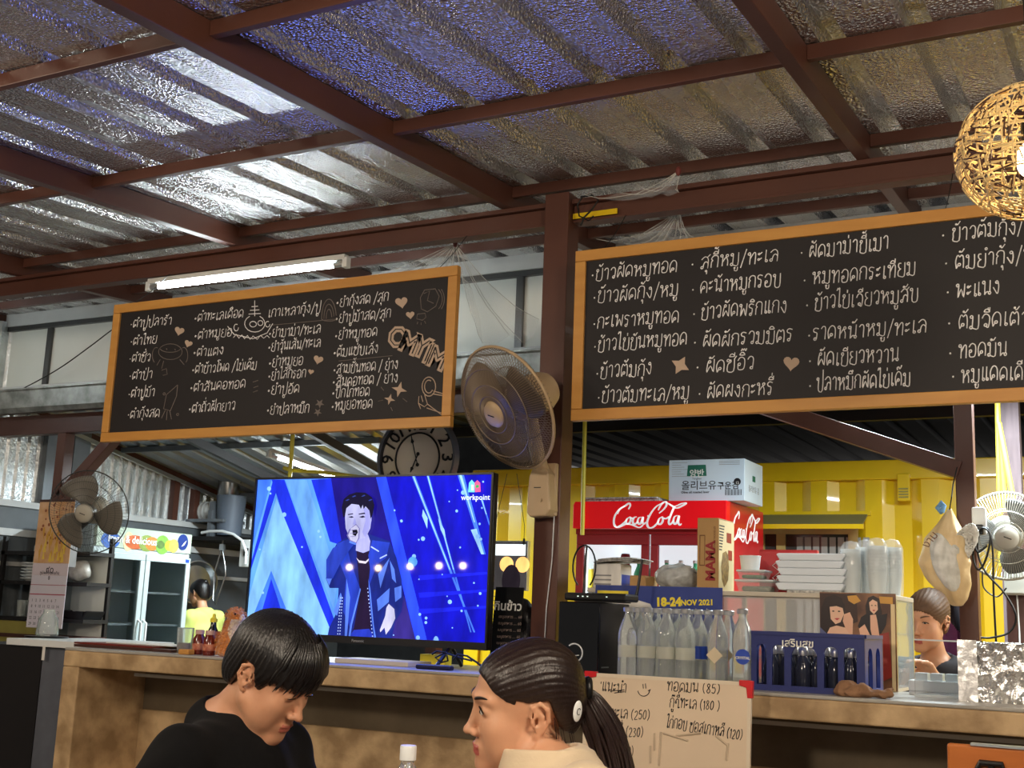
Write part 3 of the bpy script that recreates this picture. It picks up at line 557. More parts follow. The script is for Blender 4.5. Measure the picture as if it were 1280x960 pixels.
# the singer
poly([(452, 385), (500, 370), (560, 372), (640, 400), (668, 470), (690, 560), (698, 640), (690, 700), (662, 745), (648, 832), (372, 832), (380, 770), (415, 700), (420, 600), (382, 600), (366, 560), (380, 470), (412, 410)], (20, 34, 120), 'jacket')
poly([(496, 430), (560, 430), (548, 600), (560, 790), (575, 832), (470, 832), (486, 770), (512, 620)], (30, 16, 48), 'shirt')
poly([(486, 780), (552, 775), (572, 832), (466, 832)], (34, 52, 176), 'trousers')
for pts in ([(412, 410), (450, 395), (470, 480), (512, 600), (470, 770), (440, 700), (452, 560), (420, 480)], [(565, 395), (640, 405), (625, 470), (585, 500), (548, 600), (556, 520), (548, 460)]):
    poly(pts, (34, 58, 178), 'lapel')
for pts in ([(455, 560), (470, 640), (455, 830), (445, 830), (452, 640)], [(512, 600), (516, 606), (478, 760), (470, 830), (462, 830), (470, 760)], [(548, 560), (556, 600), (572, 760), (580, 830), (572, 830), (560, 700)], [(590, 540), (640, 470), (600, 600)],
            [(380, 470), (398, 440), (410, 445), (384, 520)], [(368, 560), (380, 520), (392, 560), (380, 590)], [(640, 480), (660, 520), (668, 580), (650, 560)], [(660, 600), (690, 590), (690, 640), (664, 660)], [(400, 700), (430, 620), (436, 640), (414, 720)], [(585, 650), (640, 600), (636, 660), (590, 700)]):
    poly(pts, (84, 122, 232), 'leather_sheen')
for (a0, b0, a1, b1) in ((428, 640, 414, 820), (436, 640, 424, 820), (545, 600, 568, 820), (592, 440, 560, 420), (600, 470, 630, 455)):
    n = 14
    for i in range(n):
        x = a0+(a1-a0)*i/n; y = b0+(b1-b0)*i/n; poly([(x, y), (x+4, y), (x+4, y+5), (x, y+5)], (170, 190, 250), 'studs')
poly([(500, 470), (512, 482), (540, 486), (554, 474), (552, 484), (540, 496), (512, 492)], (210, 200, 220), 'chain')
poly([(512, 380), (550, 370), (560, 400), (556, 440), (530, 450), (498, 440), (500, 410)], (160, 160, 222), 'neck')
poly([(452, 300), (455, 255), (480, 238), (530, 235), (560, 262), (566, 300), (560, 345), (540, 385), (510, 392), (470, 380), (455, 345)], (170, 170, 214), 'face')
poly([(530, 250), (562, 270), (566, 310), (556, 350), (538, 384), (526, 360), (540, 310)], (150, 150, 214), 'face_shade')
poly([(444, 300), (438, 255), (446, 220), (470, 200), (500, 190), (540, 192), (568, 212), (578, 245), (570, 285), (562, 305), (556, 268), (540, 250), (532, 262), (528, 244), (520, 262), (512, 244), (480, 240), (458, 258), (452, 290)], (14, 10, 40), 'hair')
for x, y in ((462, 222), (490, 206), (530, 204), (560, 222)): poly([(x-9, y+4), (x+4, y-3), (x+10, y), (x-2, y+5)], (40, 56, 140), 'hair_sheen')
poly([(466, 296), (482, 292), (490, 297), (480, 300)], (24, 20, 60), 'eye'); poly([(512, 296), (530, 290), (540, 296), (526, 300)], (24, 20, 60), 'eye')
poly([(464, 284), (486, 280), (488, 284), (466, 288)], (24, 20, 60), 'eye'); poly([(510, 282), (536, 277), (540, 283), (512, 286)], (24, 20, 60), 'eye')
poly([(494, 300), (502, 325), (494, 332), (486, 326)], (150, 150, 214), 'face_shade')
poly([(372, 480), (400, 430), (462, 392), (500, 402), (470, 440), (430, 500), (400, 560), (372, 560)], (34, 56, 168), 'sleeve')
poly([(474, 392), (502, 400), (498, 416), (470, 406)], (90, 126, 232), 'leather_sheen')
poly([(470, 350), (500, 326), (516, 345), (514, 388), (500, 408), (472, 398), (460, 375)], (110, 104, 168), 'hand_edge')
poly([(478, 345), (500, 330), (512, 345), (510, 385), (500, 405), (476, 395), (466, 375)], (186, 184, 216), 'hand')
poly([(484, 352), (504, 350), (508, 362), (498, 378), (486, 372)], (10, 8, 28), 'microphone')
for yy in (352, 366, 380): poly([(474, yy), (500, yy-3), (500, yy-1), (474, yy+2)], (120, 112, 170), 'finger_line')
poly([(640, 668), (664, 690), (668, 730), (650, 770), (628, 800), (622, 770), (604, 790), (602, 780), (625, 720), (630, 685)], (186, 184, 216), 'hand')
# channel mark in the corner
poly([(984, 150), (996, 136), (1008, 150), (1008, 190), (980, 190)], (120, 220, 220), 'mark_teal')
poly([(1008, 150), (1020, 138), (1032, 150), (1034, 188), (1010, 190)], (230, 90, 140), 'mark_pink')
poly([(994, 158), (1004, 158), (1004, 182), (994, 182)], (240, 250, 250), 'mark_white'); poly([(1013, 160), (1026, 158), (1027, 170), (1013, 172)], (60, 160, 90), 'mark_green')
for nm, (mb, m) in PIC.items(): mb.build('picture', m, tv)
q = scr(1008, 212); text('channel_name', 'workpoint', .032, em('mark_white', (240, 250, 250)), tv, T(q[0], .0024, q[1]) @ FRONT, .0001, .0003, 'CENTER')
# ------------------------------------------------------------------ fans
M_cream = mat('aged_cream_plastic', srgb(186, 160, 124), .42, noise=.3, nscale=6, ndark=srgb(160, 134, 100))
M_guard = mat('dusty_guard', srgb(122, 106, 88), .5, .2)
M_guardd = mat('dark_guard', srgb(70, 68, 64), .45, .4)
M_guardw = mat('pale_guard', srgb(176, 172, 158), .5, .2)
M_blade = mat('fan_blade', srgb(96, 84, 72), .4, noise=.3)
M_bladeg = mat('fan_blade_grey', srgb(92, 94, 92), .35)
def ringp(R, z, n=48): return [(R*math.cos(2*math.pi*i/n), R*math.sin(2*math.pi*i/n), z) for i in range(n)]
def fan_head(t, M, R, mg, mc, mbld, spokes=104, rings=(1.,), wr=.0011, rim=.006, mrim=None, rot=0., ml=0.):
    """fan head on matrix M: local +z is the way it blows"""
    f = MB(); b = MB()
    prof = [(.058, .075), (R*.45, .078), (R*.8, .056), (R*.97, .02), (R, .0)]
    rear = [(.06, -.06), (R*.5, -.062), (R*.85, -.045), (R, -.0)]
    for i in range(spokes):
        a = 2*math.pi*i/spokes; tw = .12
        f.tube([(r*math.cos(a+tw*(1-r/R)), r*math.sin(a+tw*(1-r/R)), z) for r, z in prof], wr, 3, caps=False)
        if i % 2 == 0: b.tube([(r*math.cos(a), r*math.sin(a), z) for r, z in rear], wr, 3, caps=False)
    for k in rings: f.tube(ringp(R*k, .078-.06*max(0, (k-.45)/.55)**2), wr*1.5, 4, closed=True)
    b.tube(ringp(R*.6, -.06), wr*1.4, 4, closed=True)
    for nm, mb_ in (('front_guard', f), ('rear_guard', b)):
        o = mb_.build(nm, mg, t); o.matrix_local = M
    o = MB().tube(ringp(R, 0), rim, 8, closed=True).build('guard_rim', mrim or mg, t, smooth=60); o.matrix_local = M
    o = MB().lathe([(.001, .092), (.03, .09), (.05, .083), (.06, .07), (.06, .062), (.001, .06)], n=32).build('hub_cap', mc, t, smooth=40); o.matrix_local = M
    o = MB().prism([(-.018, .004), (.016, -.009), (.018, -.005), (-.016, .008)], .0915, .0925).build('maker_mark', M_black, t); o.matrix_local = M
    for i in range(3):
        def fn(u, v, i=i):
            r = .04+u*(R*.88-.04); a = i*2*math.pi/3+rot+(v-.5)*(1.35-.1*u)*(.55+.45*math.sin(u*2.6))+u*.35
            return (r*math.cos(a), r*math.sin(a), .015+(v-.5)*.05*(1-.3*u))
        g = MB().grid(fn, 10, 8); o = g.build('fan_blade', mbld, t, smooth=60); o.matrix_local = M
        so = o.modifiers.new('thick', 'SOLIDIFY'); so.thickness = .003
    o = MB().lathe([(.001, .045), (.03, .045), (.042, .03), (.045, -.02), (.001, -.02)], n=24).build('blade_hub', mbld, t, smooth=40); o.matrix_local = M
    o = MB().lathe([(.03, -.045), (.07, -.05), (.085, -.07), (.085, -.13-ml), (.07, -.165-ml), (.03, -.175-ml), (.001, -.176-ml)], n=32, caps=False).build('motor_housing', mc, t, smooth=40); o.matrix_local = M
def axis_matrix(C, n, up=(0, 0, 1)):
    n = Vector(n).normalized(); x = Vector(up).cross(n).normalized(); y = n.cross(x)
    return Matrix(((x.x, y.x, n.x, C[0]), (x.y, y.y, n.y, C[1]), (x.z, y.z, n.z, C[2]), (0, 0, 0, 1)))
C0 = Vector((-2.248, 4.55, W(690, 600, 4.5).z))
t = thing('wall_fan', 'large dusty cream fan mounted on the brown centre column', 'fan', C0)
nrm = _r*(-.72)+_u*(-.34)-_f*.62
Cg = W(634, 510, 4.26)-C0
Mf = axis_matrix(Cg, nrm)
fan_head(t, Mf, .262, M_guard, M_cream, M_blade, rings=(.3, .48, .72), spokes=150, wr=.0016, rim=.007, mrim=M_cream, ml=.07)
rear = Mf @ Vector((0, 0, -.12))
zz = W(690, 620, 4.5).z-C0.z
MB().prism([(-.03, .115), (.03, .115), (.045, .09), (.055, -.06), (.04, -.085), (-.035, -.09), (-.052, -.07), (-.045, .08)], 0, .085, T(0, -.002, zz) @ FRONT).build('control_box', M_cream, t, bevel=.008, seg=3)
MB().box(-.045, .052, -.03, -.001, zz-.08, zz+.14).build('wall_plate', M_cream, t, bevel=.006)
MB().tube([(0, -.05, zz+.1), (rear.x*.35, -.1, zz+.17), (rear.x*.8, rear.y*.9, rear.z-.06), (rear.x, rear.y, rear.z)], [.03, .03, .028, .035], 14).build('fan_arm', M_cream, t, smooth=50)
MB().cyl((.012, -.0865, zz-.02), (.012, -.095, zz-.02), .008).build('oscillation_knob', M_cream, t, smooth=40)
MB().prism([(-.02, .03), (.012, .03), (.012, .034), (-.02, .034)], .0852, .0857, T(0, -.002, zz) @ FRONT).build('control_mark', M_dark, t)
for s, px in ((-1, 634), (1, 646)):
    p0 = Vector((-.01+s*.012, -.07, zz-.085)); e = W(618 if s < 0 else 655, 675, 4.47)-C0
    MB().tube([W(px, 592, 4.45)-C0, e+Vector((0, 0, .06)), e], .0014, 5).lathe([(.001, 0), (.006, .004), (.004, .026), (.001, .028)], T(*(e-Vector((0, 0, .02)))), 10).build('pull_cord', M_wire, t, smooth=60)
MB().tube([W(693, 640, 4.53)-C0, W(690, 700, 4.545)-C0, W(683, 760, 4.545)-C0, W(681, 800, 4.545)-C0], .0025, 6).build('power_cord', M_wp, t, smooth=60)
# ------------------------------------------------------------------ organic surfaces: blended distance fields meshed with surface nets
def v3(*a): return np.array(a, np.float32)
def s_ell(P, c, r, R=None):
    q = P-v3(*c)
    if R is not None: q = q @ R
    r = v3(*(r if hasattr(r, '__len__') else (r, r, r)))
    k0 = np.sqrt(((q/r)**2).sum(1))+1e-9; k1 = np.sqrt(((q/(r*r))**2).sum(1))+1e-9
    return k0*(k0-1)/k1
def s_cap(P, a, b, ra, rb=None):
    a = v3(*a); b = v3(*b); rb = ra if rb is None else rb
    ba = b-a; h = np.clip(((P-a) @ ba)/max(1e-9, float(ba @ ba)), 0, 1)
    return np.sqrt((((P-a)-h[:, None]*ba)**2).sum(1))-(ra+(rb-ra)*h)
def smin(a, b, k):
    h = np.clip(.5+.5*(b-a)/k, 0, 1); return b+(a-b)*h-k*h*(1-h)
def smax(a, b, k): return -smin(-a, -b, k)
def s_chain(P, pts, rs, k=.012):
    d = None
    for i in range(len(pts)-1):
        e = s_cap(P, pts[i], pts[i+1], rs[i], rs[i+1]); d = e if d is None else smin(d, e, k)
    return d
def surf_net(fn, lo, hi, h, B=8):
    lo = np.array(lo, float); n = np.ceil((np.array(hi)-lo)/h/B).astype(int)*B+1
    ax = [lo[i]+h*np.arange(n[i]) for i in range(3)]
    V = np.ones(n, np.float32)
    nb = (n-1)//B
    cs = np.stack(np.meshgrid(*[lo[i]+h*B*(np.arange(nb[i])+.5) for i in range(3)], indexing='ij'), -1).reshape(-1, 3).astype(np.float32)
    dc = fn(cs); diag = h*B*.866*1.5+.006
    V[:] = 1
    act = np.abs(dc) < diag
    sg = dc.reshape(nb)
    rep = np.repeat(np.repeat(np.repeat(sg, B, 0), B, 1), B, 2); V[:-1, :-1, :-1] = rep
    idx = np.argwhere(act.reshape(nb))
    off = np.stack(np.meshgrid(*[np.arange(B+1)]*3, indexing='ij'), -1).reshape(-1, 3)
    for s in range(0, len(idx), 400):
        I = (idx[s:s+400, None, :]*B+off[None]).reshape(-1, 3)
        P = (lo+h*I).astype(np.float32); V[I[:, 0], I[:, 1], I[:, 2]] = fn(P)
    ins = V < 0
    c = [V[i:n[0]-1+i, j:n[1]-1+j, k:n[2]-1+k] for i in (0, 1) for j in (0, 1) for k in (0, 1)]
    cnt = sum((x < 0).astype(np.int8) for x in c); mix = (cnt > 0) & (cnt < 8); ci = np.argwhere(mix)
    cv = np.stack([x[mix] for x in c], 1); acc = np.zeros((len(ci), 3)); num = np.zeros(len(ci))
    crn = np.array([(i, j, k) for i in (0, 1) for j in (0, 1) for k in (0, 1)], float)
    for a in range(8):
        for b in range(a+1, 8):
            if np.abs(crn[a]-crn[b]).sum() == 1:
                va, vb = cv[:, a], cv[:, b]; m = (va < 0) != (vb < 0); t = np.where(m, va/np.where(m, va-vb, 1), 0)
                acc += np.where(m[:, None], crn[a]+(crn[b]-crn[a])*t[:, None], 0); num += m
    vs = lo+h*(ci+acc/num[:, None])
    ids = -np.ones(mix.shape, int); ids[mix] = np.arange(len(ci)); fs = []
    for ax_ in range(3):
        u, w = [(1, 2), (2, 0), (0, 1)][ax_]
        sl0 = [slice(1, n[i]-1) for i in range(3)]; sl1 = list(sl0); sl0[ax_] = slice(0, n[ax_]-1); sl1[ax_] = slice(1, n[ax_])
        A = ins[tuple(sl0)]; C = ins[tuple(sl1)]; E = np.argwhere(A != C); st = A[A != C]
        base = E.copy()
        for i in range(3):
            if i != ax_: base[:, i] += 1
        def g(du, dw):
            q = base.copy(); q[:, u] -= du; q[:, w] -= dw; return ids[q[:, 0], q[:, 1], q[:, 2]]
        quad = np.stack([g(0, 0), g(1, 0), g(1, 1), g(0, 1)], 1); quad[~st] = quad[~st][:, ::-1]; fs.append(quad)
    F = np.concatenate(fs); F = F[(F >= 0).all(1)]
    return vs, F
def net_obj(name, fn, lo, hi, h, mats, parent=None, matidx=None, smooth_it=2, keep=None):
    vs, F = surf_net(fn, lo, hi, h)
    for _ in range(smooth_it):
        acc = np.zeros_like(vs); num = np.zeros(len(vs))
        for a in range(4):
            b = (a+1) % 4
            np.add.at(acc, F[:, a], vs[F[:, b]]); np.add.at(acc, F[:, b], vs[F[:, a]]); np.add.at(num, F[:, a], 1); np.add.at(num, F[:, b], 1)
        vs = vs*.5+.5*acc/np.maximum(num, 1)[:, None]
    if keep is not None:
        k = keep(vs[F].mean(1)); F = F[k]
    me = bpy.data.meshes.new(name); me.from_pydata(vs.tolist(), [], F.tolist())
    for m in (mats if isinstance(mats, (list, tuple)) else [mats]): me.materials.append(m)
    if matidx is not None: me.polygons.foreach_set('material_index', matidx(vs[F].mean(1)).astype(np.int32))
    me.polygons.foreach_set('use_smooth', [True]*len(F)); me.update()
    o = bpy.data.objects.new(name, me); COL.objects.link(o); o.parent = parent; return o
def ip(y, xs, ys): return np.interp(y, xs, ys).astype(np.float32)
def npR(M): return np.array([[M[i][j] for j in range(3)] for i in range(3)], np.float32)
# ------------------------------------------------------------------ people
M_skin = mat('warm_skin', srgb(208, 154, 120), .48, sss=.12, noise=.25, nscale=18, ndark=srgb(182, 120, 88), bump=.03, bscale=160)
M_skinf = mat('light_skin', srgb(212, 160, 126), .45, sss=.12, noise=.25, nscale=18, ndark=srgb(200, 140, 108), bump=.03, bscale=160)
M_lip = mat('lip_skin', srgb(178, 100, 84), .4, sss=.1)
M_lipf = mat('pink_lip', srgb(180, 92, 84), .38, sss=.1)
M_hair = mat('black_hair', srgb(20, 17, 18), .32, spec=.6, noise=.5, nscale=30, ndark=srgb(10, 9, 10), stretch=(6, 6, .6), bump=.15, bscale=90)
M_hairb = mat('brown_hair', srgb(36, 22, 18), .34, spec=.6, noise=.5, nscale=30, ndark=srgb(26, 15, 12), stretch=(5, 5, .8), bump=.15, bscale=90)
M_eyew = mat('eye_white', srgb(214, 206, 198), .2)
M_iris = mat('dark_iris', srgb(24, 15, 12), .12)
M_blackcloth = mat('black_cotton', srgb(15, 15, 17), .9, spec=.2, sheen=.02, noise=.3, nscale=30, bump=.08, bscale=220)
M_cream_cloth = mat('cream_cotton', srgb(216, 196, 166), .85, sheen=.2, noise=.25, nscale=12, ndark=srgb(190, 168, 136), bump=.1, bscale=220)
M_denim = mat('dark_denim', srgb(44, 52, 70), .85, noise=.4, nscale=60)
def head_sdf(Q, fem=0., lids=1.):
    """Q in head coordinates: face towards -y, crown +z, ear openings near z=0"""
    X = Q.copy(); X[:, 0] = np.abs(X[:, 0])                          # both halves alike
    d = s_ell(Q, (0, .02, .045), (.0735, .094, .086))
    d = smin(d, s_ell(Q, (0, -.035, .055), (.06, .05, .05)), .03)      # forehead
    d = smin(d, s_ell(Q, (0, -.032, -.02), (.058, .06, .088)), .035)   # face
    d = smin(d, s_cap(X, (.052-.004*fem, .0, -.05), (.012, -.074, -.098), .02-.002*fem, .016), .03)  # jaw
    d = smin(d, s_ell(Q, (0, -.083, -.098), (.02, .017, .016)), .02)   # chin
    d = smin(d, s_ell(X, (.037, -.06, -.018), (.027, .027, .027)), .024)  # cheek
    d = smin(d, s_ell(X, (.038, -.045, -.055), (.024, .034, .034)), .03)
    d = smin(d, s_cap(X, (.01, -.092, .036), (.044, -.074, .034), .009, .008), .014)   # brow ridge
    d = smax(d, -s_ell(X, (.033, -.104, .014), (.019, .018, .0125)), .014)   # socket
    d = smin(d, s_ell(X, (.032, -.077, .0145), (.0165, .0148, .0125)), .004)          # lids over the eyeball
    d = smin(d, s_cap(Q, (0, -.09, .022), (0, -.108, -.024), .0062, .0085), .014)   # nose
    d = smin(d, s_ell(Q, (0, -.1115, -.0285), (.0098, .0105, .0088)), .008)
    d = smin(d, s_ell(X, (.0135, -.1, -.0315), (.0075, .01, .0078)), .006)
    d = smax(d, -s_ell(X, (.0068, -.1065, -.0395), (.0038, .006, .004)), .003)     # nostrils
    d = smin(d, s_ell(Q, (0, -.083, -.065), (.026, .017, .022)), .016)     # mouth mound
    d = smin(d, s_ell(X, (.006, -.0985, -.0598), (.0145, .0052, .004)), .005)   # upper lip
    d = smin(d, s_ell(Q, (0, -.0975, -.0703), (.0155, .0058, .0052)), .005)       # lower lip
    d = smax(d, -s_cap(X, (0, -.1075, -.0648), (.019, -.0985, -.0655), .0016, .001), .0025)  # between the lips
    d = smax(d, -s_cap(Q, (0, -.1, -.05), (0, -.103, -.054), .002, .002), .004)
    # ear: helix, hollow, lobe
    Re = npR(Rz(.35) @ Rx(-.12))
    e = s_chain(X, [(.071, -.002, .006), (.0755, .002, .024), (.081, .015, .033), (.0865, .029, .022), (.0855, .03, .0), (.0795, .02, -.019), (.0745, .008, -.029)], [.0035, .004, .0042, .0045, .0042, .0045, .0062], .003)
    e = smin(e, s_ell(X, (.077, .014, .002), (.0035, .016, .027), Re), .004)
    e = smin(e, s_chain(X, [(.0775, .01, .02), (.0815, .02, .008), (.08, .018, -.01), (.077, .01, -.017)], [.003, .0034, .0032, .003], .003), .004)
    e = smax(e, -s_ell(X, (.083, .008, -.002), (.006, .0065, .009)), .003)
    e = smin(e, s_ell(X, (.0765, .0, -.003), (.0045, .004, .007)), .004)
    return smin(d, e, .006)
def hand_pts(P, wrist, dirv, palmn, L=.17, curl=.5, side=1):
    """palm + four fingers + thumb; dirv along the fingers, palmn out of the palm"""
    w = np.array(wrist, float); f = np.array(dirv, float); f /= np.linalg.norm(f); n = np.array(palmn, float); n -= f*(n @ f); n /= np.linalg.norm(n); x = np.cross(f, n)*side
    d = smin(s_cap(P, w+x*-.018, w+f*L*.47+x*-.024, .014, .013), s_cap(P, w+x*.016, w+f*L*.47+x*.026, .014, .012), .02)
    d = smin(d, s_cap(P, w, w+f*L*.46, .015, .014), .015)
    for k, (o, l) in enumerate(((-.03, .4), (-.0095, .5), (.011, .46), (.031, .36))):
        p = w+f*L*.46+x*o; a = .25*curl; q = [p]
        for j, s in enumerate((.46, .3, .24)):
            a += curl*(.5 if j else .35); q.append(q[-1]+(f*math.cos(a)+n*math.sin(a))*l*L*s*1.15)
        d = smin(d, s_chain(P, q, (.0095, .0088, .008, .0068), .004), .006)
    p = w+f*.02-x*.024; q = [p, p+f*.03-x*.018+n*.012, p+f*.06-x*.022+n*.03, p+f*.082-x*.016+n*.044]
    return smin(d, s_chain(P, q, (.014, .0115, .01, .008), .006), .01)
def person(label, H, yaw, pitch, roll, fem, C7, shL, shR, elL, elR, wrL, wrR, pelvis, skin, lip, cloth, hair_fn, hair_m, knees=None, feet=None, trousers=None, h=.003, sleeve=.6, collar=None, hands=True, eye_open=(1., 1.), neck=.05, hair_h=None, extra=None, shirt_pad=.012):
    Rm = Rz(yaw) @ Rx(pitch) @ Ry(roll); R = npR(Rm); Hn = np.array(H, np.float32)
    base = Vector((pelvis[0], pelvis[1], 0))
    t = thing('person', label, 'person', base); bo = np.array(base, np.float32)
    toh = lambda P: (P+bo-Hn) @ R
    L = lambda p: np.array(p, np.float32)-bo
    hw = lambda p: (R @ np.array(p, np.float32))+Hn-bo                   # head point -> person frame
    c7, sl, sr, pel = L(C7), L(shL), L(shR), L(pelvis)
    chest = (sl+sr)/2*.55+pel*.45
    fw = np.cross(sl-sr, np.array([0, 0, 1.])); fw = fw/np.linalg.norm(fw)   # the way the chest faces is -fw or fw
    face = R @ np.array([0, -1, 0]); fw = fw if fw @ face > 0 else -fw
    sx = (sl-sr)/np.linalg.norm(sl-sr); up = np.cross(sx, fw); up = up if up[2] > 0 else -up
    Rt = np.stack([sx, fw, up], 1).astype(np.float32)
    half = np.linalg.norm(sl-sr)/2
    def torso(P, g):
        d = s_ell(P, (sl+sr)/2-up*.12+fw*.01, (half*.98+g, .105+g, .19+g), Rt)
        d = smin(d, s_ell(P, chest-up*.08, (half*.8+g, .1+g, .2+g), Rt), .08)
        d = smin(d, s_ell(P, pel+np.array([0, 0, .02]), (half*.88+g, .12+g, .14+g), Rt), .08)
        d = smin(d, s_cap(P, sl, sr, .052+g, .052+g), .06)
        d = smin(d, s_cap(P, c7-up*.03, (sl+sr)/2+up*.0, .06+g, .08+g), .05)
        return d
    def arms(P, g):
        d = None
        for s, e, w in ((sl, L(elL), L(wrL)), (sr, L(elR), L(wrR))):
            q = smin(s_cap(P, s, e, .05+g, .04+g), s_cap(P, e, w, .039+g, .026+g), .02); d = q if d is None else np.minimum(d, q)
        return d
    def body(P):
        Q = toh(P); d = head_sdf(Q, fem)
        nk = s_cap(P, hw((0, .022, -.055)), c7+fw*.035-up*.02, neck, neck+.008)
        d = smin(d, nk, .022)
        d = smin(d, torso(P, -.004), .035); d = smin(d, arms(P, 0), .03)
        if hands:
            for w, e, s in ((L(wrL), L(elL), 1), (L(wrR), L(elR), -1)):
                f = (w-e)/np.linalg.norm(w-e); d = smin(d, hand_pts(P, w, f, (0, 0, -1), .17, .5, s), .012)
        if knees:
            for k_, f_, s_ in ((L(knees[0]), L(feet[0]), 1), (L(knees[1]), L(feet[1]), -1)):
                hip = pel+sx*s_*.09; d = smin(d, s_cap(P, hip, k_, .075, .055), .05); d = smin(d, s_cap(P, k_, f_+np.array([0, 0, .08]), .052, .036), .03)
                d = smin(d, s_cap(P, f_+np.array([0, 0, .05]), f_+fw*.15+np.array([0, 0, .03]), .036, .028), .03)
        return d
    pts = [hw((0, 0, .15)), hw((0, -.12, 0)), hw((0, .12, 0)), sl, sr, pel, L(elL), L(elR), L(wrL), L(wrR)]
    if knees: pts += [L(k) for k in knees+feet]
    pts = np.array(pts); lo = pts.min(0)-.22; hi = pts.max(0)+.22
    def midx(C):
        Q = toh(C.astype(np.float32)); a = ((np.abs(Q[:, 0]) < .0215-.25*np.abs(Q[:, 2]+.0645)) & (Q[:, 2] < -.0555+np.where(np.abs(Q[:, 0]) < .004, -.0012, 0)) & (Q[:, 2] > -.0762) & (Q[:, 1] < -.094))
        return a
    net_obj('body', body, lo, hi, h, [skin, lip], t, midx, 1)
    # eyes: white, iris and lash lines seated in the lids
    for s in (1, -1):
        M = Matrix.LocRotScale(Vector(hw((0, 0, 0))), Rm.to_quaternion(), None)
        op = eye_open[0 if s > 0 else 1]
        if op > 0:
            e = MB()
            def fe(u, v, s=s, op=op):
                a = (u-.5)*1.5; b = (v-.5)*.62*op*(1-(2*u-1)**2*.9); r = .0166
                return (s*.032+r*math.sin(a)*1.02, -.0775-r*math.cos(a)*math.cos(b)*.93, .0135+r*math.sin(b)*.8-.0012*s*(u-.5)*-1)
            e.grid(fe, 12, 6, M); e.build('eye', M_eyew, t, smooth=60)
            ir = MB(); ir.ell((s*.032-.001*s, -.0885, .0132), (.0062, .0058, .006*min(1, op*1.1)), 14, 8, M); ir.build('iris', M_iris, t, smooth=60)
        up_ = [(s*(.032+.0155*x), -.0775-.0163*math.cos(x*.8), .0135+.0066*op*(1-x*x)-.001) for x in np.linspace(-1, 1, 11)]
        MB().tube([M @ Vector(p) for p in up_], [.0006]+[.0012+.0005*fem]*9+[.0008], 5).build('eyelash', M_iris, t, smooth=60)
        br = [(s*(.014+.034*x), -.0985+.018*x**1.7, .0345+.007*math.sin(x*2.1)) for x in np.linspace(0, 1, 9)]
        MB().tube([M @ Vector(p) for p in br], [.0022, .003, .0032, .0031, .003, .0027, .0023, .0018, .0008], 6).build('eyebrow', hair_m, t, smooth=60)
    if hair_fn:
        hl = hw((0, 0, 0)); net_obj('hair', lambda P: hair_fn(toh(P)), hl-.2, hl+.2, hair_h or min(h, .0028), hair_m, t, None, 1)
    # clothes
    def shirt(P):
        d = torso(P, shirt_pad)
        for s, e, w in ((sl, L(elL), L(wrL)), (sr, L(elR), L(wrR))):
            if sleeve <= 1: d = smin(d, s_cap(P, s, s+(e-s)*sleeve, .062, .058), .035)
            else: d = smin(d, smin(s_cap(P, s, e, .06, .052), s_cap(P, e, e+(w-e)*(sleeve-1), .052, .04), .02), .035)
        n1 = P @ np.array([31., 17., 23.], np.float32); n2 = P @ np.array([-19., 37., 29.], np.float32)
        d = d+.003*np.sin(n1+2*np.sin(n2*.6))*np.sin(n2*.8)
        d = smax(d, -s_cap(P, c7+up*.06+fw*.045, c7-up*.045+fw*.06, .068, .066), .008)
        d = smax(d, -(torso(P, -.002)), .002) if False else d
        if collar: d = collar(P, d, c7, fw, up, sx)
        d = smax(d, -((P @ np.array([0, 0, 1], np.float32))-(pel[2]-.1)), .01)
        return d
    net_obj('shirt', shirt, lo, hi, h*1.15, cloth, t, None, 2)
    if knees and trousers:
        def trs(P):
            d = s_ell(P, pel, (half*.95, .135, .12), Rt)
            for k_, f_, s_ in ((L(knees[0]), L(feet[0]), 1), (L(knees[1]), L(feet[1]), -1)):
                hip = pel+sx*s_*.09; d = smin(d, smin(s_cap(P, hip, k_, .09, .068), s_cap(P, k_, k_*.12+(f_+np.array([0, 0, .1]))*.88, .066, .052), .03), .05)
            return d
        net_obj('trousers', trs, lo, hi, .007, trousers, t, None, 2)
    if extra: extra(t, hw, R, c7, fw, up, sx)
    return t, hw, toh
def flow(Q, c=(0, .03)): return np.arctan2(Q[:, 0]-c[0], Q[:, 1]-c[1])
def guy_hair(Q):
    th = flow(Q); 
    d = s_ell(Q, (0, .018, .05), (.089, .112, .101))
    d = smin(d, s_ell(Q, (0, -.045, .06), (.07, .062, .06)), .03)
    d = smin(d, s_ell(Q, (0, .07, -.01), (.066, .052, .07)), .03)
    st = np.sin(th*46+6*np.sin(Q[:, 2]*30))*.6+np.sin(th*91+1.3)*.4
    d = d-.0018*st
    y = Q[:, 1]; bot = ip(y, [-.14, -.095, -.075, -.048, -.036, -.026, -.014, -.006, .004, .034, .046, .06, .12], [.034, .036, .034, .03, .012, -.012, -.014, .012, .036, .034, -.02, -.06, -.066])
    bot = bot+np.where(y < -.04, .008*np.sin(th*34)+.006*np.sin(th*71), .0)
    d = smax(d, (bot-Q[:, 2])*.8, .006)
    inner = s_ell(Q, (0, .02, .045), (.0715, .092, .084))
    return smax(d, -inner, .004)
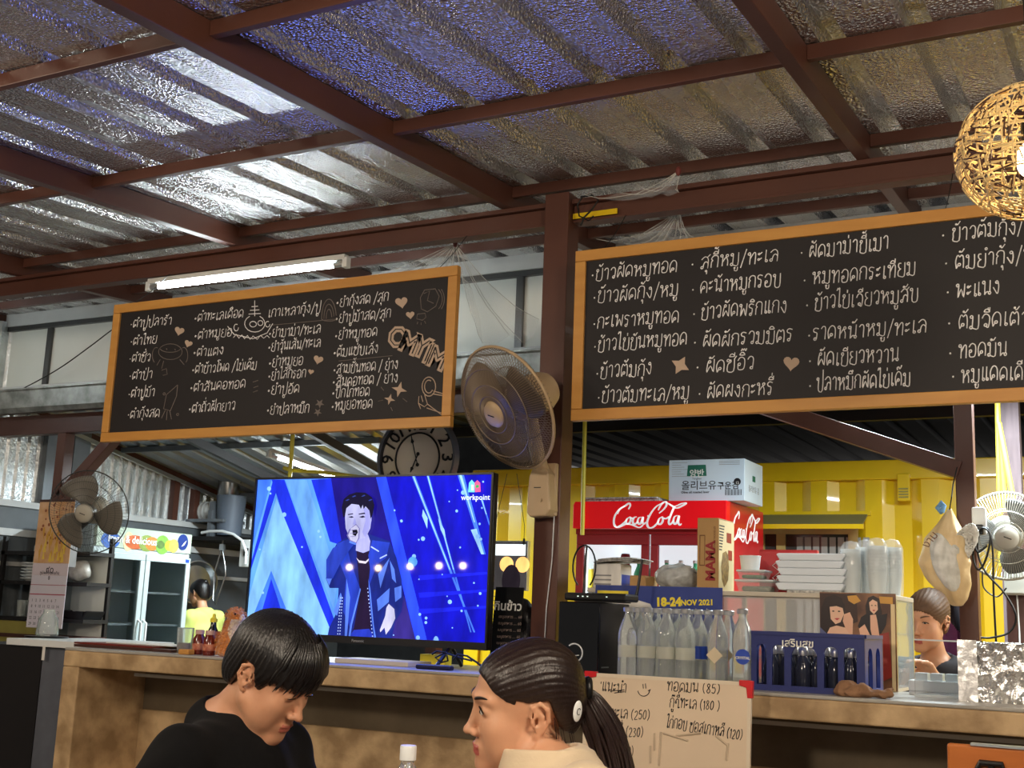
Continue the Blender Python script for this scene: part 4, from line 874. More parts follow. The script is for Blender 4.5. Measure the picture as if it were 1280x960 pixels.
def girl_hair(Q):
    th = np.arctan2(Q[:, 0], Q[:, 2]-.0)
    d = s_ell(Q, (0, .021, .047), (.0795, .102, .093))
    d = smin(d, s_ell(Q, (0, -.033, .058), (.0645, .054, .053)), .03)
    d = smin(d, s_ell(Q, (0, .07, -.0), (.06, .052, .06)), .03)
    ph = np.arctan2(Q[:, 0], Q[:, 2]-.01)                              # strands run back to the tie
    d = d-.0012*(np.sin(ph*52+3*np.sin(Q[:, 1]*25))*.6+np.sin(ph*97)*.4)
    y = Q[:, 1]; zfront = ip(y, [-.12, -.088, -.07, -.045, -.02, -.005, .008, .034, .045, .06, .09, .13], [.085, .08, .06, .045, .036, .033, .034, .034, .005, -.028, -.05, -.055])
    x = np.abs(Q[:, 0]); zfront = zfront-np.where(y < -.03, np.clip((x-.03)/.04, 0, 1)*.012, 0)
    d = smax(d, (zfront-Q[:, 2])*.85, .006)
    return smax(d, -s_ell(Q, (0, .02, .045), (.0715, .092, .084)), .004)
Hg = Vector((-1.8036, 2.2616, 1.1049)); Hw = Vector((-1.1099, 2.1836, 1.0838))
def work_hair(Q):
    d = s_ell(Q, (0, .022, .046), (.083, .106, .095)); d = smin(d, s_ell(Q, (0, -.035, .058), (.067, .056, .053)), .03); d = smin(d, s_ell(Q, (0, .07, -.02), (.062, .05, .07)), .03)
    ph = np.arctan2(Q[:, 0], Q[:, 2]-.01); d = d-.0014*(np.sin(ph*40+3*np.sin(Q[:, 1]*25))*.6+np.sin(ph*83)*.4); y = Q[:, 1]
    bot = ip(y, [-.12, -.09, -.072, -.05, -.03, -.012, .0, .03, .05, .09, .13], [.07, .062, .04, .014, -.0, -.012, .012, .012, -.03, -.07, -.075]); bot = bot+.004*np.sin(ph*30)
    return smax(smax(d, (bot-Q[:, 2])*.85, .006), -s_ell(Q, (0, .02, .045), (.0715, .092, .084)), .004)
def guy_extra(t, hw, R, c7, fw, up, sx):
    rnd = random.Random(11); mb = MB()
    for i in range(46):                                                # separate locks of the fringe
        a = -1.15+2.3*i/45+rnd.uniform(-.03, .03); x = .074*math.sin(a); y = -.03-.068*math.cos(a)
        e = rnd.uniform(.012, .036); pts = [(.089*math.sin(q)*math.sin(a), -.004-.108*math.sin(q)*math.cos(a), .052+.098*math.cos(q)) for q in (.55, .8, 1.05, 1.3)]; pts.append((pts[-1][0]*.99+rnd.uniform(-.004, .004), pts[-1][1]+.004, e+.022)); pts.append((pts[-1][0]*.98+rnd.uniform(-.004, .004), pts[-1][1]+.005, e))
        mb.tube([hw(p) for p in pts], [.0012, .0038, .0046, .0046, .0036, .0005], 6)
    mb.build('hair_fringe', M_hair, t, smooth=60)
YG = 2.27
guy, _, _ = person('young man in black tee with black fringe looking down', Hg, 1.6473, .5772, -.0776, 0., W(272, 890, 2.27), W(352, 935, 2.44), W(226, 948, 2.08),
    (-1.86, 2.5, .8), (-1.95, 1.99, .8), (-1.74, 2.38, .72), (-1.76, 2.12, .72), (-2.08, 2.27, .56), M_skin, M_lip, M_blackcloth, guy_hair, M_hair,
    knees=[(-1.65, 2.4, .52), (-1.65, 2.12, .52)], feet=[(-1.7, 2.42, 0.), (-1.7, 2.1, 0.)], trousers=M_denim, eye_open=(.25, .25), extra=guy_extra, sleeve=.75, neck=.053)
def girl_collar(P, d, c7, fw, up, sx):
    c = c7+fw*.03+up*.0; q = P-c.astype(np.float32)
    a = q @ sx.astype(np.float32); b = q @ fw.astype(np.float32); z = q @ up.astype(np.float32)
    r = np.sqrt((a/1.0)**2+(b/1.15)**2); ring = np.maximum(np.abs(r-(.078-z*.25))-.006, np.abs(z-.005)-.03)
    return smin(d, ring, .01)
def girl_extra(t, hw, R, c7, fw, up, sx):
    b = hw((0, .118, .03)); rnd = random.Random(4); mb = MB(); base = np.array(b)
    o = np.array(t.location)
    def wp(px, py, Y): return np.array(W(px, py, Y))-o
    cen = [base, wp(735, 872, 2.26), wp(752, 905, 2.24), wp(764, 940, 2.2), wp(772, 980, 2.16), wp(776, 1030, 2.12)]
    for i in range(90):
        a = rnd.uniform(0, 6.28); s = math.sqrt(rnd.random()); k = [.2, .75, 1.1, 1.15, 1.0, .6]; pts = []
        dx = np.array(_r)*math.cos(a)*.036*s; dy = np.array(_f)*math.sin(a)*.03*s
        for c, q in zip(cen, k): pts.append(c+(dx+dy)*q+np.array([rnd.uniform(-.002, .002) for _ in range(3)]))
        # smooth the strand
        sm = []
        for j in range(len(pts)-1):
            p0 = pts[max(0, j-1)]; p1, p2 = pts[j], pts[j+1]; p3 = pts[min(len(pts)-1, j+2)]
            for u in (0, .25, .5, .75): sm.append(.5*((2*p1)+(-p0+p2)*u+(2*p0-5*p1+4*p2-p3)*u*u+(-p0+3*p1-3*p2+p3)*u**3))
        sm.append(pts[-1]); n = len(sm); mb.tube(sm, [.0042*(1-.75*(j/n)**2) for j in range(n)], 6)
    mb.build('ponytail', M_hairb, t, smooth=60)
    MB().tube([base+np.array(_r)*.012+np.array(_u)*.018*math.cos(a)+np.array(_f)*.018*math.sin(a) for a in np.linspace(0, 6.28, 18)[:-1]], .0085, 8, closed=True).build('hair_tie', M_black, t, smooth=60)
    c = wp(722, 889, 2.13)
    mt = axis_matrix(c, -_f+_r*.6)
    mb = MB(); mb.lathe([(.001, .004), (.012, .0035), (.0165, .0), (.012, -.003), (.001, -.003)], mt @ Matrix.Diagonal((.6, 1.2, 1, 1)), 24); mb.build('hair_clip', M_wp, t, smooth=60)
    mb = MB(); mb.tube([mt @ Vector((.004*math.cos(a), .006*math.sin(a), .0045)) for a in np.linspace(.6, 5.4, 14)], .0007, 4); mb.build('clip_mark', M_black, t)
    w = MB()
    for pts in (                [(.066, .045, .0), (.066, .05, -.04), (.058, .055, -.08), (.052, .05, -.115)], [(.058, .06, -.01), (.058, .066, -.05), (.05, .07, -.09)], [(.05, .075, -.02), (.05, .082, -.06), (.046, .084, -.1), (.05, .09, -.13)], [(.05, .08, -.02), (.046, .09, -.07), (.05, .1, -.12)], [(.064, .03, -.03), (.062, .03, -.06), (.05, .02, -.1)]):
        P = [np.array(hw(p)) for p in pts]
        for k in range(1 if pts[0][2] > .08 else 3):
            j = np.array([rnd.uniform(-.003, .003) for _ in range(3)]); w.tube([p+j*(i+1)*.7 for i, p in enumerate(P)], [.0006]*(len(P)-1)+[.0003], 4)
    w.build('loose_hair', M_hairb, t, smooth=60)
girl, _, _ = person('young woman in cream shirt with brown ponytail seated facing the man', Hw+Vector((-.004, 0, 0)), -.9, .11, .2, 1., W(706, 962, 2.17), W(735, 1005, 2.03), W(690, 990, 2.36),
    (-1.05, 1.88, .85), (-1.1, 2.42, .85), (-1.1, 2.14, .86), (-1.14, 2.28, .86), (-.95, 2.15, .54), M_skinf, M_lipf, M_cream_cloth, girl_hair, M_hairb,
    knees=[(-1.32, 2.06, .52), (-1.32, 2.26, .52)], feet=[(-1.27, 2.06, 0.), (-1.27, 2.26, 0.)], trousers=M_denim, eye_open=(1.7, 1.7), extra=girl_extra, sleeve=1.7, neck=.046, collar=girl_collar)
# ------------------------------------------------------------------ things on the serving counter
M_glass = mat('clear_glass', (.95, .98, .97), .03, trans=1., ior=1.25)
M_water = mat('clear_bottle', (.93, .97, .95), .08, trans=.84, ior=1.18, coat=.5)
M_acr = mat('clear_acrylic', (.95, .97, .97), .05, trans=1., ior=1.05)
M_film = mat('clear_film', (.92, .95, .96), .12, alpha=.22)
M_cloudy = mat('cloudy_plastic', srgb(222, 230, 232), .3, alpha=.72)
M_paper = mat('paper', srgb(226, 224, 218), .7)
M_news = mat('newsprint', srgb(206, 204, 198), .8, noise=.9, nscale=60, ndark=srgb(110, 110, 110))
M_kraft = mat('kraft_card', srgb(176, 138, 88), .75, noise=.2)
M_red = mat('red_enamel', srgb(206, 22, 30), .3, coat=.3)
M_redd = mat('dark_red_enamel', srgb(140, 24, 30), .4)
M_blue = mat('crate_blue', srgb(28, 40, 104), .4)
M_lblue = mat('label_blue', srgb(36, 70, 170), .4)
M_lwhite = mat('label_white', srgb(232, 232, 226), .5)
M_foilk = foil('kitchen_foil', (.9, .9, .88), .2, 17, 1., .9)
M_silver = mat('silver_cap', srgb(206, 206, 206), .3, .85)
M_ink = mat('black_ink', srgb(26, 24, 30), .6)
M_poster = mat('poster_blue', srgb(44, 62, 138), .4)
M_yellow = mat('yellow_print', srgb(244, 222, 60), .5)
def at(px, py, Y): return W(px, py, Y)
def xk(px, Y): return W(px, 850, Y).x
# computer tower and router
x0, x1 = xk(696, 4.3), xk(747, 4.3)
zt_ = W(720, 752, 4.3).z
t = thing('computer_tower', 'black glossy computer tower with white ring below the router', 'computer', ((x0+x1)/2, 4.3, ZK))
w = (x1-x0)/2; h = zt_-ZK
MB().box(-w, w, .012, .3, .006, h).build('case', M_black, t, bevel=.004)
MB().box(-w, w, .0, .0115, .006, h).build('front_panel', M_gloss, t, bevel=.004)
c = at(718, 816, 4.3)
rx, rz_ = c.x-(x0+x1)/2, c.z-ZK
MB().tube([(rx+.034*math.cos(a), -.001, rz_+.034*math.sin(a)) for a in np.linspace(-2.6, 2.3, 30)], .003, 6).build('ring_mark', M_wp, t)
MB().tube([(rx-.022, -.001, rz_-.012), (rx-.008, -.001, rz_-.006), (rx+.004, -.001, rz_-.01), (rx+.02, -.001, rz_-.008)], .0018, 5).build('ring_mark', M_wp, t)
for yy in (.05, .24):
    for s in (-1, 1): MB().box(s*w*.7-.015, s*w*.7+.015, yy-.015, yy+.015, 0, .0058).build('case_foot', M_black, t)
MB().box(w+.0005, w+.001, .03, .1, .035, .04).build('maker_mark', M_alu, t)
t = thing('router', 'black wireless router with two upright antennas on the computer tower', 'router', ((x0+x1)/2+.06, 4.38, zt_+.001))
MB().box(-.13, .13, -.07, .06, .004, .034).build('router_body', M_black, t, bevel=.008)
MB().box(-.09, .1, -.06, .05, 0, .0038).build('router_base', M_black, t)
for k, x in enumerate((-.07, -.05, -.03, .05)): MB().box(x-.003, x+.003, -.0712, -.0702, .018, .022).build('status_light', mat('status_light', (.6, .8, .7), .4, emit=(.7, .9, .8), es=.8), t)
MB().tube([(.12, .05, .02), (.128, .055, .07), (.14, .06, .17)], [.007, .006, .005], 8).build('antenna', M_black, t, smooth=50)
MB().tube([(-.1, .05, .02), (-.1, .055, .1), (-.098, .06, .22)], [.007, .006, .005], 8).build('antenna', M_black, t, smooth=50)
pts = [(-.1+.05*math.sin(a)-.02, .09, .14+.085*math.cos(a)) for a in np.linspace(-2.6, 2.6, 20)]
o = MB().tube([Vector(p)+t.location for p in pts], .0035, 6).build('cable_loop', M_wire, smooth=60); tag(o, 'black cable looped up behind the router', 'cable')
# water bottles
def bottle_profile(h, r, neck=.013):
    return [(.001, .0), (r*.86, .0), (r*.97, .006), (r, .014), (r, h*.3), (r*.965, h*.32), (r*.965, h*.5), (r, h*.52), (r, h*.6), (r*.95, h*.68), (r*.72, h*.79), (r*.45, h*.87), (neck, h*.92), (neck, h*.985)]
def glass_bottle(label, group=None, h=.262, r=.037, lab=None, cap=M_silver, fill_=True):
    t = thing('water_bottle', label, 'bottle', (0, 0, 0), group=group)
    MB().lathe(bottle_profile(h, r), n=24).build('bottle_body', M_water, t, smooth=50)
    MB().lathe([(.0145, h*.945), (.0185, h*.947), (.0195, h*1.0), (.015, h*1.012), (.001, h*1.014)], n=18).build('bottle_cap', cap, t, smooth=30)
    if lab:
        MB().lathe([(r*.972, h*.33), (r*.974, h*.33), (r*.974, h*.49), (r*.972, h*.49)], n=24, caps=False).build('label_band', lab, t, smooth=60)
    return t
M_frost = mat('frosted_label', srgb(206, 206, 190), .5, alpha=.55)
M_frostb = mat('frosted_neck', srgb(190, 198, 190), .4, alpha=.5)
gA = 'row of capped water bottles on the counter'
b0 = glass_bottle('full clear water bottle with silver cap beside the computer tower', gA, lab=M_frost)
bl_ = M_lblue
pos = []
for k, px in enumerate((784, 808, 832, 856)):
    pos.append((px, 4.2, None))
for k, px in enumerate((796, 820, 845)): pos.append((px, 4.295, None))
for k, px in enumerate((789, 813, 837, 861, 885)): pos.append((px, 4.385, None))
first = True
names = {0: 'leftmost water bottle of the front row next to the computer tower', 1: 'second water bottle of the front row from the computer tower', 2: 'third water bottle of the front row from the computer tower', 3: 'fourth water bottle of the front row from the computer tower'}
for i, (px, Y, _) in enumerate(pos):
    if i < 4: lb = names[i]
    elif i < 7: lb = '%s water bottle of the middle row behind the front bottles' % ('leftmost', 'second', 'third', 'fourth', 'fifth')[i-4]
    else: lb = '%s water bottle of the back row below the blue banner' % ('leftmost', 'second', 'third', 'fourth', 'fifth')[i-7]
    if i == 0: b0.location = (xk(px, Y), Y, ZK); b0['label'] = lb
    else: dup(b0, (xk(px, Y), Y, ZK), label=lb)
t = glass_bottle('water bottle with blue printed band at the right end of the row', gA, lab=M_frost); t.location = (xk(872, 4.29), 4.29, ZK)
MB().lathe([(.0365, .09), (.0367, .09), (.0367, .135), (.0365, .135)], T(0, 0, 0), 24, caps=False).build('blue_label', M_lblue, t, smooth=60)
t2 = glass_bottle('water bottle with pale diamond label left of the blue label bottle', gA); t2.location = (xk(897, 4.2), 4.2, ZK)
q = [(.0365*math.sin(a), -.0365*math.cos(a), z) for a, z in ((-.55, .108), (.0, .135), (.55, .108), (0, .082))]
MB().prism([(-.03, .108), (0, .137), (.03, .108), (0, .08)], .0362, .0372, T(0, 0, 0) @ FRONT).build('diamond_label', mat('pale_label', srgb(206, 190, 160), .6), t2)
dup(t2, (xk(911, 4.3), 4.3, ZK), label='water bottle standing behind the diamond label bottle')
t3 = glass_bottle('clear water bottle with round blue label beside the blue crate', None, h=.268, r=.036); t3.location = (xk(928, 4.19), 4.19, ZK)
MB().prism([(.026*math.cos(a), .026*math.sin(a)+.108) for a in np.linspace(0, 6.283, 25)[:-1]], .0355, .0372, T(.012, 0, 0) @ FRONT @ T(0, 0, 0)).build('round_label', M_lblue, t3)
text('label_text', 'CRYSTAL', .0125, M_lwhite, t3, T(.012, -.0378, .104) @ FRONT, .0002, .0003, 'CENTER')
# drinks crate of blue plastic with bottles in it
YK = 4.17
xa, xb = W(939, 820, YK).x, W(1081, 825, YK).x
zc_ = W(1010, 791, YK).z-ZK
t = thing('drinks_crate', 'dark blue plastic drinks crate holding empty glass bottles', 'crate', ((xa+xb)/2, YK, ZK)); w = (xb-xa)/2; dp = .3
def crate_side(mb, L_, n, M, wins):
    """wall with arched hand-hold windows: local x along, z up"""
    top, bot = zc_, 0.0
    mb.box(-L_, L_, 0, .012, zc_*.78, zc_, M).box(-L_, L_, 0, .012, 0, .02, M).box(-L_, L_, -.004, .016, zc_-.012, zc_, M)
    xs = [-L_]+[v for a, b in wins for v in (a*L_, b*L_)]+[L_]
    for i in range(0, len(xs), 2): mb.box(xs[i], xs[i+1], 0, .0118, .02, zc_*.78, M)
    for a, b in wins:
        xm = (a+b)/2*L_; r = (b-a)/2*L_
        for s in (-1, 1):
            mb.prism([(xm+s*r, zc_*.78), (xm+s*r, zc_*.78-r*.8)]+[(xm+s*r*math.cos(q), zc_*.78-r*.8+r*.8*math.sin(q)) for q in np.linspace(.15, 1.57, 6)], 0, .0117, M @ Matrix(((1, 0, 0, 0), (0, 0, 1, 0), (0, 1, 0, 0), (0, 0, 0, 1))))
wins = [(-.9, -.72), (-.62, -.4), (-.28, .18), (.3, .54), (.64, .86)]
mb = MB(); crate_side(mb, w, 5, T(0, 0, 0), wins); mb.build('crate_front', M_blue, t, bevel=.002)
mb = MB(); crate_side(mb, w, 5, T(0, dp-.012, 0), wins); mb.build('crate_back', M_blue, t)
for nm, x in (('crate_end', w-.012), ('crate_end', -w)):
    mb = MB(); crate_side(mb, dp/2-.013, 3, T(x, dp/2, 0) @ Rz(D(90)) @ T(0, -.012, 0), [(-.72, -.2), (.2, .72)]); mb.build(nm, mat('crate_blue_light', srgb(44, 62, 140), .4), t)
MB().box(-w+.012, w-.012, .012, dp-.012, .004, .016).build('crate_floor', M_blue, t)
text('crate_text', 'เสริมสุข', .036, M_lwhite, t, T(-.03, -.0048, zc_*.81) @ FRONT, .0003, .0006, 'CENTER')
rnd = random.Random(2)
M_brownglass = mat('dark_bottle_glass', srgb(40, 44, 60), .12, coat=.3)
proto = None
for i in range(6):
    for j in range(3):
        x = (xa+xb)/2-w+.055+i*(2*w-.11)/5; y = YK+.06+j*.088
        if proto is None:
            proto = thing('empty_bottle', 'x', 'bottle', (x, y, ZK+.017), group='empty bottles in the blue crate')
            MB().lathe([(.001, 0), (.026, 0), (.029, .005), (.029, .06), (.024, .08), (.013, .104), (.0115, .114)], n=16).build('bottle_body', M_brownglass, proto, smooth=50)
            MB().lathe([(.0135, .104), (.017, .104), (.0185, .118), (.016, .13), (.0115, .134)], n=16).build('bottle_lip', M_silver, proto, smooth=50); o = proto
        else: o = dup(proto, (x, y, ZK+.017))
        o['label'] = '%s empty bottle in the %s row of the blue crate' % (('leftmost', 'second', 'third', 'fourth', 'fifth', 'rightmost')[i], ('front', 'middle', 'back')[j])
# glass display case with a pin-up poster
YD = 4.62; xd0, xd1 = W(735, 735, YD).x, W(1120, 745, YD).x; zd = W(1000, 741, YD).z; dd = .36
t = thing('display_case', 'long clear display case carrying tubs and boxes along the counter', 'display case', ((xd0+xd1)/2, YD, ZK)); w = (xd1-xd0)/2; hD = zd-ZK
MB().box(-w, w, -.01, dd, hD-.018, hD).build('top_board', mat('pale_board', srgb(196, 186, 168), .5), t, bevel=.003)
MB().box(-w, w, 0, dd, 0, .012).build('base_board', mat('pale_board', srgb(196, 186, 168), .5), t)
for x in (-w+.01, -.06, w-.01):
    for y in (.008, dd-.01): MB().box(x-.009, x+.009, y-.008, y+.008, .012, hD-.018).build('corner_post', M_alu, t)
for xa_, xb_ in ((-w+.02, -.07), (-.05, w-.02)): MB().box(xa_, xb_, .004, .008, .012, hD-.018).build('front_glass', mat('scuffed_acrylic', srgb(214, 216, 214), .2, alpha=.42, coat=.4), t)
MB().box(w-.005, w-.001, .02, dd-.02, .012, hD-.018).build('side_glass', mat('bluish_acrylic', srgb(176, 196, 204), .15, alpha=.5, coat=.4), t)
MB().box(-.3, w-.03, .1, .3, .09, .098).build('inner_shelf', M_cloudy, t)
for i, (px, col_) in enumerate(((932, (206, 60, 60)), (973, (216, 120, 110)), (1012, (190, 70, 66)))):
    b = thing('food_tub', '%s red tub of food inside the display case above the crate' % ('left', 'middle', 'right')[i], 'tub', (xk(px, 4.82), 4.82, ZK+.0985), group='red tubs in the display case')
    MB().lathe([(.001, 0), (.05, 0), (.06, .06), (.001, .06)], n=20).build('tub_body', mat('tub_pink', srgb(200, 120, 112), .4), b, smooth=50)
    MB().lathe([(.062, .058), (.064, .058), (.064, .072), (.001, .074)], n=20).build('tub_lid', M_red, b, smooth=50)
# poster of two women fixed to the right half of the case
xp0, xp1 = W(1025, 745, YD-.012).x, W(1120, 750, YD-.012).x; zp0, zp1 = ZK+.005, W(1070, 737, YD-.012).z-.012
po = thing('poster', 'poster of two dark haired women fixed to the display case', 'poster', (xp0, YD-.016, ZK))
MB().box(0, xp1-xp0, 0, .004, .004, zp1-ZK).build('poster_sheet', mat('poster_brown', srgb(150, 104, 70), .35, noise=.9, nscale=9, ndark=srgb(70, 40, 30)), po)
ps = (xp1-xp0)/337.
pz = (zp1-ZK)
def pp(x, y): return ((x-375)*ps, pz-(y-345)*ps*1.02)
POL = {}
lay = [0]
def pply(pts, rgb, nm):
    lay[0] -= .00012; q = [pp(*p) for p in pts]
    POL.setdefault(nm, [MB(), mat('poster_'+nm, srgb(*rgb), .35)])[0].add([(x, lay[0]-.0005, z) for x, z in q], [tuple(range(len(q)))])
pply([(376, 350), (540, 350), (545, 470), (376, 540)], (58, 34, 26), 'shade')
pply([(376, 540), (380, 420), (400, 370), (440, 355), (475, 370), (490, 420), (480, 470), (440, 520), (400, 545)], (40, 24, 22), 'hair')
pply([(420, 410), (440, 395), (475, 398), (484, 440), (468, 475), (445, 484), (424, 462)], (236, 190, 160), 'face')
pply([(415, 410), (425, 385), (460, 378), (488, 395), (486, 415), (450, 405)], (40, 24, 22), 'hair')
pply([(400, 540), (420, 500), (450, 490), (500, 500), (525, 545), (525, 560), (400, 560)], (230, 184, 152), 'face')
pply([(484, 440), (510, 430), (524, 460), (520, 540), (490, 500), (478, 470)], (232, 180, 150), 'arm')
pply([(376, 500), (410, 530), (410, 560), (376, 560)], (90, 96, 140), 'denim')
for x in (436, 462): pply([(x-7, 428), (x, 424), (x+7, 428), (x, 431)], (30, 16, 16), 'dark')
pply([(440, 460), (452, 457), (466, 458), (453, 467)], (200, 70, 76), 'lips')
pply([(585, 470), (580, 400), (592, 365), (615, 355), (640, 368), (650, 420), (655, 480), (600, 480)], (28, 18, 20), 'hair')
pply([(596, 385), (612, 372), (632, 382), (634, 415), (616, 436), (600, 420)], (238, 196, 168), 'face')
pply([(545, 490), (560, 450), (590, 430), (640, 440), (675, 430), (668, 480), (640, 530), (575, 535)], (30, 24, 28), 'top')
pply([(600, 440), (625, 436), (630, 460), (640, 540), (610, 545), (600, 500)], (232, 184, 154), 'arm')
pply([(550, 500), (575, 480), (600, 530), (640, 540), (640, 562), (560, 562)], (228, 178, 148), 'arm')
for x in (608, 624): pply([(x-5, 398), (x, 395), (x+5, 398), (x, 400)], (30, 16, 16), 'dark')
pply([(610, 418), (616, 416), (624, 418), (616, 423)], (200, 70, 76), 'lips')
pply([(500, 360), (540, 355), (560, 380), (530, 395), (505, 380)], (206, 150, 60), 'gold')
pply([(640, 358), (700, 360), (700, 390), (645, 388)], (190, 130, 60), 'gold')
pply([(690, 390), (708, 390), (706, 760), (690, 760)], (226, 200, 150), 'edge')
pply([(640, 520), (680, 510), (690, 700), (650, 720)], (150, 50, 40), 'redbrown')
for nm, (mb, m) in POL.items(): mb.build('poster_picture', m, po)
# rag
def rag(P):
    d = s_ell(P, (-.03, 0, .014), (.065, .05, .022)); d = smin(d, s_ell(P, (-.05, .0, .034), (.032, .03, .018)), .012); d = smin(d, s_ell(P, (.0, -.02, .03), (.03, .02, .016), npR(Rz(.6))), .008); d = smin(d, s_ell(P, (.06, -.01, .014), (.04, .026, .014)), .012)
    d = smin(d, s_cap(P, (.07, -.02, .012), (.09, .0, .03), .01, .008), .01)
    d = d+.006*np.abs(np.sin(P[:, 0]*75+2.5*np.sin(P[:, 1]*60)+P[:, 2]*40))-.003; return smax(d, -P[:, 2], .003)
o = net_obj('cleaning_rag', rag, (-.13, -.09, -.01), (.13, .09, .08), .004, mat('brown_rag', srgb(150, 112, 82), .9, noise=.4, nscale=40, bump=.2, bscale=150)); o.location = (xk(1079, 4.13), 4.12, ZK)
tag(o, 'crumpled brown rag on the counter edge below the poster', 'rag')
# foil covered box and clear sneeze guard
YF = 4.28
xa, xb = W(1199, 830, YF).x, W(1330, 840, YF).x; zF = W(1215, 803, YF).z-ZK
_cr = random.Random(12)
def crumple(u, v, s): return .002*math.sin(u*9+s)*math.sin(v*7+2*s)+_cr.uniform(-.0035, .0035)
t = thing('foil_box', 'low tray box wrapped in crumpled kitchen foil at counter end', 'foil box', ((xa+xb)/2, YF, ZK)); w = (xb-xa)/2
mb = MB()
mb.grid(lambda u, v: (-w+2*w*u, crumple(u*5, v*2, 1), zF*v), 60, 14); mb.grid(lambda u, v: (-w+2*w*u, .3*v, zF+crumple(u*5, v*3, 4)), 60, 20)
mb.grid(lambda u, v: (w+crumple(u*3, v*2, 2), .3*u, zF*v), 20, 14); mb.grid(lambda u, v: (-w+crumple(u*3, v*2, 3), .3*u, zF*v), 20, 14)
mb.grid(lambda u, v: (-w+2*w*u, .3+crumple(u*3, v*2, 3), zF*v), 20, 8)
mb.build('foil_wrap', M_foilk, t, smooth=40)
mb = MB(); mb.grid(lambda u, v: (-w+.06*u-.004, -.006-crumple(u, v*4, 7), zF*1.04*v), 6, 14); o = mb.build('foil_edge', mat('bright_foil', (.95, .95, .95), .35, .7, bump=.4, bscale=40), t, smooth=40)
xg0 = W(1143, 830, 4.42).x
t = thing('sneeze_guard', 'clear acrylic guard between display case and foil box', 'acrylic guard', (xg0, 4.42, ZK)); wg = W(1203, 830, 4.42).x-xg0
MB().box(0, wg, 0, .005, .0, W(1170, 800, 4.42).z-ZK).build('guard_sheet', M_acr, t)
MB().box(0, wg, -.012, .016, 0, .008).build('guard_foot', M_cloudy, t)
MB().box(0, wg, -.001, .006, W(1170, 800, 4.42).z-ZK-.004, W(1170, 800, 4.42).z-ZK+.001).build('guard_edge', M_cloudy, t)
t = thing('knife_tray', 'white plastic tray behind the clear acrylic guard', 'tray', (xk(1172, 4.56), 4.56, ZK))
MB().box(-.09, .09, -.05, .05, 0, .012).box(-.09, .09, -.05, -.044, .012, .05).box(-.09, .09, .044, .05, .012, .05).box(-.09, -.084, -.044, .044, .012, .05).box(.084, .09, -.044, .044, .012, .05).build('tray_body', M_wp, t, bevel=.003)
for i in range(3): MB().box(-.07+.05*i, -.03+.05*i, -.03, .03, .0125, .075).build('tray_divider', M_cloudy, t)
# whiteboard with red corners standing against the counter
YWb = 3.86
a = W(727, 842, YWb); b = W(935, 851, YWb); xw0, xw1 = a.x, b.x; zt_ = (a.z+b.z)/2
t = thing('whiteboard', 'small whiteboard with red corners and handwritten specials before the counter', 'whiteboard', ((xw0+xw1)/2, YWb, zt_-.62), rot=(D(-3.5), 0, 0)); w = (xw1-xw0)/2; H_ = .62
MB().box(-w+.006, w-.006, 0, .008, .006, H_-.006).build('board_sheet', mat('whiteboard_sheet', srgb(226, 204, 176), .3, noise=.12, nscale=3), t)
for bx in ((-w, w, H_-.012, H_), (-w, w, 0, .012)): MB().box(bx[0], bx[1], -.002, .012, bx[2], bx[3]).build('board_rail', mat('cream_rail', srgb(224, 208, 184), .4), t)
for s in (-1, 1): MB().box(min(s*w, s*(w-.012)), max(s*w, s*(w-.012)), -.0018, .0118, .012, H_-.012).build('board_stile', mat('cream_rail', srgb(224, 208, 184), .4), t)
for s in (-1, 1):
    for z in (H_, 0):
        q = 1 if z else -1
        MB().prism([(s*w+s*.005, z+q*.005), (s*(w-.04), z+q*.005), (s*(w-.04), z-q*.012), (s*(w-.016), z-q*.018), (s*(w-.012), z-q*.05), (s*w+s*.005, z-q*.05)], -.014, .005, FRONT).build('red_corner', M_red, t, bevel=.002)
def wloc(cx, cy): p = W(560+cx/3.2, 770+cy/3.2, YWb); return p.x-t.location.x, p.z-(zt_-.62)
WB = []
for s, xa_, xb_, y, sl in (("'แนะนำ", 590, 700, 300, 0), ('ทอดมัน (85)', 860, 1075, 300, .02), ('กู๊ฉี่ทะเล (180 )', 872, 1075, 365, .0), ('ไก่กอบ ซอสเกาหลี (120)', 860, 1168, 445, -.08), ('ทะเล (250)', 640, 795, 408, .02), ('ผัดฉี่ (230)', 630, 770, 478, .03), ('ยำ (150)', 640, 732, 555, .03)):
    p = wloc(xa_, y); q = wloc(xb_, y)
    handwrite('pen_text', s, M_ink, t, T(p[0], -.0008, p[1]) @ FRONT @ Rz(sl), q[0]-p[0], .03, .0013, y)
bpy.context.view_layer.update()
for o, w_ in WB: o.scale.x = w_/max(.01, o.dimensions.x)
def pstroke(paths, r=.0013, m=M_ink):
    mb = MB()
    for p in paths: mb.tube([(wloc(a, b)[0], -.0012, wloc(a, b)[1]) for a, b in p], r, 4)
    return mb.build('pen_drawing', m, t)
pstroke([[(764, 272), (766, 290)], [(774, 270), (776, 290)], arc(768, 295, 24, 26, 0, 170), [(785, 300), (795, 294)]]); pstroke([[(640, 300), (690, 296)], [(650, 308), (690, 303)]])
M_smear = mat('pen_smear', srgb(208, 188, 162), .5)
pstroke([[(800, 520), (800, 590)], [(815, 470), (815, 540)], [(840, 465), (835, 600)], [(900, 480), (1000, 470)], [(850, 470), (950, 500)], [(1060, 480), (1110, 520)], [(1110, 510), (1105, 580)]], .004, M_smear)
struct(MB().box(0, .001, 0, .001, 0, .001).build('trim_25', M_dark)); bpy.data.objects.remove(bpy.data.objects['trim_25'])
tr = thing('board_stand', 'low dark stool carrying the whiteboard before the counter', 'stool', ((xw0+xw1)/2, YWb+.0, 0)); hs = zt_-.63
MB().box(-.36, .36, -.09, .12, hs-.03, hs).build('stool_top', M_brownd, tr, bevel=.004)
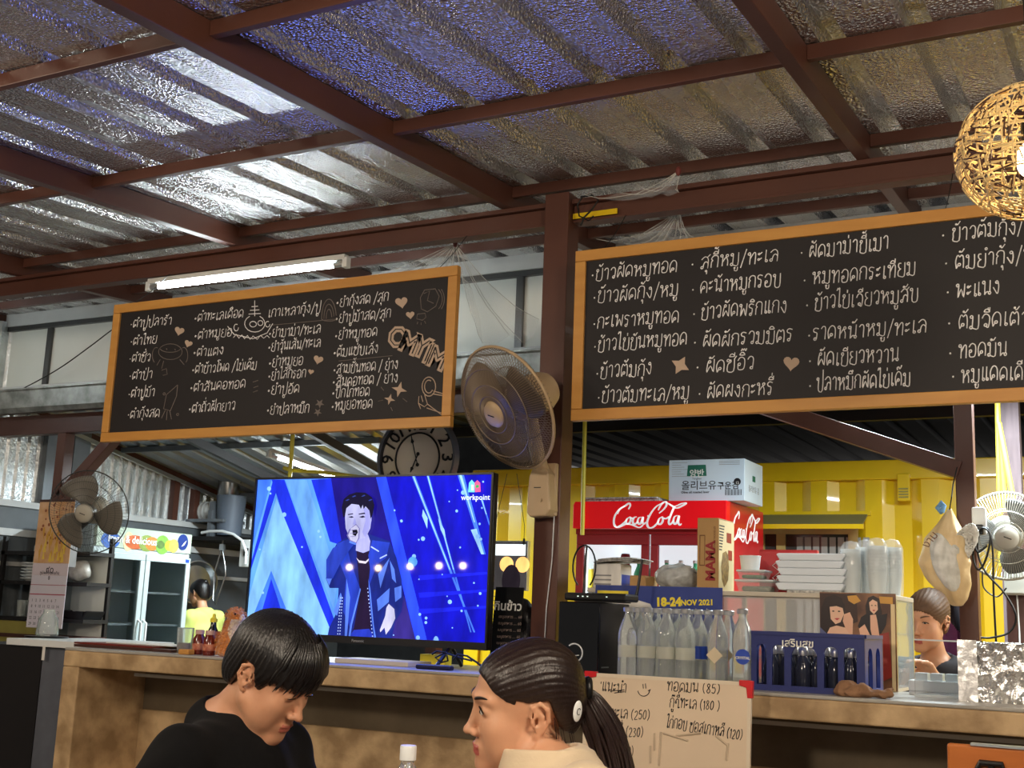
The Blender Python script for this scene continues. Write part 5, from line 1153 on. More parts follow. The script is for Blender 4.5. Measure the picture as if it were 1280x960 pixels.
for sx_ in (-1, 1):
    for yy in (-.06, .09): MB().box(sx_*.32-.018, sx_*.32+.018, yy-.018, yy+.018, 0, hs-.03).build('leg', M_brownd, tr)
# ------------------------------------------------------------------ on top of the display case
zT = zd+.0005
def carton(name, label, cat, c, wx, wy, wz, m, tape=None, rz=0.):
    t = thing(name, label, cat, c, rz); MB().box(-wx/2, wx/2, -wy/2, wy/2, 0, wz).build('carton_body', m, t, bevel=.003)
    for s in (-1, 1): MB().box(-wx/2+.002, wx/2-.002, min(0, s*wy/2)+.001, max(0, s*wy/2)-.001, wz, wz+.002).build('carton_flap', m, t)
    return t
xm0, xm1 = W(871, 730, 4.72).x, W(898, 730, 4.72).x
t = carton('noodle_carton', 'tall brown noodle carton on end before the red cooler', 'carton', ((xm0+xm1)/2, 4.82, zT), xm1-xm0, .2, W(880, 648, 4.72).z-zT, M_kraft)
hM = W(880, 648, 4.72).z-zT; wM = (xm1-xm0)/2
text('carton_text', 'MAMA', .055, M_redd, t, T(.03, -.1008, .04) @ FRONT @ Rz(D(90)), .0003, .002)
text('carton_text', 'INSTANT NOODLES', .011, mat('brown_ink', srgb(110, 70, 40), .7), t, T(.032, -.1008, .16) @ FRONT @ Rz(D(90)), .0003, .0)
mb = MB()
for a_, b_, c_, d_ in ((-.035, -.012, .1, .104), (-.035, -.012, .22, .224), (-.035, -.032, .1, .224), (-.014, -.012, .1, .224)): mb.box(a_, b_, -.1008, -.1, c_, d_)
mb.build('printed_frame', mat('brown_ink', srgb(110, 70, 40), .7), t)
mb = MB().box(wM, wM+.001, -.098, .098, .004, hM-.004); mb.build('printed_side', mat('carton_cream', srgb(214, 196, 150), .6), t)
mb = MB()
for i in range(9): mb.box(wM+.001, wM+.0016, -.095, -.03-.004*i, hM-.03-.012*i, hM-.025-.012*i)
mb.build('printed_stripes', M_ink, t)
mb = MB().prism([(.0, .02), (.02, .03), (.05, .05), (.06, .1), (.05, .15), (.02, .165), (-.02, .155), (-.04, .1), (-.03, .05)], .001, .0018, T(wM, -.03, 0) @ Rz(D(90)) @ FRONT); mb.build('printed_noodles', mat('noodle_print', srgb(150, 120, 60), .6, noise=.9, nscale=60, ndark=srgb(96, 70, 34)), t)
mb = MB().box(wM+.001, wM+.0017, .0, .06, hM-.09, hM-.05).box(wM+.001, wM+.0017, .02, .07, hM-.16, hM-.12); mb.build('printed_badge', M_redd, t)
p = at(762, 726, 4.75)
t = carton('white_carton', 'small white carton with blue end under papers on display case', 'carton', (p.x, 4.78, zT), .125, .12, W(760, 705, 4.72).z-zT, M_paper)
MB().box(.0625, .0635, -.05, .05, .002, .06).build('blue_end', M_lblue, t)
for k in range(3): MB().box(-.055, .02, -.061, -.0602, .015+.018*k, .021+.018*k).build('printed_line', mat('grey_print', srgb(140, 140, 140), .6), t)
zz = W(760, 705, 4.72).z+.0025
mb = MB()
def sag(u, v): return (-.08+.17*u, -.1+.2*v, .004+.014*math.sin(u*2.6)*(.6+.4*math.sin(v*3)))
for k in range(3): mb.grid(lambda u, v, k=k: (sag(u, v)[0]+.01*k, sag(u, v)[1], sag(u, v)[2]+.006*k), 12, 6)
o = mb.build('newspaper_pile', M_news, smooth=40); o.location = (p.x+.03, 4.79, zz); o.modifiers.new('thick', 'SOLIDIFY').thickness = .004
tag(o, 'grey newspapers lying over the small white carton', 'newspaper')
p = at(799, 728, 4.75); carton('brown_carton', 'low brown open carton beside the white carton on case', 'carton', (p.x, 4.8, zT), .07, .14, .055, M_kraft)
def bundle(P, rx, ry, rz__, amp, fr): 
    d = s_ell(P, (0, 0, rz__), (rx, ry, rz__)); d = d+amp*np.sin(P[:, 0]*fr+2*np.sin(P[:, 2]*fr*.7))*np.sin(P[:, 1]*fr*.8+P[:, 2]*fr); return smax(d, -P[:, 2], .004)
o = net_obj('plastic_parcel', lambda P: bundle(P, .1, .07, .055, .008, 60), (-.13, -.1, -.01), (.13, .1, .14), .006, mat('plastic_wrap', srgb(196, 200, 200), .18, noise=.7, nscale=22, ndark=srgb(130, 130, 128), bump=.3, bscale=40)); o.location = (at(845, 728, 4.8).x, 4.82, zT)
tag(o, 'newspaper parcel in crinkled clear plastic beside the noodle carton', 'parcel')
# clear food boxes
def food_box(label, c, wx, wy, h, inner=None, lidm=M_cloudy):
    t = thing('food_box', label, 'food box', c)
    MB().add([(-wx*.42, -wy*.42, 0), (wx*.42, -wy*.42, 0), (wx*.42, wy*.42, 0), (-wx*.42, wy*.42, 0), (-wx/2, -wy/2, h), (wx/2, -wy/2, h), (wx/2, wy/2, h), (-wx/2, wy/2, h)], [(0, 1, 2, 3), (0, 1, 5, 4), (1, 2, 6, 5), (2, 3, 7, 6), (3, 0, 4, 7)]).build('box_tray', M_film, t)
    MB().box(-wx/2-.004, wx/2+.004, -wy/2-.004, wy/2+.004, h, h+.008).build('box_lid', lidm, t, bevel=.003)
    if inner: MB().box(-wx*.38, wx*.38, -wy*.38, wy*.38, .004, h*.6).build('box_contents', inner, t, bevel=.01)
    return t
M_herb = mat('green_herbs', srgb(60, 110, 50), .6, noise=.8, nscale=50)
food_box('clear food box of herbs at the right of noodle carton, bottom', (at(947, 735, 4.78).x, 4.79, zT), .15, .12, .042, mat('grey_food', srgb(120, 126, 104), .6, noise=.7, nscale=60))
food_box('clear food box of green herbs stacked below a white tub', (at(942, 735, 4.78).x, 4.79, zT+.051), .11, .1, .03, M_herb)
t = thing('white_tub', 'white plastic tub topmost on the stacked clear food boxes', 'tub', (at(936, 700, 4.78).x, 4.8, zT+.09)); MB().lathe([(.001, 0), (.036, 0), (.042, .055), (.039, .055), (.034, .004)], n=22, caps=False).build('tub_body', M_wp, t, smooth=50)
MB().tube(ringp(.042, .055, 22), .0018, 6, closed=True).build('tub_rim', M_wp, t)
# red sweet box with lozenge print
p = at(992, 712, 5.0); wR = .2
t = carton('red_gift_box', 'flat red box with white lozenges standing on display case', 'gift box', (p.x, 4.93, zT), W(1030, 700, 4.92).x-W(957, 700, 4.92).x, .03, W(990, 688, 4.92).z-zT, mat('gift_red', srgb(172, 30, 34), .4))
for k, (dx, s) in enumerate(((-.03, 'ผ้า'), (-.03, 'กาน'))):
    zq = .115-.05*k
    MB().tube([(dx, -.0162, zq+.027), (dx+.034, -.0162, zq), (dx, -.0162, zq-.027), (dx-.034, -.0162, zq), (dx, -.0162, zq+.027)], .0014, 4).build('printed_lozenge', M_lwhite, t); text('printed_word', s, .026, M_lwhite, t, T(dx, -.0162, zq-.008) @ FRONT, .0003, .0003, 'CENTER')
MB().box(.02, .1, -.0158, -.0152, .1, .15).build('printed_flash', mat('gift_pink', srgb(230, 120, 110), .4), t)
# foam trays and stacked lids
xs_ = at(1015, 733, 4.75).x
foam = mat('white_foam', srgb(214, 222, 230), .6)
for k in range(5):
    o = MB().prism([(-.12, 0), (.12, 0), (.135, .024), (.125, .028), (-.125, .028), (-.135, .024)], -.075, .075, FRONT).build('foam_tray', foam, bevel=.004, loc=(xs_+.004*((k*7) % 3-1), 4.8, zT+.0125+.0285*k))
    tag(o, '%s white foam tray of the stack beside the cup towers' % ('lowest', 'second lowest', 'middle', 'second highest', 'topmost')[k], 'tray', 'foam trays stacked on the display case')
o = MB().box(-.11, .1, -.085, .07, 0, .012).build('folded_newspaper', M_news, bevel=.004, loc=(at(1020, 737, 4.72).x, 4.79, zT)); tag(o, 'folded newspaper under the white foam trays', 'newspaper')
# towers of plastic cups in clear bags
def cups(label, px, Y, n, r, slant):
    t = thing('cup_stack', label, 'cups', (at(px, 737, Y).x, Y, zT), group='bagged plastic cups on the display case'); h = .012
    for k in range(n):
        MB().lathe([(r*.78, h*k), (r, h*k+.085), (r*1.04, h*k+.087), (r*1.04, h*k+.09), (r*.98, h*k+.088), (r*.76, h*k+.004)], n=20, caps=False).build('cup', M_cloudy, t, smooth=50)
    top = h*n+.085
    mb = MB(); mb.lathe([(r*1.0, -.0), (r*1.14, .02), (r*1.16, top*.5), (r*1.12, top*.95), (r*.7, top+.02), (.002, top+.026)], n=28)
    rr = random.Random(px); mb.v = [(x*(1+rr.uniform(-.04, .04)), y*(1+rr.uniform(-.04, .04)), z) for x, y, z in mb.v]
    mb.build('plastic_bag', M_film, t, smooth=60); return t
cups('left bagged tower of clear plastic cups beside the foam trays', 1064, 4.78, 8, .037, 0)
cups('second bagged tower of clear plastic cups on the display case', 1083, 4.86, 9, .037, 0)
cups('third bagged tower of clear plastic cups on the display case', 1097, 4.76, 9, .036, 0)
cups('rightmost bagged tower of clear plastic cups on display case', 1116, 4.84, 9, .036, 0)
# blue event banner on the left half of the case
YBn = 4.605
xb0, xb1 = W(744, 750, YBn).x, W(903, 750, YBn).x; zb_ = W(830, 733, YBn).z
t = thing('event_banner', 'blue event banner with dates behind the water bottles', 'banner', (xb0, YBn, ZK)); wB = xb1-xb0; hB = zb_-ZK
MB().box(0, wB, 0, .002, .01, hB).build('banner_sheet', M_poster, t)
MB().prism([(.01, .012), (.01, hB-.04), (.16, hB-.05), (.24, hB-.07), (.27, hB-.12), (.28, .012)], .001, .0015, FRONT).build('white_patch', M_paper, t)
MB().box(.01, wB*.27, -.0022, -.0016, hB-.05, hB-.022).build('yellow_tab', M_yellow, t)
text('banner_text', 'PROJECT MAP', .022, M_ink, t, T(wB*.14, -.0026, hB-.044) @ FRONT, .0002, .0004, 'CENTER')
text('banner_text', '18-24', .046, M_yellow, t, T(wB*.49, -.001, hB-.078) @ FRONT @ Rz(.04), .0003, .0025)
text('banner_text', 'NOV 2021', .03, M_yellow, t, T(wB*.685, -.001, hB-.072) @ FRONT @ Rz(.04), .0003, .0012)
text('banner_text', 'เริ่มตั้งแต่ลาดพร้าว ชั้น 1', .026, M_lwhite, t, T(wB*.5, -.001, hB-.112) @ FRONT @ Rz(.04), .0003, .0002)
# ------------------------------------------------------------------ red drinks cooler
YK2 = 7.05
xa, xb = -.464*YK2, -.3218*YK2; zt2 = ZC+.105*YK2
t = thing('drinks_cooler', 'large red two door drinks cooler with lit glass doors', 'drinks cooler', ((xa+xb)/2, YK2, 0)); w = (xb-xa)/2; dp = .74
zh0 = ZC+.0812*YK2
MB().box(-w, -w+.03, .03, dp, .06, zt2).box(w-.03, w, .03, dp, .06, zt2).box(-w+.03, w-.03, dp-.03, dp, .06, zt2).box(-w+.03, w-.03, .03, dp-.03, zt2-.03, zt2).box(-w+.03, w-.03, .03, dp-.03, .06, .12).build('cabinet', M_red, t, bevel=.006)
MB().prism([(-w-.012, zh0), (w, zh0), (w, zt2), (-w, zt2+.002), (-w-.012, zt2-.02)], -.03, .05, Rx(D(90)) @ T(0, 0, -.02)).build('header_sign', mat('lit_red_sign', srgb(214, 14, 24), .3, emit=srgb(214, 14, 24), es=.35), t, bevel=.006)
MB().box(-w, w, .0, .03, zh0-.035, zh0-.002).build('header_rail', M_redd, t)
for a_, b_ in ((-w+.005, -.006), (.006, w-.005)):
    d = MB().box(a_, b_, 0, .03, zh0-.1, zh0-.036).box(a_, a_+.05, 0, .03, .2, zh0-.1).box(b_-.05, b_, 0, .03, .2, zh0-.1).box(a_, b_, 0, .03, .14, .2).build('door', M_redd, t, bevel=.004)
    MB().box(a_+.05, b_-.05, .012, .018, .2, zh0-.1).build('door_glass', M_acr, d)
    MB().box((b_ if a_ < 0 else a_)-.012, (b_ if a_ < 0 else a_)+.012, -.03, -.004, .8, 1.2).build('door_handle', M_dark, d)
M_int = mat('cooler_interior', srgb(226, 236, 240), .5, emit=(.85, .95, 1), es=.55)
MB().box(-w+.031, w-.031, dp-.06, dp-.032, .12, zt2-.04).build('lit_back', M_int, t)
MB().box(-w+.0305, -w+.034, .035, dp-.061, .12, zt2-.04).box(w-.034, w-.0305, .035, dp-.061, .12, zt2-.04).build('white_liner', M_int, t)
for z in (.45, .8, 1.14, 1.45): MB().box(-w+.035, w-.035, .06, dp-.061, z, z+.012).build('shelf', M_alu, t)
for s in (-1, 1): MB().cyl((s*(w-.05), .05, .25), (s*(w-.05), .05, zh0-.12), .012).build('lamp_strip', mat('cooler_lamp', (1, 1, 1), .4, emit=(.9, .97, 1), es=5), t)
# brand script built from brush strokes (thick where the pen presses)
def spline(p, n=8):
    out = []; P = [Vector((a, b, 0)) for a, b in p]
    for j in range(len(P)-1):
        p0 = P[max(0, j-1)]; p1, p2 = P[j], P[j+1]; p3 = P[min(len(P)-1, j+2)]
        for k in range(n): u = k/n; out.append(.5*((2*p1)+(-p0+p2)*u+(2*p0-5*p1+4*p2-p3)*u*u+(-p0+3*p1-3*p2+p3)*u**3))
    out.append(P[-1]); return out
def brush(mb, p, w0, w1, M, th=.0012):
    q = spline(p); n = len(q); L1 = []; R1 = []
    for i in range(n):
        d = (q[min(n-1, i+1)]-q[max(0, i-1)]); d.normalize(); nn = Vector((-d.y, d.x, 0))
        press = abs(d.y)*.75+.25*max(0, d.x)                              # heavier on the down strokes
        wd_ = w0+(w1-w0)*press*math.sin(math.pi*min(1, max(0, (i+.6)/(n+.2))))**.5
        L1.append(q[i]+nn*wd_/2); R1.append(q[i]-nn*wd_/2)
    vs = [M @ Vector((v.x, v.y, 0)) for v in L1+R1]+[M @ Vector((v.x, v.y, th)) for v in L1+R1]
    fs = []
    for i in range(n-1): fs += [(2*n+i, 2*n+i+1, 3*n+i+1, 3*n+i), (i, n+i, n+i+1, i+1), (i, i+1, 2*n+i+1, 2*n+i), (n+i, 3*n+i, 3*n+i+1, n+i+1)]
    mb.add(vs, fs)
COLA = [[(330, 375), (342, 350), (375, 330), (395, 318), (402, 330), (392, 350)], [(375, 330), (340, 350), (315, 385), (310, 420), (322, 442), (345, 438), (372, 418), (385, 402)], [(310, 436), (335, 446), (380, 428), (415, 432), (455, 446), (478, 432)],
  [(398, 392), (385, 402), (380, 420), (392, 428), (405, 412), (404, 394), (398, 390)], [(404, 395), (420, 398)], [(440, 390), (426, 394), (418, 412), (424, 428), (438, 424), (448, 412)],
  [(468, 392), (452, 396), (446, 414), (454, 428), (466, 420), (476, 392), (474, 418), (482, 428), (492, 418)], [(500, 385), (506, 386)],
  [(560, 356), (578, 325), (600, 312), (606, 328), (592, 350), (565, 372)], [(590, 316), (550, 336), (518, 375), (500, 415), (506, 444), (530, 446), (556, 424), (566, 405)],
  [(580, 392), (566, 402), (560, 422), (572, 430), (586, 414), (585, 394), (580, 390)], [(586, 396), (604, 400), (622, 390)], [(622, 400), (640, 360), (646, 345), (634, 372), (620, 412), (624, 430), (636, 424), (646, 408)],
  [(668, 384), (652, 390), (645, 410), (652, 428), (664, 420), (676, 386), (672, 418), (680, 434), (690, 426)], [(600, 312), (630, 330), (660, 345), (690, 335), (714, 320), (690, 322), (650, 336), (620, 322)], [(640, 346), (655, 340)]]
def cola(parent, M, s):
    mb = MB()
    for p in COLA: brush(mb, [((x-512)*s, -(y-385)*s) for x, y in p], .0052*s/.0012, .0165*s/.0012, M)
    return mb.build('brand_script', mat('script_white', srgb(245, 245, 245), .4, emit=srgb(245, 245, 245), es=.25), parent)
pc = W(812, 644, YK2-.03)
sc_ = (W(857, 645, YK2-.03).x-W(767, 645, YK2-.03).x)/404.
cola(t, T(pc.x-t.location.x, -.0312, pc.z-.004) @ FRONT, sc_)
cola(t, T(w+.0005, dp*.5, zt2-.14) @ Rz(D(90)) @ FRONT, sc_*1.18)
# stock inside
M_green = mat('green_bottle', srgb(70, 170, 120), .2, emit=srgb(70, 170, 120), es=.1)
proto = None; k = 0
for i in range(10):
    x = t.location.x-w+.08+i*(2*w-.16)/9
    if proto is None:
        proto = thing('green_bottle', 'x', 'bottle', (x, YK2+.18, 1.4625), group='green bottles on the cooler shelf')
        MB().lathe([(.001, 0), (.028, 0), (.03, .01), (.03, .1), (.012, .15), (.012, .18)], n=14).build('bottle_body', M_green, proto, smooth=50); MB().lathe([(.013, .17), (.014, .17), (.014, .188), (.001, .189)], n=12).build('bottle_cap', M_lwhite, proto); o = proto
    else: o = dup(proto, (x, YK2+.18, 1.4625))
    o['label'] = '%s green bottle on the upper shelf of the red cooler' % ('leftmost', 'second', 'third', 'fourth', 'fifth', 'sixth', 'seventh', 'eighth', 'ninth', 'rightmost')[i]
for i, (px, m) in enumerate(((742, M_yellow), (782, M_redd), (844, mat('pink_can', srgb(226, 90, 110), .4)), (861, M_red))):
    x = W(px, 690, YK2+.1).x
    o = thing('drink_can', ['yellow can inside the left door of the red cooler', 'dark red tag hung inside the left cooler door', 'pink can inside the right door of the red cooler', 'red can inside the right door of the red cooler'][i], 'can', (x, YK2+.1, 1.4625 if i != 1 else 1.56))
    MB().lathe([(.001, 0), (.026, 0), (.03, .008), (.03, .11), (.026, .12), (.001, .12)], n=18).build('can_body', m, o, smooth=40); MB().lathe([(.027, .12), (.027, .123), (.001, .122)], n=18).build('can_top', M_alu, o)
    if i == 1: MB().box(-.03, .03, -.005, .005, -.0975, 0).build('tag_strip', M_redd, o)
# seaweed carton on the cooler
xa2, xb2 = W(835, 622, YK2+.02).x, W(930, 620, YK2+.02).x; hz = W(880, 574, YK2+.02).z-zt2
c = thing('seaweed_carton', 'pale blue white carton with black foreign lettering on the red cooler', 'carton', ((xa2+xb2)/2, YK2+.03, zt2+.003)); wx = (xb2-xa2)/2; hz = hz-.003
M_cart = mat('carton_bluewhite', srgb(206, 220, 232), .55)
MB().box(-wx, wx, 0, .38, 0, hz).build('carton_body', M_cart, c, bevel=.003)
MB().box(-wx+.002, wx-.002, .187, .193, hz, hz+.0015).build('carton_tape', M_film, c)
M_gt = mat('green_tag', srgb(40, 110, 90), .5)
def tagm(M, s): 
    MB().prism([(-.055*s, .0), (.055*s, 0), (.05*s, .06*s), (-.05*s, .06*s)], 0, .0006, M).build('green_tag', M_gt, c)
    text('carton_text', '양반', .045*s, M_lwhite, c, M @ T(0, .012*s, .0008), .0002, .001*s, 'CENTER')
tagm(T(-.06, -.0005, hz*.6) @ FRONT, 1.15)
text('carton_text', 'Yangban', .018, M_ink, c, T(-.06, -.0006, hz*.54) @ FRONT, .0002, 0, 'CENTER')
text('carton_text', '올리브유', .062, M_ink, c, T(-.16, -.0006, hz*.29) @ FRONT, .0002, .0004); text('carton_text', '구운김', .05, M_ink, c, T(.07, -.0006, hz*.29) @ FRONT, .0002, .0008)
text('carton_text', 'Olive oil roasted laver', .02, M_ink, c, T(-.16, -.0006, hz*.19) @ FRONT, .0002, .0004)
MB().prism([(.022*math.cos(a), .022*math.sin(a)) for a in np.linspace(0, 6.283, 25)[:-1]], 0, .0006, T(wx-.045, -.0005, hz*.45) @ FRONT).build('number_disc', M_ink, c); text('carton_text', '12', .022, M_lwhite, c, T(wx-.045, -.0014, hz*.45-.008) @ FRONT, .0002, .0004, 'CENTER')
mb = MB()
for i in range(16): mb.box(wx-.12+i*.0065, wx-.12+i*.0065+(.002+.002*(i*7 % 3 == 0)), -.0008, -.0002, hz*.13, hz*.27)
mb.build('bar_marks', M_ink, c)
mb = MB()
for i in range(7): mb.box(-wx+.02, -wx+.12-.02*(i % 3), -.0006, -.0002, hz*.6+i*.014, hz*.6+i*.014+.002)
for i in range(3): mb.box(wx-.16, wx-.03, -.0006, -.0002, hz*.86+i*.01, hz*.86+i*.01+.003)
mb.build('printed_lines', mat('grey_print', srgb(140, 140, 140), .6), c)
Ms = T(wx+.0005, .19, 0) @ Rz(D(90))
MB().box(-.03, .03, -.0008, -.0002, hz*.52, hz*.66, Ms).build('side_tag', M_gt, c); text('carton_text', '올리브유 김', .045, mat('grey_print', srgb(140, 140, 140), .6), c, Ms @ T(0, -.0004, hz*.32) @ FRONT, .0002, .0, 'CENTER')
o = MB().box(-.26, .26, -.12, .12, 0, .014).box(-.24, .25, -.13, .11, .0145, .026).build('newspaper_pile', M_news, bevel=.003, loc=((xa+xb)/2-.2, YK2+.12, zt2+.003)); tag(o, 'flat newspapers on top of the red cooler left of carton', 'newspaper')
# ------------------------------------------------------------------ yellow container behind
YCn = 8.2
M_yel = mat('yellow_container', srgb(232, 196, 28), .28, coat=.25, noise=.25, nscale=3, ndark=srgb(206, 168, 20))
zct = ZC+.1365*YCn
t = thing('shipping_container', 'yellow ribbed shipping container behind the serving area', 'container', (-1.6, YCn, 0)); x0, x1 = -3.1, 4.6
MB().box(x0, x1, -.02, .06, zct-.13, zct).build('top_rail', M_yel, t, bevel=.008); MB().box(x0, x1, -.02, .06, 0, .15).build('bottom_rail', M_yel, t)
for x in (x0, x1-.12): MB().box(x, x+.12, -.03, .09, .15, zct-.13).build('corner_post', M_yel, t)
mb = MB(); prof = []; x = x0+.12
wx0, wx1 = W(957, 700, YCn).x+1.6, W(1062, 700, YCn).x+1.6; wz0, wz1 = .95, W(1000, 668, YCn).z
while x < x1-.12: prof += [(x, 0), (x+.11, 0), (x+.18, .05), (x+.29, .05)]; x += .36
vs = []
for q in prof: vs += [(q[0], q[1], .15), (q[0], q[1], zct-.13)]
mb.add(vs, [(2*i, 2*i+2, 2*i+3, 2*i+1) for i in range(len(prof)-1)]); mb.build('ribbed_side', M_yel, t); MB().box(x0+.01, x0+.04, .09, 2.3, .15, zct-.04).build('end_wall', M_yel, t)
MB().box(x0, x1, .06, 2.3, zct-.04, zct-.01).build('container_roof', M_yel, t)
# window and awning on it
f = MB().box(wx0-.06, wx1+.06, -.035, .0, wz1, wz1+.05).box(wx0-.06, wx0, -.035, 0, wz0, wz1).box(wx1, wx1+.06, -.035, 0, wz0, wz1).box((wx0+wx1)/2-.2, (wx0+wx1)/2-.14, -.03, 0, wz0, wz1).build('window_frame', mat('window_tan', srgb(176, 150, 90), .5), t)
MB().box(wx0, wx1, -.012, -.006, wz0, wz1).build('window_glass', mat('dark_glass', srgb(60, 62, 58), .1, coat=.4), f)
mb = MB()
for i in range(9): mb.box(wx0+.22+.055*i, wx0+.26+.055*i, -.02, -.0125, wz0, wz1-.02)
mb.build('window_curtain', mat('grey_curtain', srgb(150, 148, 140), .8), f)
xw_a, xw_b = W(946, 650, YCn).x+1.6, W(1085, 650, YCn).x+1.6; za_ = W(1000, 650, YCn-.2).z
MB().add([(xw_a, 0, za_+.05), (xw_b, 0, za_+.05), (xw_b+.02, -.28, za_-.05), (xw_a, -.28, za_-.05), (xw_a, 0, za_+.06), (xw_b, 0, za_+.06), (xw_b+.02, -.28, za_-.04), (xw_a, -.28, za_-.04)], [(0, 1, 2, 3), (4, 5, 6, 7), (0, 1, 5, 4), (1, 2, 6, 5), (2, 3, 7, 6), (3, 0, 4, 7)]).build('awning', mat('awning_grey', srgb(120, 118, 84), .5), t)
for a_, b_ in (((xw_a-.01, -.285, za_-.05), (xw_b+.03, -.285, za_-.05)), ((xw_a-.01, -.005, za_+.06), (xw_b+.02, -.005, za_+.06))): MB().bar(a_, b_, .03, .03).build('awning_edge', M_yel, t)
pv = W(1131, 610, YCn); MB().box(pv.x+1.6-.04, pv.x+1.6+.04, -.05, -.001, pv.z-.09, pv.z+.09).build('vent_box', M_yel, t, bevel=.006)
for i in range(4): MB().box(pv.x+1.6-.03, pv.x+1.6+.03, -.054, -.0505, pv.z-.07+.018*i, pv.z-.06+.018*i).build('vent_slat', mat('vent_grey', srgb(150, 140, 70), .6), t)
# ------------------------------------------------------------------ right hand post: bag, cables, fan, pipes
YP = 5.76
p = W(1190, 640, YP)
t = thing('carrier_bag', 'tan plastic bag of groceries hung on the right hand post', 'bag', (p.x, YP-.07, p.z)); bz_ = W(1190, 758, YP).z-p.z
def bag(P):
    z = P[:, 2]/bz_; r = ip(z, [-.1, 0, .12, .3, .55, .75, .92, 1.0], [.006, .012, .04, .085, .105, .085, .05, .02]); cx = ip(z, [0, .3, .6, 1.0], [0, -.015, -.02, .02])
    x = P[:, 0]-cx; th = np.arctan2(P[:, 1], x); f = 1+.1*np.sin(th*5+P[:, 2]*9)+.06*np.abs(np.sin(th*8-P[:, 2]*14))+.02*np.sin(P[:, 2]*70+th*5)
    return np.maximum((np.sqrt(x**2+(P[:, 1]*1.5)**2)-r*f)*.55, np.maximum(P[:, 2]-.01, bz_-P[:, 2]))
net_obj('bag_skin', bag, (-.2, -.14, bz_-.03), (.2, .14, .03), .006, mat('tan_plastic', srgb(234, 208, 160), .3, alpha=.93, noise=.5, nscale=14, ndark=srgb(208, 174, 122), bump=.3, bscale=50), t, None, 1)
def inner(P):
    reg = s_ell(P, (-.02, -.08, bz_*.55), (.055, .12, .14), npR(Ry(-.3))); d = smax(bag(P)-.0035, reg, .004)
    a = np.abs(P[:, 1]+.045+.012*np.sin(P[:, 0]*70)+.01*np.sin(P[:, 2]*60))-.004
    fl = smax(a, s_ell(P, (.065, -.045, bz_*.36), (.05, .1, .1), npR(Ry(.45))), .004); return np.minimum(d, fl)
net_obj('white_inner_bag', inner, (-.15, -.13, bz_-.02), (.2, .04, .06), .006, mat('white_film', srgb(226, 224, 216), .25, noise=.7, nscale=16, ndark=srgb(170, 168, 156), bump=.4, bscale=50), t, None, 1)
MB().tube([(-.03, -.02, -.01), (-.02, -.02, .02), (-.03, -.01, .035), (-.05, -.01, .01), (-.03, -.02, -.01)], .011, 8).build('blue_knot', mat('blue_plastic', srgb(110, 160, 206), .35), t, smooth=60)
MB().tube([(.0, -.005, .0), (.01, 0, .06), (.012, .04, .12), (.03, .052, .2)], .003, 6).build('hanging_cord', M_wire, t)
mb = MB(); text('bag_text', 'งาม', .05, mat('brown_ink', srgb(110, 70, 40), .7), t, T(-.085, -.085, bz_*.42) @ FRONT @ Rz(.9), .0004)
o = net_obj('hung_garment', lambda P: smax(s_ell(P, (0, 0, -.22), (.075, .05, .26))+.01*np.sin(P[:, 0]*70+P[:, 2]*8), P[:, 2]-.02, .01), (-.12, -.09, -.55), (.12, .09, .06), .008, [mat('dark_garment', srgb(36, 30, 40), .85), mat('purple_garment', srgb(120, 60, 104), .85)], None, lambda C: C[:, 2] < -.2-C[:, 0]*1.4)
o.location = W(1192, 725, 5.9)+Vector((0, 0, 0)); tag(o, 'dark and purple garment hung behind the right hand post', 'garment')
xr0 = W(1203, 640, YT).x+.085
t = thing('socket_block', 'white socket block with black plug on the right hand post', 'socket', (W(1224, 655, YP).x, YP-.01, W(1224, 655, YP).z))
MB().box(-.03, .03, 0, .04, -.045, .075).build('socket_body', M_wp, t, bevel=.008); MB().box(-.018, .02, -.03, 0, -.05, -.005).build('black_plug', M_black, t, bevel=.005)
def cable(label, pts, r=.005, Y=YP-.03):
    q = [W(a, b, Y) for a, b in pts]; sm = []
    for j in range(len(q)-1):
        p0 = q[max(0, j-1)]; p1, p2 = q[j], q[j+1]; p3 = q[min(len(q)-1, j+2)]
        for k in range(6): u = k/6; sm.append(.5*((2*p1)+(-p0+p2)*u+(2*p0-5*p1+4*p2-p3)*u*u+(-p0+3*p1-3*p2+p3)*u**3))
    sm.append(q[-1]); o = MB().tube(sm, r, 6).build('cable', M_wire, smooth=60); tag(o, label, 'cable', 'black cables at the right hand post')
cable('black cable hanging straight down past the right fan', [(1224, 660), (1236, 662), (1241, 690), (1242, 740), (1245, 800), (1247, 830)])
cable('black cable swinging in a wide loop beside right hand post', [(1224, 664), (1222, 690), (1232, 715), (1256, 742), (1270, 770), (1262, 790), (1240, 797), (1226, 797)], Y=YP-.045)
cable('coiled black cable hung at the right hand post', [(1224, 664), (1216, 690), (1222, 712), (1232, 700), (1238, 670), (1228, 660), (1219, 675), (1222, 690), (1234, 682)], Y=YP-.055)
cable('thin black cable drooping below the right fan', [(1228, 715), (1230, 735), (1246, 746), (1258, 735)], .0035, YP-.02)
cable('thin black wire strung across the white transom panels', [(0, 497), (20, 490), (70, 463), (110, 435), (146, 408), (190, 380)], .004, 5.72)
YR = 6.5
px_ = W(1272, 760, YR)
struct(MB().box(px_.x-.05, px_.x+.05, YR, YR+.1, 0, W(1260, 640, YR).z).build('steel_post', M_brownd)); pu = W(1262, 560, YR+.3)
struct(MB().box(pu.x-.06, pu.x+.05, YR+.3, YR+.4, 0, 2.62).build('timber_post', mat('grey_timber', srgb(120, 104, 108), .7, noise=.5, nscale=9, stretch=(6, 6, .5))))
C0 = Vector((px_.x, YR, 0))
t = thing('wall_fan', 'grey and cream wall fan at the right edge beside cables', 'fan', (px_.x, YR, W(1272, 725, YR).z))
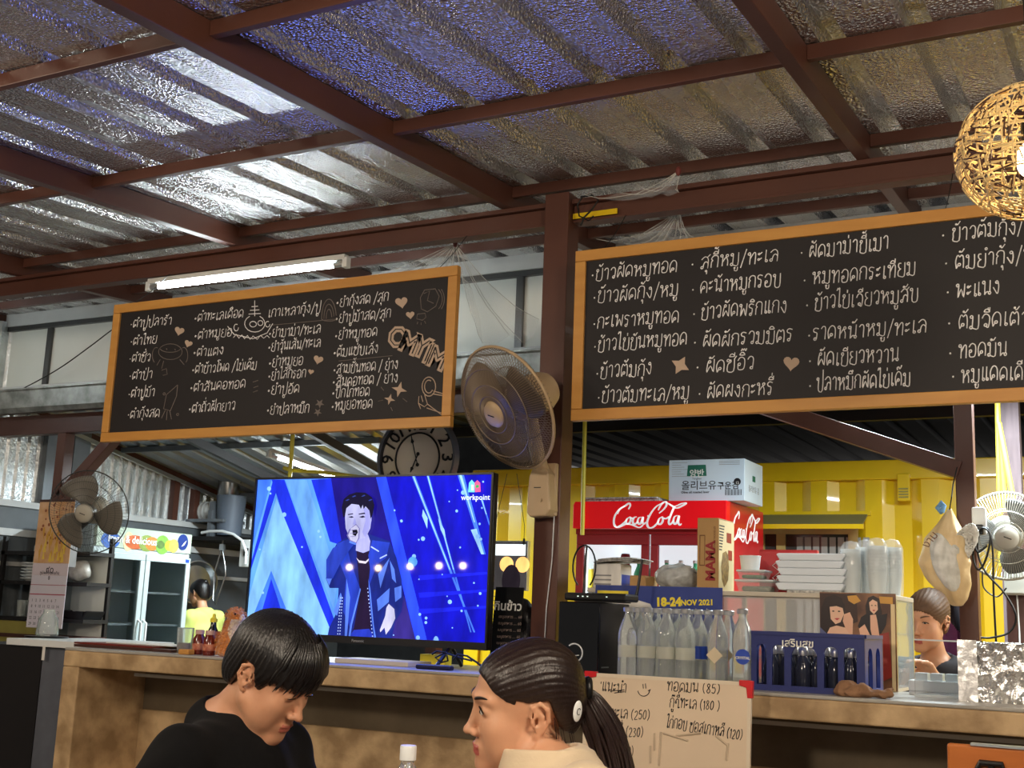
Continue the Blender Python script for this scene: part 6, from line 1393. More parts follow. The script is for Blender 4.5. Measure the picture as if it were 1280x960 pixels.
Cg = W(1258, 670, YR-.3)-t.location; nrm = -_f*.93-_r*.32+_u*.02; Mf = axis_matrix(Cg, nrm)
fan_head(t, Mf, .205, M_guardw, M_cream if False else mat('grey_cream_plastic', srgb(186, 184, 172), .4), M_bladeg, rings=(.35, .6), spokes=96, wr=.0013, rim=.007, rot=.7)
rear = Mf @ Vector((0, 0, -.12)); mm = MATS['grey_cream_plastic']
MB().box(-.05, .05, -.075, -.002, -.075, .075).build('control_box', mm, t, bevel=.01); MB().tube([(0, -.04, .07), (0, -.08, .13), tuple(rear)], .028, 12).build('fan_arm', mm, t, smooth=50)
MB().tube([(0.0, -.008, -.075), (.005, -.008, -.25), (0, -.008, -.6)], .004, 6).build('power_cord', M_wp, t)
M_pipe = mat('yellow_pipe', srgb(222, 206, 70), .4)
for lb, pts, Y in (('upright yellow conduit pipe beside the grey timber post', [(1247, 508), (1250, 640)], YR+.2), ('yellow conduit pipe leaning from the grey timber post', [(1253, 552), (1268, 632)], YR+.12), ('short upright yellow pipe above the right fan', [(1252, 560), (1256, 622)], YR+.16), ('upright yellow conduit pipe right of the centre column', [(731, 530), (729, 622)], 7.0), ('yellow conduit pipe in front of the kitchen roof', [(366, 543), (362, 600)], 6.3)):
    a_, b_ = W(*pts[0], Y), W(*pts[1], Y); z1_ = a_.z
    o = MB().tube([a_+(a_-b_)*.3, a_, b_, b_+(b_-a_)*.5], .014, 8).build('conduit_pipe', M_pipe, smooth=60); tag(o, lb, 'pipe', 'yellow conduit pipes')
o = MB().tube([W(*q, 6.35) for q in ((355, 585), (366, 588), (400, 590), (446, 596), (470, 600))], .013, 8).build('conduit_pipe', M_pipe, smooth=60); tag(o, 'bent yellow conduit pipe running behind the television top', 'pipe', 'yellow conduit pipes')
o = MB().tube([W(*q, 5.3) for q in ((0, 331), (20, 333), (40, 338), (48, 343))], .012, 8).build('conduit_pipe', M_pipe, smooth=60); tag(o, 'yellow conduit pipe under the roof at the left edge', 'pipe', 'yellow conduit pipes')
# ------------------------------------------------------------------ round clock
Yq = 6.55; cc = W(522, 573, Yq); Rq = .5*(W(571, 575, Yq).x-W(474, 575, Yq).x)
t = thing('wall_clock', 'large round clock with cut out numerals behind the television', 'clock', cc, rotz=0)
M_cf = mat('clock_metal', srgb(34, 34, 40), .4, .3); M_face = mat('clock_face', srgb(228, 218, 210), .6)
MB().lathe([(Rq*.97, -.03), (Rq, -.03), (Rq, .03), (Rq*.95, .03), (Rq*.95, -.03)], FRONT, 48, caps=False).build('clock_rim', mat('clock_rim', srgb(120, 124, 136), .35, .6), t, smooth=40)
MB().lathe([(.001, -.012), (Rq*.95, -.012), (Rq*.95, -.002), (.001, -.002)], FRONT, 48).build('clock_face', M_face, t)
MB().tube([(Rq*.56*math.cos(a), -.004, Rq*.56*math.sin(a)) for a in np.linspace(0, 6.283, 49)[:-1]], .006, 6, closed=True).tube([(Rq*.95*math.cos(a), -.006, Rq*.95*math.sin(a)) for a in np.linspace(0, 6.283, 49)[:-1]], .012, 6, closed=True).build('clock_ring', M_cf, t)
for n in range(1, 13):
    a = math.pi/2-n*math.pi/6; text('clock_numeral', str(n), Rq*.42, M_cf, t, T(Rq*.755*math.cos(a), -.004, Rq*.755*math.sin(a)) @ FRONT @ Rz(a-math.pi/2), .002, .001, 'CENTER')
def hand_(a, l, w_, y): 
    d = Vector((math.cos(a), 0, math.sin(a))); mb = MB(); mb.bar(Vector((0, y, 0))-d*l*.3, Vector((0, y, 0))+d*l, w_, .003, up=(0, 1, 0)); mb.prism([(.0, -.012), (.03, 0), (0, .012), (-.014, 0)], 0, .003, T(*(d*l*.72+Vector((0, y, 0)))) @ FRONT @ Rz(a)); mb.lathe([(.001, -.002), (.012, -.002), (.012, .002), (.001, .002)], T(*(d*l*-.3+Vector((0, y, 0)))) @ FRONT, 14); return mb
hand_(math.pi/2+.3, Rq*.52, .006, -.02).build('minute_hand', M_cf, t); hand_(math.pi*1.5-.4, Rq*.33, .008, -.016).build('hour_hand', M_cf, t)
# ------------------------------------------------------------------ woven lamp
YL = 3.0
cl = W(1289, 190, YL); RL = 90*(cl.x*_f.x+cl.y*_f.y+(cl.z-ZC)*_f.z)/FPX
t = thing('woven_pendant', 'round pendant lamp woven of bamboo strips at upper right', 'lamp', cl)
M_bam = mat('bamboo_strip', srgb(222, 196, 138), .55, noise=.5, nscale=10, ndark=srgb(190, 154, 96))
M_bamd = mat('dark_bamboo', srgb(74, 48, 32), .6)
rnd = random.Random(9); mb = MB(); mb2 = MB(); mb3 = MB()
def sph(th, ph, k=1.): return Vector((RL*k*math.sin(th)*math.cos(ph), RL*k*math.sin(th)*math.sin(ph), RL*.94*k*math.cos(th)))
for i in range(1050):                                                    # short random strips laid over the globe
    n = Vector((rnd.gauss(0, 1), rnd.gauss(0, 1), rnd.gauss(0, 1))).normalized(); th = math.acos(max(-1, min(1, n.z)))
    if th < .3: continue
    a = n.orthogonal().normalized(); b = n.cross(a); q = rnd.choice((.5, .9, -.7, 2.2))+rnd.uniform(-.25, .25)+math.atan2(n.y, n.x)*0
    d = a*math.cos(q)+b*math.sin(q); l = rnd.uniform(.12, .34); pts = []
    for k in range(5):
        u = (k/4-.5)*l; v = (n*math.cos(u)+d*math.sin(u)); kk = 1+rnd.uniform(-.004, .012) if k == 0 else kk; pts.append(Vector((v.x*RL*kk, v.y*RL*kk, v.z*RL*.94*kk)))
    (mb2 if rnd.random() < .2 else mb).tube(pts, .0021, 4)
for i in range(16):
    ph = 2*math.pi*i/16; mb3.tube([sph(.28+(math.pi-.5)*k/20, ph+.5*math.sin(k/20*3.1), .985) for k in range(21)], .0028, 5)
for k in range(9):
    th = .3+k*.3; mb3.tube([sph(th, 2*math.pi*j/40, .99) for j in range(40)], .0026, 5, closed=True)
mb.build('woven_shell', M_bam, t); mb2.build('dark_strips', M_bamd, t); mb3.build('bamboo_ribs', M_bam, t)
zt_c = zr(YL)-cl.z-.06
MB().tube([(0, 0, RL*.9), (0, 0, zt_c)], .004, 6).build('lamp_cord', M_wire, t); MB().lathe([(.02, .02), (.022, .08), (.01, .1), (.001, .1)], n=16).build('lamp_socket', M_black, t, smooth=40)
MB().tube([(0, 0, .1), (0, 0, RL*.9)], .004, 6).build('socket_stem', M_wire, t)
MB().ell((0, 0, -.02), (.035, .035, .045)).build('lamp_bulb', mat('warm_bulb', (1, .8, .5), .4, emit=(1, .74, .42), es=30), t, smooth=60)
lamp('woven_lamp_light', 'POINT', cl-Vector((0, 0, .02)), 7, (1, .86, .66), .04)
# ------------------------------------------------------------------ kitchen on the left
XF = -6.5
fy0, fy1 = .945*6.5, 1.092*6.5; zft = ZC+.0805*6.5; zfd = ZC+.0535*6.5
M_frid = mat('fridge_white', srgb(176, 188, 188), .4)
t = thing('glass_door_fridge', 'white upright fridge with two glass doors and fruit sign', 'fridge', (XF, fy0, 0), rotz=D(90)); L_ = fy1-fy0   # local x runs along +Y, local -y faces +X
MB().box(0, .03, .03, .62, .05, zfd+.03).box(L_-.03, L_, .03, .62, .05, zfd+.03).box(.03, L_-.03, .59, .62, .05, zfd+.03).box(.03, L_-.03, .03, .59, .05, .14).box(.03, L_-.03, .03, .59, zfd, zfd+.03).build('cabinet', M_frid, t, bevel=.004)
MB().box(0, L_, .06, .6, zfd+.03, zft).build('sign_box', M_frid, t, bevel=.004)
sg = MB().box(.02, L_+.01, .03, .06, zfd+.035, zft+.005).build('sign_panel', mat('sign_light', srgb(170, 184, 166), .4, emit=srgb(214, 222, 210), es=.03), t)
zm = (zfd+zft)/2+.015
rnd = random.Random(8); FR = {}
for x, col_, rx, rz2 in ((.14, (40, 90, 170), .09, .06), (.3, (216, 190, 150), .05, .07), (.36, (190, 90, 40), .1, .05), (.47, (130, 150, 70), .08, .06), (.52, (200, 120, 50), .07, .05), (.62, (120, 170, 70), .07, .07), (.69, (220, 190, 60), .05, .04), (.73, (230, 210, 90), .05, .05), (.6, (90, 120, 60), .04, .03)):
    nm = 'fruit_%d_%d' % (col_[0], col_[1]); FR.setdefault(nm, [MB(), mat(nm, srgb(*col_), .5, emit=srgb(*col_), es=.15, noise=.6, nscale=30)])
    x = x*L_/.9; k = len(FR)*.0004; FR[nm][0].prism([(x+rx*math.cos(a), zm-.02+rz2*math.sin(a)) for a in np.linspace(0, 6.283, 21)[:-1]], .0004, .001+k, T(0, .03, 0) @ FRONT)
for nm, (mb, m) in FR.items(): mb.build('fruit_picture', m, sg)
text('sign_text', 'fresh & delicious', .075, M_lwhite, sg, T(.12, .0245, zm-.03) @ FRONT, .0006, .001, sx=.95)
MB().prism([(L_-.085+.055*math.cos(a), zm+.015+.06*math.sin(a)) for a in np.linspace(0, 6.283, 25)[:-1]], .0, .004, T(0, .03, 0) @ FRONT).build('round_badge', mat('badge_navy', srgb(34, 54, 120), .4), sg)
MB().prism([(L_-.1, zm-.02), (L_-.07, zm-.005), (L_-.05, zm+.03), (L_-.075, zm+.01)], .004, .006, T(0, .03, 0) @ FRONT).build('badge_mark', M_lwhite, sg)
for k in (0, 1):
    a, b = (.012, L_/2-.004) if k == 0 else (L_/2+.004, L_-.012)
    d = MB().box(a, b, 0, .03, zfd-.045, zfd).box(a, b, 0, .03, .16, .22).box(a, a+.045, 0, .03, .22, zfd-.045).box(b-.045, b, 0, .03, .22, zfd-.045).build('door', M_frid, t, bevel=.004)
    MB().box(a+.045, b-.045, .012, .016, .22, zfd-.045).build('door_glass', mat('grey_glass', (.6, .66, .68), .05, trans=1., ior=1.1), d)
    x = b-.02 if k == 0 else a+.02
    MB().tube([(x, -.001, .85), (x, -.035, .87), (x, -.035, 1.12), (x, -.001, 1.14)], .008, 8).build('door_handle', M_wp, d)
MB().box(L_-.07, L_-.03, -.0015, -.0003, zfd-.035, zfd-.01).build('badge', M_lblue, t)
M_shelfw = mat('wire_shelf', srgb(200, 206, 208), .4)
for z in (.5, .82, 1.1, 1.33): MB().box(.035, L_-.035, .05, .58, z, z+.015).build('shelf', M_shelfw, t)
MB().box(.031, L_-.031, .57, .589, .15, zfd-.002).build('back_liner', mat('fridge_liner', srgb(206, 216, 220), .5), t)
o = net_obj('food_bag', lambda P: bundle(P, .1, .1, .05, .008, 50), (-.13, -.13, -.01), (.13, .13, .13), .009, mat('pale_food_bag', srgb(206, 190, 186), .3, alpha=.9)); o.location = (XF-.3, fy0+.22, 1.117); tag(o, 'pale bag of food on a shelf inside the fruit sign fridge', 'food bag')
# grating machine on a wall shelf
YM = 7.9
c = W(272, 672, YM); pm = YM*1.36/FPX
t = thing('grating_machine', 'old grating machine with cream motor and grey hopper on shelf', 'machine', c)
def ml(px, py, y=0): q = W(px, py, YM); return Vector((q.x-c.x, y, q.z-c.z))
a0, a1 = ml(238, 664), ml(303, 664)
for px in (246, 274): 
    q = ml(px, 650); MB().box(q.x-.02, q.x+.02, -.12, .12, .0, .22).build('machine_leg', M_grey, t)
MB().box(a0.x+.05, a1.x-.1, -.14, .14, .12, .145).build('machine_bed', M_grey, t)
q = ml(261, 640); MB().cyl((q.x-.12, 0, q.z), (q.x+.12, 0, q.z), .085).build('motor', M_white, t, smooth=40); 
for k in range(5): MB().tube([(q.x-.08+.04*k, .087*math.cos(a), q.z+.087*math.sin(a)) for a in np.linspace(0, 6.283, 20)[:-1]], .004, 4, closed=True).build('motor_fin', M_white, t)
q2 = ml(251, 638); MB().tube([(q2.x-.05, .1*math.cos(a), q2.z+.1*math.sin(a)) for a in np.linspace(0, 6.283, 24)[:-1]], .012, 6, closed=True).build('pulley', M_wp, t)
q3 = ml(288, 644); MB().lathe([(.001, -.17), (.1, -.17), (.125, .16), (.118, .16), (.09, -.15)], T(q3.x, 0, q3.z), 24).build('hopper', mat('grey_hopper', srgb(96, 106, 120), .45), t, smooth=40)
MB().box(ml(274, 640).x-.02, ml(274, 640).x+.03, -.1, -.05, 0, ml(274, 628).z).build('hopper_strap', M_grey, t)
q4 = ml(286, 609); 
o = thing('steel_pot', 'dull steel pot standing on the grey hopper', 'pot', c+Vector((q4.x, 0, q3.z+.161))); MB().lathe([(.001, 0), (.085, 0), (.09, .02), (.09, .16), (.084, .16), (.08, .012)], n=24, caps=False).build('pot_body', M_steel, o, smooth=40); MB().tube([(.085, 0, .1), (.13, 0, .11), (.13, 0, .14), (.088, 0, .14)], .006, 6).build('handle', M_steel, o); MB().lathe([(.088, .161), (.06, .19), (.012, .2), (.012, .24), (.001, .24)], n=20).build('pot_lid', M_steel, o, smooth=40)
sh = thing('wall_shelf', 'dark steel bracket shelf carrying the grating machine', 'shelf', c); MB().box(a0.x-.03, a1.x+.1, -.16, 2.09, -.03, -.001).build('shelf_board', M_dark, sh)
MB().box(a0.x-.03, a1.x+.1, 2.04, 2.09, -.4, -.031).build('wall_rail', M_dark, sh)
hook = W(278, 684, YM-.1)
o = thing('wire_whisk', 'steel wire loop hanging under the grating machine shelf', 'whisk', (hook.x, YM-.1, c.z-.031)); s = pm
MB().tube([(0, 0, 0), (0, 0, -.05), (-.06, 0, -.26), (-.05, 0, -.48), (-.02, 0, -.52), (.06, 0, -.28), (.045, 0, -.2), (0, 0, -.06)], .007, 6).build('wire_loop', M_steel, o, smooth=60); MB().box(-.02, .02, -.015, .015, -.08, -.03).build('loop_clip', M_alu, o)
o = MB().tube([W(*q, YM-.2) for q in ((252, 666), (262, 664), (278, 664), (292, 668), (303, 676), (308, 690), (307, 705))], .012, 8).build('white_cable', M_wp, smooth=60); tag(o, 'thick white cable curving from grating machine to the wall', 'cable')
q = W(308, 690, YM-.15); o = thing('switch_box', 'pale switch box behind the left edge of television', 'switch', q); MB().box(-.07, .07, 0, .06, -.12, .1).build('switch_body', M_white, o, bevel=.006); MB().box(-.02, .02, -.012, 0, -.03, .03).build('switch_lever', M_black, o); MB().box(-.03, .03, .06, 2.26, -.05, .05).build('conduit_arm', M_dark, o)
q = W(243, 728, 7.75); o = thing('hanging_pan', 'round polished steel pan hanging right of the fruit sign fridge', 'pan', q, rot=(0, D(90), D(-20))); MB().lathe([(.001, 0), (.15, 0), (.18, .06), (.17, .06), (.14, .01), (.001, .01)], n=36, caps=False).build('pan_body', M_steel, o, smooth=40); MB().bar((0, -.18, .05), (0, -.4, .05), .03, .012, up=(0, 0, 1)).build('pan_handle', M_steel, o)
mb = MB(); wS = W(250, 720, 9.0).x; wE = W(330, 720, 9.0).x
t = thing('cooking_hood', 'dark steel cooking station with splash panels behind the woman in lime', 'cooker', ((wS+wE)/2, 9.0, 0)); hw_ = (wE-wS)/2
MB().box(-hw_, hw_, 0, .7, .1, .85).build('cooker_body', M_steel, t, bevel=.01); MB().box(-hw_, hw_, .66, .7, .85, 1.75).build('splash_panel', mat('dark_steel', srgb(70, 74, 76), .3, .85, noise=.5, nscale=5), t); MB().box(hw_-.03, hw_, 0, .66, .85, 1.75).build('side_panel', MATS['dark_steel'], t)
for k in (-1, 1): MB().lathe([(.08, .85), (.12, .88), (.12, .9), (.1, .9), (.08, .87)], T(k*hw_*.45, .3, 0), 20).build('burner_ring', M_dark, t)
for sx_ in (-1, 1):
    for yy in (.06, .64): MB().box(sx_*(hw_-.05)-.025, sx_*(hw_-.05)+.025, yy-.025, yy+.025, 0, .1).build('leg', M_steel, t)
# open shelf with dishes at the far left
YS = 6.0
t = thing('dish_shelf', 'dark open shelf of dishes against the left kitchen wall', 'shelf', (-7.16, YS, 0)); xs1 = W(118, 780, YS).x+7.16
for z in (.55, 1.0): MB().box(0, xs1, -.1, .12, z, z+.025).build('shelf_board', M_brownd, t)
zsA = W(60, 772, YS).z; zsB = W(60, 727, YS).z; zsC = W(60, 690, YS).z
xs1 = W(118, 780, YS).x+7.16
for z in (zsA, zsB, zsC): MB().box(0, xs1, -.1, .12, z-.025, z).build('shelf_board', M_dark, t)
for x in (.02, xs1-.02):
    for y in ((-.088,) if x < .1 else (.108,)): MB().box(x-.015, x+.015, y-.012, y+.012, 0, zsC+.1).build('shelf_post', M_dark, t)
MB().box(.02, xs1*.5, -.09, -.075, .58, zsA-.03).build('olive_panel', M_olive, t); MB().box(xs1*.6, xs1-.03, .095, .11, .58, zsC).build('back_panel', M_panel, t)
def plate_stack(label, px, z, n, r, Y=YS-.02):
    x = W(px, 740, Y).x; first = None
    for k in range(n):
        o = MB().lathe([(.001, 0), (r*.55, 0), (r*.62, .006), (r, .016), (r*.98, .02), (r*.6, .01), (.001, .006)], n=28).build('plate', M_wp, smooth=40, loc=(x, Y, z+.001)) if first is None else first.copy()
        if first is None: first = o
        else: COL.objects.link(o); o.location = (x, Y, z+.001+.021*k)
        tag(o, '%s white plate of the %s' % (('lowest', 'second lowest', 'third lowest', 'middle', 'fifth lowest', 'sixth lowest', 'topmost')[k if k < n-1 else 6], label), 'plate', label)
plate_stack('stack on the upper dish shelf', 40, zsB, 6, .09, YS)
rnd = random.Random(3); proto = None
for i in range(7):
    x = W(28+i*6.4, 750, YS-.05).x; y = YS-.05+.09*(i % 2)
    if proto is None: proto = thing('drinking_glass', 'x', 'glass', (x, y, zsA+.001), group='drinking glasses on the dish shelf'); MB().lathe([(.001, 0), (.028, 0), (.034, .11), (.032, .11), (.026, .006), (.001, .006)], n=16, caps=False).build('glass_body', M_water, proto, smooth=50); MB().tube(ringp(.033, .11, 16), .0015, 5, closed=True).build('glass_rim', M_glass, proto); o = proto
    else: o = dup(proto, (x, y, zsA+.001))
    o['label'] = '%s drinking glass in the row on the dish shelf' % ('leftmost', 'second', 'third', 'fourth', 'fifth', 'sixth', 'rightmost')[i]
o = net_obj('plastic_bags', lambda P: bundle(P, .1, .06, .075, .008, 34), (-.18, -.12, -.01), (.18, .12, .28), .01, mat('white_film', srgb(226, 224, 216), .25)); o.location = (W(97, 740, YS).x, YS-.01, zsB+.004); tag(o, 'crumpled white plastic bags on the dish shelf behind calendar', 'bags')
o = thing('black_tray', 'shallow black tray on the dish shelf below the plastic bags', 'tray', (W(98, 770, YS).x, YS, zsA+.001)); MB().prism([(-.13, .0), (.13, .0), (.16, .05), (.15, .055), (.12, .012), (-.12, .012), (-.15, .055), (-.16, .05)], -.08, .08, FRONT).build('tray_body', M_black, o); MB().box(-.12, .12, -.085, -.08, .01, .05).box(-.12, .12, .08, .085, .01, .05).build('tray_end', M_black, o)
# side cabinet with a white top, desk fan and calendar
YW = 4.5; zw = W(60, 800, YW).z; xc0 = W(-60, 850, YW).x; xcm = W(54, 810, YW).x; xc1 = xl-.01
t = thing('side_cabinet', 'black side cabinet with white top left of the concrete counter', 'cabinet', (xcm, YW, 0))
MB().box(xc0-xcm, -.002, 0, .5, 0, zw-.035).build('black_front', mat('cabinet_black', srgb(26, 22, 22), .5), t); MB().box(0, xc1-xcm, .004, .5, 0, zw-.035).build('grey_end', mat('slate_plaster', srgb(98, 102, 112), .7, noise=.4, nscale=8), t)
MB().box(W(8, 800, YW-.03).x-xcm, W(112, 806, YW).x-xcm, -.03, .6, zw-.034, zw).build('white_top', M_wp, t, bevel=.003)
MB().box(.03, .05, -.0305, -.0302, zw-.1, zw-.03).build('paper_tape', M_paper, t)
o = thing('glass_jar', 'clear glass jar on a black plate below the calendar', 'jar', (W(58, 798, 4.75).x, 4.75, zw+.0005)); MB().lathe([(.001, 0), (.11, 0), (.115, .008), (.001, .01)], n=28).build('black_plate', M_black, o, smooth=40); MB().lathe([(.001, .0105), (.055, .0105), (.06, .02), (.05, .1), (.03, .13), (.03, .15), (.027, .15), (.027, .13), (.045, .1), (.054, .02), (.001, .016)], n=24, caps=False).build('jar_body', M_water, o, smooth=40)
YA = 5.78; pl_ = W(88, 690, YA)
t = thing('wall_fan', 'open wire fan with cream hub on the left post beside calendar', 'fan', (W(71, 690, YA).x+.081, YA+.02, pl_.z))
Cg = W(111, 640, 5.52)-t.location; nrm = -_f*.96-_u*.02-_r*.1; Mf = axis_matrix(Cg, nrm)
fan_head(t, Mf, .262, M_guardd, mat('pale_grey_plastic', srgb(178, 168, 150), .4), mat('fan_blade_dim', srgb(120, 112, 100), .35), rings=(.28, .44, .6, .76), spokes=84, wr=.0009, rim=.004, rot=1.6)
rear = Mf @ Vector((0, 0, -.12))
MB().box(0, .05, -.04, .035, -.1, .06).build('control_box', mat('grey_plastic', srgb(150, 150, 150), .4), t, bevel=.006); MB().tube([(.03, -.02, .05), (.06, -.05, .1), tuple(rear)], [.02, .022, .03], 12).build('fan_arm', M_dark, t, smooth=50)
# calendar
YCa = 5.74; cT = W(72, 625, YCa); cB = W(54, 785, YCa); wC = (W(94, 624, YCa).x-W(50, 626, YCa).x)/2; hC = cT.z-cB.z
t = thing('wall_calendar', 'long paper calendar with golden picture hanging on the left post', 'calendar', (cT.x, YCa, cB.z))
xo = 0
MB().box(-wC, wC, 0, .003, 0, hC*.405).build('date_sheet', mat('calendar_paper', srgb(214, 206, 214), .7), t); MB().box(-wC, wC, -.0004, .003, hC*.406, hC*.5).build('title_sheet', mat('calendar_pink', srgb(216, 200, 204), .7), t)
mp = MB().box(-wC, wC, .0, .003, hC*.501, hC).build('picture_sheet', mat('calendar_gold', srgb(206, 150, 96), .6, noise=.8, nscale=9, ndark=srgb(230, 190, 150)), t)
mb = MB(); mb2 = MB(); mb3 = MB(); rnd = random.Random(6)
for i in range(34):
    x = rnd.uniform(-wC*.75, wC*.9); z = hC*rnd.uniform(.66, .98); r = rnd.uniform(.005, .012); mb.prism([(x+r*math.cos(a), z+r*math.sin(a)) for a in np.linspace(0, 6.28, 9)[:-1]], .0004, .0008+i*.00001, FRONT)
for i in range(26):
    x = rnd.uniform(-wC*.8, wC*.8); z = hC*rnd.uniform(.55, .78); l = hC*rnd.uniform(.04, .09); mb2.prism([(x-.01, z), (x, z+.02), (x+.01, z), (x+.002, z-l)], .0004, .0009+i*.00001, FRONT)
for i in range(16):
    x = rnd.uniform(-wC*.5, wC*.7); z = hC*rnd.uniform(.54, .7); mb3.prism([(x-.012, z-.03), (x, z+.03), (x+.012, z-.03)], .0004, .0012+i*.00001, FRONT)
mb.build('printed_beads', mat('brown_bead', srgb(150, 84, 50), .5), mp); mb2.build('printed_fringe', mat('gold_fringe', srgb(214, 160, 60), .5), mp); mb3.build('printed_flame', mat('yellow_flame', srgb(232, 196, 80), .5), mp)
text('calendar_text', '๙๐', .07, M_ink, t, T(0, -.0012, hC*.452) @ FRONT, .0002, .0, 'CENTER'); text('calendar_text', 'ภูมิพลังแผ่นดิน', .03, M_ink, t, T(0, -.0012, hC*.425) @ FRONT, .0002, 0, 'CENTER'); text('calendar_text', '8', .036, M_ink, t, T(0, -.0012, hC*.385) @ FRONT, .0002, 0, 'CENTER')
MB().box(-wC, wC, -.001, -.0003, hC*.255, hC*.262).build('red_rule', mat('rule_red', srgb(170, 40, 70), .5), t); MB().box(-wC, wC, -.001, -.0003, hC*.33, hC*.334).build('red_rule', MATS['rule_red'], t)
for r_ in range(5):
    text('calendar_text', '  '.join('%2d' % (r_*7+c_+1) for c_ in range(7) if r_*7+c_+1 <= 31), .027, M_ink, t, T(-wC*.9, -.0004, hC*(.2-.045*r_)) @ FRONT, .0002, .0, sx=1.0)
MB().box(-wC, wC, -.002, .005, hC-.012, hC+.004).build('binding_strip', M_brownd, t); MB().tube([(-wC*.5, 0, hC), (0, .02, hC+.05), (wC*.5, 0, hC)], .002, 5).build('hanging_string', M_wire, t)
# ------------------------------------------------------------------ left half of the serving counter
def ck(px, Y): return (W(px, 815, Y).x, Y, ZK)
zz = ZK
for i, (px0, px1, th, m, lb, Y0, dY) in enumerate(((68, 214, .012, M_brownd, 'dark brown menu folder lowest of the stack on counter', 4.16, .3), (84, 190, .008, mat('maroon_cover', srgb(120, 44, 34), .4), 'maroon menu folder in the middle of the counter stack', 4.18, .24), (132, 216, .004, M_paper, 'white menu sheet topmost of the counter stack', 4.24, .2))):
    a_, b_ = W(px0 if px0 > 84 else 92, 808, Y0).x, W(px1, 810, Y0).x
    o = MB().box(0, b_-a_, 0, dY, 0, th*.45).box(.002, b_-a_-.004, .003, dY-.003, th*.45, th*.55).box(0, b_-a_, 0, dY, th*.55, th).build('menu_folder', m, bevel=.0015, loc=(a_, Y0, zz+.0005)); zz += th+.001; tag(o, lb, 'menu', 'menus stacked on the counter')
t = thing('drinking_glass', 'ribbed clear glass with brown dregs on the counter', 'glass', ck(230, 4.22)); hG = W(230, 785, 4.22).z-ZK
MB().lathe([(.001, 0), (.03, 0), (.033, .01), (.038, hG), (.036, hG), (.03, .012), (.001, .012)], n=20, caps=False).build('glass_body', M_water, t, smooth=40); MB().lathe([(.001, .0125), (.0295, .0125), (.0315, .045), (.001, .045)], n=20).build('brown_dregs', mat('brown_drink', srgb(90, 44, 20), .2), t); MB().tube([(.037*math.cos(a), .037*math.sin(a), hG) for a in np.linspace(0, 6.283, 24)[:-1]], .0018, 5, closed=True).build('glass_rim', M_glass, t)
o = MB().box(-.03, .03, -.02, .02, 0, .022).build('sponge_block', mat('tan_sponge', srgb(196, 140, 70), .8, bump=.3, bscale=90), bevel=.005, loc=ck(233, 4.1)); tag(o, 'small tan sponge before the ribbed glass on counter', 'sponge')
M_sauce = mat('sauce_bottle', srgb(104, 30, 16), .15, coat=.5); M_slab = mat('sauce_label', srgb(206, 140, 110), .5, noise=.9, nscale=40, ndark=srgb(150, 50, 40))
t = thing('sauce_bottle', 'left small red sauce bottle with white cap beside the glass', 'bottle', ck(248, 4.17), group='sauce bottles on the counter'); hS = W(248, 787, 4.17).z-ZK
MB().lathe([(.001, 0), (.026, 0), (.028, .006), (.028, hS*.62), (.018, hS*.78), (.016, hS*.84)], n=20).build('bottle_body', M_sauce, t, smooth=50); MB().lathe([(.018, hS*.82), (.0195, hS*.82), (.0195, hS), (.001, hS)], n=20).build('bottle_cap', mat('pink_cap', srgb(206, 170, 160), .4), t, smooth=40); MB().lathe([(.0284, .02), (.0284, hS*.45), (.028, hS*.45)], n=20, caps=False).build('bottle_label', M_slab, t, smooth=40)
dup(t, ck(261, 4.14), label='right small red sauce bottle with white cap beside plush cat')
t = thing('soy_bottle', 'dark soy sauce bottle with yellow cap behind red bottles', 'bottle', ck(264, 4.27)); hS = W(264, 770, 4.27).z-ZK
MB().lathe([(.001, 0), (.03, 0), (.032, .008), (.032, hS*.5), (.014, hS*.72), (.012, hS*.85)], n=20).build('bottle_body', M_gloss, t, smooth=50); MB().lathe([(.015, hS*.84), (.016, hS*.84), (.016, hS*.93), (.008, hS*.97), (.006, hS*1.06), (.001, hS*1.06)], n=18).build('bottle_cap', M_yellow, t, smooth=40); MB().lathe([(.0324, .03), (.0324, .1), (.032, .1)], n=20, caps=False).build('bottle_label', M_slab, t, smooth=40)
# plush cat seen from behind
t = thing('plush_cat', 'fluffy orange and white toy cat sitting on counter beside television', 'toy', ck(288, 4.16)); hP = W(288, 760, 4.16).z-ZK; s_ = hP/.26
def cat(P):
    P = P/s_; d = s_ell(P, (-.02, 0, .07), (.062, .055, .085)); d = smin(d, s_ell(P, (.01, .0, .14), (.05, .045, .07)), .03); d = smin(d, s_ell(P, (.022, -.005, .215), (.05, .045, .043)), .02)
    for s in (-1, 1): d = smin(d, s_cap(P, (.012+s*.026, .0, .24), (.014+s*.034, .0, .268), .014, .004), .01)
    d = smin(d, s_ell(P, (.065, -.01, .205), (.022, .022, .018)), .012); d = smin(d, s_cap(P, (.03, -.03, .1), (.045, -.035, .01), .022, .018), .015); d = smin(d, s_cap(P, (-.05, -.03, .03), (.02, -.05, .012), .022, .016), .02)
    d = d+.004*np.sin(P[:, 0]*210+3*np.sin(P[:, 2]*130))*np.sin(P[:, 1]*190+P[:, 2]*170); return smax(d, -P[:, 2], .003)*s_
M_fur = mat('orange_fur', srgb(216, 138, 64), .9, sheen=.6, noise=.7, nscale=16, ndark=srgb(190, 104, 40), bump=.8, bscale=120); M_furw = mat('white_fur', srgb(228, 208, 184), .9, sheen=.6, bump=.8, bscale=120)
net_obj('plush_body', cat, (-.13*s_, -.12*s_, -.01), (.13*s_, .12*s_, .3*s_), .005, [M_fur, M_furw], t, lambda C: ((C[:, 0]/s_ > .028+.02*np.sin(C[:, 2]*40)) & (C[:, 2]/s_ < .2)) | (C[:, 0]/s_ > .07), 1)
mb = MB(); rnd = random.Random(1); mb2 = MB()
